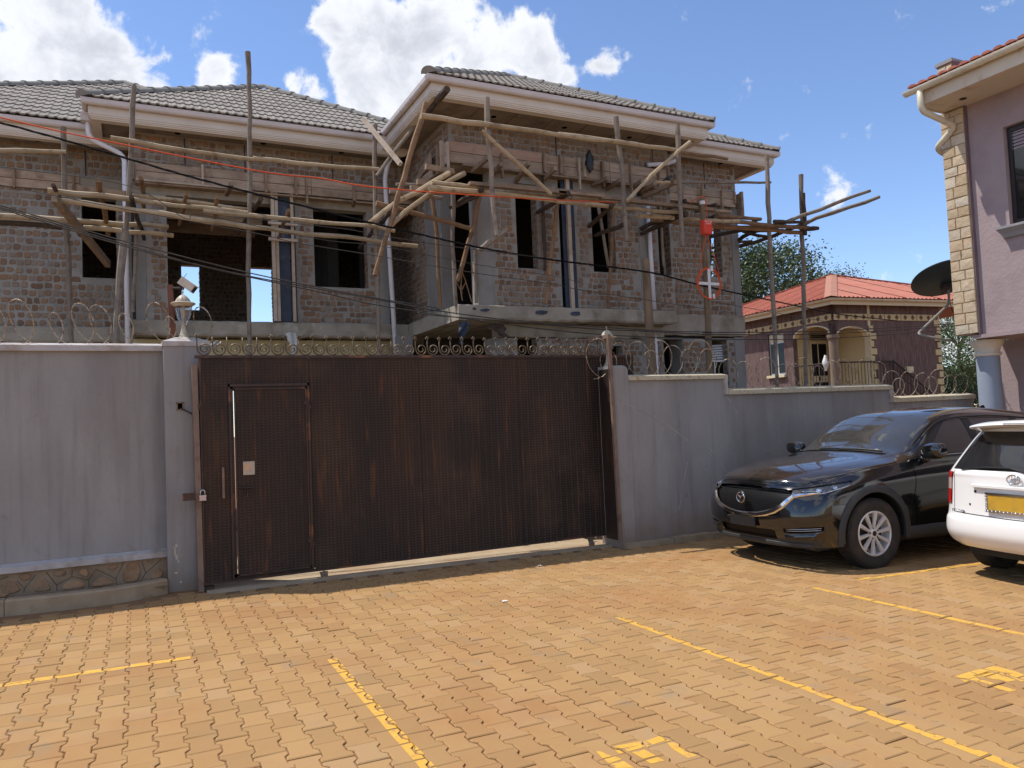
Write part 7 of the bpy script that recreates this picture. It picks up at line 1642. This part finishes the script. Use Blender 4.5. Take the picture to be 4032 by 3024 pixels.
# headlights
for s in (1, -1):
    m = MB(); rows = []; fr = []
    for i in range(29):
        u = 2.30 + 2.72 * i / 28; f = i / 28; zt = .845 + .075 * f; zb = .785 + .04 * f + .052 * max(0, f - .55) / .45
        zt += .004; zb -= .004
        rows.append([mir(sl(u, lerp(zb, zt, k / 5), -.012), s) for k in range(6)])
    hl = put('headlight', cs.W(m.grid(rows)), 'lamp_lens', suv, smooth=True)
    for u, z_, r_ in ((3.55, .832, .030), (4.30, .855, .023)):
        p = Vector(mir(sl(u, z_, -.008), s)); ax_ = (Vector(mir(sl(u, z_, .05), s)) - p).normalized(); e1 = ax_.orthogonal().normalized(); e2 = ax_.cross(e1); rr = []
        for q, d in ((1.0, .0), (1.0, .006), (.82, .008), (.62, .004), (.0, .012)): rr.append([p + e1 * (r_ * q * cos(t)) + e2 * (r_ * q * sin(t)) + ax_ * d for t in [2 * pi * k / 20 for k in range(20)]])
        put('projector', cs.W(MB().grid(rr, True)), 'chrome', hl, smooth=True)
    put('brow', cs.W(MB().tube([mir(sl(2.35 + 2.65 * i / 14, .781 + .04 * i / 14 + .052 * max(0, i / 14 - .55) / .45, .001), s) for i in range(15)], .0045, 5)), 'chrome', hl, smooth=True)
    put('light_bar', cs.W(MB().tube([mir(sl(2.7 + .8 * i / 6, .818 + .008 * i / 6, -.006), s) for i in range(7)], .004, 5)), 'chrome', hl, smooth=True)
    # fog slot, bumper blades
    m = MB(); rows = []
    for i in range(21):
        u = 1.95 + 2.05 * i / 20; rows.append([mir(sl(u, z_ + .015 * (u - 2), -.03), s) for z_ in (.385, .415, .45)])
    put('fog_slot', cs.W(m.grid(rows)), 'grille_black', suv, smooth=True)
    pth = []
    for i in range(17):
        u = 2.05 + 1.85 * i / 16; z_ = .365 + .018 * (u - 2) + .03 * max(0, i - 12) / 4; p = Vector(mir(sl(u, z_, .002), s)); out = (Vector(mir(sl(u, z_, .03), s)) - p).normalized(); pth.append((p, Vector((0, 0, .026 * (1 - .5 * max(0, i - 12) / 4))), out * .012))
    ribbon(pth, cs, 'suv_paint', 'bumper_blade', suv)
    for z0_ in (.412, .432):
        put('fog_trim', cs.W(MB().tube([mir(sl(2.05 + 1.8 * i / 12, z0_ + .015 * (1.8 * i / 12), -.012), s) for i in range(13)], .0045, 5)), 'steel', suv, smooth=True)
    # front lower lip, tow blocks
m = MB(); rows = []
for i in range(-18, 19):
    u = abs(i) / 10; s = 1 if i >= 0 else -1; rows.append([mir(sl(u, z_, -.03), s) for z_ in (.305, .36, .425)])
put('lower_intake', cs.W(m.grid(rows)), 'grille_black', suv, smooth=True)
pth = []
for i in range(-32, 33):
    u = abs(i) / 10; s = 1 if i >= 0 else -1; p = Vector(mir(sl(u, .285, .0), s)); out = (Vector(mir(sl(u, .285, .03), s)) - p).normalized(); pth.append((p, Vector((0, 0, .022)), out * .016))
ribbon(pth, cs, 'suv_plastic', 'lower_lip', suv)
put('plate_holder', cs.W(MB().box((-.022, -.20, .425), (-.004, .20, .525))), 'black_plastic', suv)
put('tow_cover', cs.W(MB().box((.42, .45, .185), (.62, .62, .235))), 'suv_plastic', suv)
put('underbody', cs.W(MB().box((.3, -.72, .22), (4.3, .72, .40))), 'black_plastic', suv)
# wheel wells, flares and wheels
for wx, wz in (FW, RW):
    for s in (1, -1):
        m = MB(); rows = []
        for t in [pi * 1.08 * i / 26 - .04 * pi for i in range(27)]:
            rows.append([(wx + WR_ * 1.005 * cos(t), s * y, wz + WR_ * 1.005 * sin(t)) for y in (.905, .75, .55)])
        m.grid(rows); put('wheel_well', cs.W(m), 'black_plastic', suv, smooth=True)
        m = MB(); rows = []
        for t in [pi * 1.10 * i / 40 - .05 * pi for i in range(41)]:
            q = []
            for r_, o_ in ((WR_ - .008, -.02), (WR_ - .008, .012), (WR_ + .012, .019), (WR_ + .05, .015), (WR_ + .068, .006), (WR_ + .068, -.008)):
                x, z_ = wx + r_ * cos(t), wz + r_ * sin(t); z_ = max(.262, z_); yy = sl(ux(x), max(z_, .28)).y
                q.append((x, s * (yy + o_), z_))
            rows.append(q)
        put('wheel_arch', cs.W(m.grid(rows)), 'suv_plastic', suv, smooth='auto')
        wheel(cs, suv, wx, s * .80, wz, .36, .225, .232, 10, s)
# sill, shut lines, handle, mirror, wipers
for s in (1, -1):
    put('sill', cs.W(MB().grid([[mir(sl(ux(x), z_, o_), s) for z_, o_ in ((.27, -.02), (.275, .01), (.33, .014), (.395, .008), (.40, -.004))] for x in [1.36 + i * .11 for i in range(17)]])), 'suv_plastic', suv, smooth=True)
    def seam(pts, r_=.0032): put('shut_line', cs.W(MB().tube(pts, r_, 4)), 'shut_line', suv)
    seam([mir(sl(ux(1.52 + .02 * sin(i)) * 1.0, .40 + .062 * i, .0003), s) for i in range(11)])
    seam([mir(sl(ux(2.64 + (.06 if i > 6 else .0) * 0), .40 + .066 * i, .0003), s) for i in range(11)])
    seam([mir(sl(ux(3.30 + .06 * max(0, i - 5)), .78 + .045 * i if True else 0, .0003), s) for i in range(8)])
    seam([mir(sl(ux(1.52 + i * .18), .405, .0003), s) for i in range(11)])
    for hx_ in (2.38, 3.38):
        p = sl(ux(hx_), .90, .012); hd = put('door_handle', cs.W(MB().tube([mir((hx_ - .10, p.y - .012, .888), s), mir((hx_ - .07, p.y + .012, .892), s), mir((hx_, p.y + .018, .898), s), mir((hx_ + .07, p.y + .012, .904), s), mir((hx_ + .10, p.y - .012, .906), s)], [.010, .013, .014, .013, .010], 8)), 'suv_paint', suv, smooth=True)
    # mirror
    c = Vector((1.70, 1.0, 1.175)); m = MB(); rows = []
    for q, k in ((-.075, .25), (-.06, .72), (-.02, .97), (.03, 1.0), (.055, .98)):
        rows.append([mir((c.x + q, c.y + (.135 * k) * (abs(cos(t)) ** .75) * (1 if cos(t) >= 0 else -1), c.z + .088 * k * (abs(sin(t)) ** .75) * (1 if sin(t) >= 0 else -1) + .012 * cos(t)), s) for t in [2 * pi * i / 20 for i in range(20)]])
    m.grid(rows, True); m.f.append(tuple(range(20))); mr_ = put('mirror', cs.W(m), 'suv_paint', suv, smooth='auto')
    put('mirror_glass', cs.W(MB().add([mir((c.x + .056, c.y + .115 * cos(t), c.z + .074 * sin(t)), s) for t in [2 * pi * i / 16 for i in range(16)]], [tuple(range(16))])), 'chrome', mr_)
    put('mirror_arm', cs.W(MB().tube([mir((1.72, .855, 1.075), s), mir((1.71, .92, 1.075), s), mir((1.70, .96, 1.11), s)], [.035, .03, .034], 10)), 'suv_paint', mr_, smooth=True)
    put('turn_lamp', cs.W(MB().tube([mir((1.635, .93, 1.15), s), mir((1.645, 1.06, 1.16), s), mir((1.69, 1.13, 1.165), s)], .005, 5)), 'lamp_lens', mr_, smooth=True)
    # window gasket and roof gutter line
    put('roof_rail_line', cs.W(MB().tube([mir(Vector(surf(UP, 8.3 + i * .5, 3.02)) + Vector((0, .003, .002)), s) for i in range(14)], .007, 6)), 'black_plastic', suv, smooth=True)
    put('window_trim', cs.W(MB().tube([mir(Vector(surf(UP, 7.4 + i * .5, 1.0)) + Vector((0, .003, 0)), s) for i in range(15)], .006, 6)), 'steel', suv, smooth=True)
    put('bonnet_line', cs.W(MB().tube([mir(Vector(surf(UP, .2 + i * .5, .55)) + Vector((0, 0, .0005)), s) for i in range(11)], .0028, 4)), 'shut_line', suv)
def uq(u, v, s, o_=.008): return mir(Vector(surf(UP, u, v)) + Vector((-o_ * .6, 0, o_)), s)
put('bonnet_line', cs.W(MB().tube([uq(.18, 2 + i * .4, s, .0006) for s in (1,) for i in range(11)] + [uq(.18, 6 - i * .4, -1, .0006) for i in range(11)], .003, 4)), 'shut_line', suv)
put('wiper', cs.W(MB().tube([uq(6.12, 5.9, 1), uq(6.2, 5.2, 1), uq(6.28, 4.4, 1)], .008, 6)), 'black_plastic', suv); put('wiper', cs.W(MB().tube([uq(6.1, 5.2, -1), uq(6.16, 5.9, -1), uq(6.2, 5.6, 1)], .008, 6)), 'black_plastic', suv)
put('sticker', cs.W(MB().grid([[uq(6.30 + .16 * i, 4.62 + .10 * j, 1, .001) for j in (0, 1)] for i in (0, 1)])), 'paper_tan', suv)
put('antenna_fin', cs.W(MB().add([(3.72, .018, 1.60), (3.95, .02, 1.57), (3.95, -.02, 1.57), (3.72, -.018, 1.60), (3.90, 0, 1.655), (3.94, 0, 1.655)], [(0, 1, 5, 4), (3, 4, 5, 2), (1, 2, 5), (0, 4, 3)])), 'suv_paint', suv)
# ---------------------------------------------------------------- white estate, rear towards the camera
ce = Car(6.924, 4.148, -.104, -.068, 1)
est = thing('estate_car', ce.w((2, 0, 0)), 'white estate car at the right edge, rear end and red tail lamp towards us', 'car')
HWD = (.78, .825, .842, .845, .848, .842, .835, .80, .735, .655, .575)
EZ_ = (.285, .34, .43, .54, .60, .78, .93, 1.0, 1.16, 1.33, 1.425)
EX_ = (.10, .04, .0, .01, .045, .065, .075, .09, .19, .305, .375)
EF = ((0, 0), (.34, .008), (.62, .03), (.82, .075), (.94, .155), (1.0, .30))
ENET = [[(EX_[k] + dx * (1.0 if k < 7 else .8), HWD[k] * f, EZ_[k]) for k in range(11)] for f, dx in EF]
for x in (.55, .95, 1.6, 2.4, 3.2): ENET.append([(x + .12 * (EX_[k]), HWD[k] * (1.0 if x < 3 else .98), EZ_[k] + (.0 if k < 10 else .015)) for k in range(11)])
ENET.append([(3.9 + .0 * k, HWD[k] * .93, EZ_[k] * (1 if k < 7 else .8)) for k in range(11)])
def e_cls(u, v, c):
    x, y, z_ = c
    if y > .6 and (x - .82) ** 2 + (z_ - .30) ** 2 < .345 ** 2: return None
    if 7.12 < v < 9.35 and u < 3.35: return 'rear_window'
    if 7.3 < v < 9.4 and u > 5.6 and u < 10: return 'side_window'
    if 4.55 < v < 6.95 and 2.95 < u < 5.35 and z_ < .985: return 'lamp' if not (5.3 < v < 5.95) else 'clear'
    if v < .55: return 'lower'
    if z_ < .585: return 'bumper'
    return 'tailgate' if u < 2.95 and v > 4 else 'body'
ep = split(ce, ENET, 10, 8, e_cls)
put('body', ce.W(ep['body']), 'white_paint', est, smooth=True); put('bumper', ce.W(ep['bumper']), 'white_paint', est, smooth=True)
tg = [put('tailgate', q, 'white_paint', est, smooth=True) for q in halves(ce.W(ep['tailgate']))][0]
put('bumper_lower', ce.W(ep['lower']), 'white_paint', est, smooth=True)
put('rear_window', ce.W(shrink(ep['rear_window'], .004)), 'car_glass', est, smooth=True); put('side_window', ce.W(shrink(ep['side_window'], .004)), 'car_glass', est, smooth=True)
tlp = [put('tail_lamp', q, 'tail_red', est, smooth=True) for q in halves(ce.W(shrink(ep['lamp'], -.010)))][0]; put('reverse_lens', ce.W(shrink(ep['clear'], -.009)), 'tail_clear', tlp, smooth=True)
# roof panel and spoiler
rows = []
for x in (.375, .7, 1.4, 2.4, 3.0, 3.9):
    w_ = .575 * (1 if x < 3.5 else .93); zz = 1.425 + (.035 if x > .4 else 0) + (.015 if .6 < x < 3.5 else 0) - (.28 if x > 3.5 else 0)
    rows.append([(x + .12 * .375, w_ * k / 6, zz - (.035 if x > .4 else 0) * (k / 6) ** 2) for k in range(-6, 7)])
put('roof', ce.W(MB().grid(rows)), 'white_paint', est, smooth=True)
m = MB(); rows = []
for k in range(-10, 11):
    f = k / 10; y = .56 * f; e = .10 * f ** 4; dz = -.028 * f * f
    rows.append([(.47 + e, y, 1.475 + dz), (.30 + e, y, 1.478 + dz), (.175 + e, y, 1.455 + dz), (.16 + e, y, 1.44 + dz), (.175 + e, y, 1.425 + dz), (.28 + e, y, 1.405 + dz), (.38 + e, y, 1.395 + dz)])
m.grid(rows); m.f.append(tuple(range(7))); m.f.append(tuple(range(len(m.v) - 7, len(m.v)))[::-1])
sp = put('spoiler', ce.W(m), 'white_paint', est, smooth='auto')
put('brake_lamp', ce.W(MB().box((.163, -.14, 1.430), (.172, .14, 1.450))), 'brake_lens', sp)
def es(y, z_, off=0.0):
    """point on the rear face at half-width y and height z"""
    sg = 1 if y >= 0 else -1; y = abs(y); v = 0
    for k in range(10):
        if EZ_[k] <= z_ <= EZ_[k + 1]: v = k + (z_ - EZ_[k]) / (EZ_[k + 1] - EZ_[k])
    a, b = 0.0, 5.0
    for _ in range(24):
        m_ = (a + b) / 2
        if surf(ENET, m_, v)[1] < y: a = m_
        else: b = m_
    p = surf(ENET, a, v); return Vector((p[0] - off, p[1] * sg, p[2]))
# garnish over the plate, plate with frame
pth = [(es(y, .865, .012), Vector((0, 0, .018)), Vector((-.022, 0, 0))) for y in [-.42 + .07 * i for i in range(13)]]
ribbon(pth, ce, 'white_paint', 'plate_garnish', tg)
put('plate_recess', ce.W(MB().grid([[es(y, z_, .002) for z_ in (.65, .75, .83)] for y in (-.31, -.15, 0, .15, .31)])), 'white_paint', tg, smooth=True)
pz0, pz1, py = .665, .80, .245; xx = .035
pf = put('plate_frame', ce.W(MB().box((xx - .004, -py - .022, pz0 - .022), (xx + .012, py + .022, pz0)).box((xx - .004, -py - .022, pz1), (xx + .012, py + .022, pz1 + .022)).box((xx - .004, -py - .022, pz0), (xx + .012, -py, pz1)).box((xx - .004, py, pz0), (xx + .012, py + .022, pz1))), 'chrome', tg)
for i in range(14): put('stud', ce.W(MB().lathe([(.0, xx - .012), (.008, xx - .009), (.009, xx - .003)], (0, -py + i * 2 * py / 13, pz0 - .011), 8, axis=0)), 'steel', pf, smooth=True)
for i in range(6):
    for sg in (-1, 1): put('stud', ce.W(MB().lathe([(.0, xx - .012), (.008, xx - .009), (.009, xx - .003)], (0, sg * (py + .011), pz0 + .01 + i * .024), 8, axis=0)), 'steel', pf, smooth=True)
put('number_plate', ce.W(MB().box((xx, -py, pz0), (xx + .01, py, pz1))), 'plate_yellow', tg)
put('reflector_button', ce.W(MB().lathe([(0, -.004), (.009, -.003), (.010, .004)], tuple(es(.46, .70, .002)), 12, axis=0)), 'black_plastic', tg)
put('key_lock', ce.W(MB().lathe([(0, -.003), (.012, -.002), (.013, .004)], tuple(es(.40, .815, .004)), 12, axis=0)), 'dark_metal', tg)
# emblem of three ovals
e0 = es(.0, .945, .014)
def oval(cy, cz, a, b, r_=.0065): return MB().tube([(e0.x - .004, e0.y + cy + a * cos(t), e0.z + cz + b * sin(t)) for t in [2 * pi * i / 28 for i in range(28)]], r_, 6, closed=True)
put('emblem', ce.W(oval(0, 0, .062, .042)), 'chrome', tg, smooth=True); put('emblem', ce.W(oval(0, .002, .018, .040, .0045)), 'chrome', tg, smooth=True); put('emblem', ce.W(oval(0, .022, .040, .017, .0045)), 'chrome', tg, smooth=True)
# model lettering on the tailgate
pl_, pr_ = Vector(ce.w(es(.70, .625, .004))), Vector(ce.w(es(.50, .612, .004)))
dvec = (pr_ - pl_); ang = math.atan2(dvec.y, dvec.x); mid_ = (pl_ + pr_) / 2
text('FIELDER', tuple(mid_), .052, 'steel', tg, (pi / 2, 0, ang), ext=.002)
# wiper, shut lines, wheels
put('wiper', ce.W(MB().tube([es(-.14, 1.0, .012), es(.06, 1.055, .016), es(.30, 1.052, .014), es(.56, 1.02, .012)], .007, 6)), 'black_plastic', est, smooth=True)
put('wiper_pivot', ce.W(MB().tube([es(-.14, .99, .0), es(-.14, 1.0, .02)], .022, 10)), 'black_plastic', est)
for s in (1, -1):
    put('shut_line', ce.W(MB().tube([es(s * .655, .62 + .03 * i, .0002) for i in range(14)], .0028, 4)), 'shut_line', est)
    m = MB(); rows = []
    for t in [pi * 1.1 * i / 24 - .05 * pi for i in range(25)]: rows.append([(.82 + .348 * cos(t), s * y, .30 + .348 * sin(t)) for y in (.845, .7, .5)])
    put('wheel_well', ce.W(m.grid(rows)), 'black_plastic', est, smooth=True)
    wheel(ce, est, .76, s * .735, .305, .305, .195, .20, 8, s); wheel(ce, est, 3.3, s * .735, .305, .305, .195, .20, 8, s)
put('shut_line', ce.W(MB().tube([es(-.66 + .06 * i, .597 + .02 * (abs(-.66 + .06 * i) / .66) ** 2, .0005) for i in range(23)], .004, 4)), 'shut_line', est)
put('underbody', ce.W(MB().box((.25, -.62, .20), (4.0, .62, .36))), 'black_plastic', est)
put('exhaust', ce.W(MB().tube([(.12, -.45, .24), (.4, -.45, .25)], .025, 12)), 'steel', est, smooth=True)
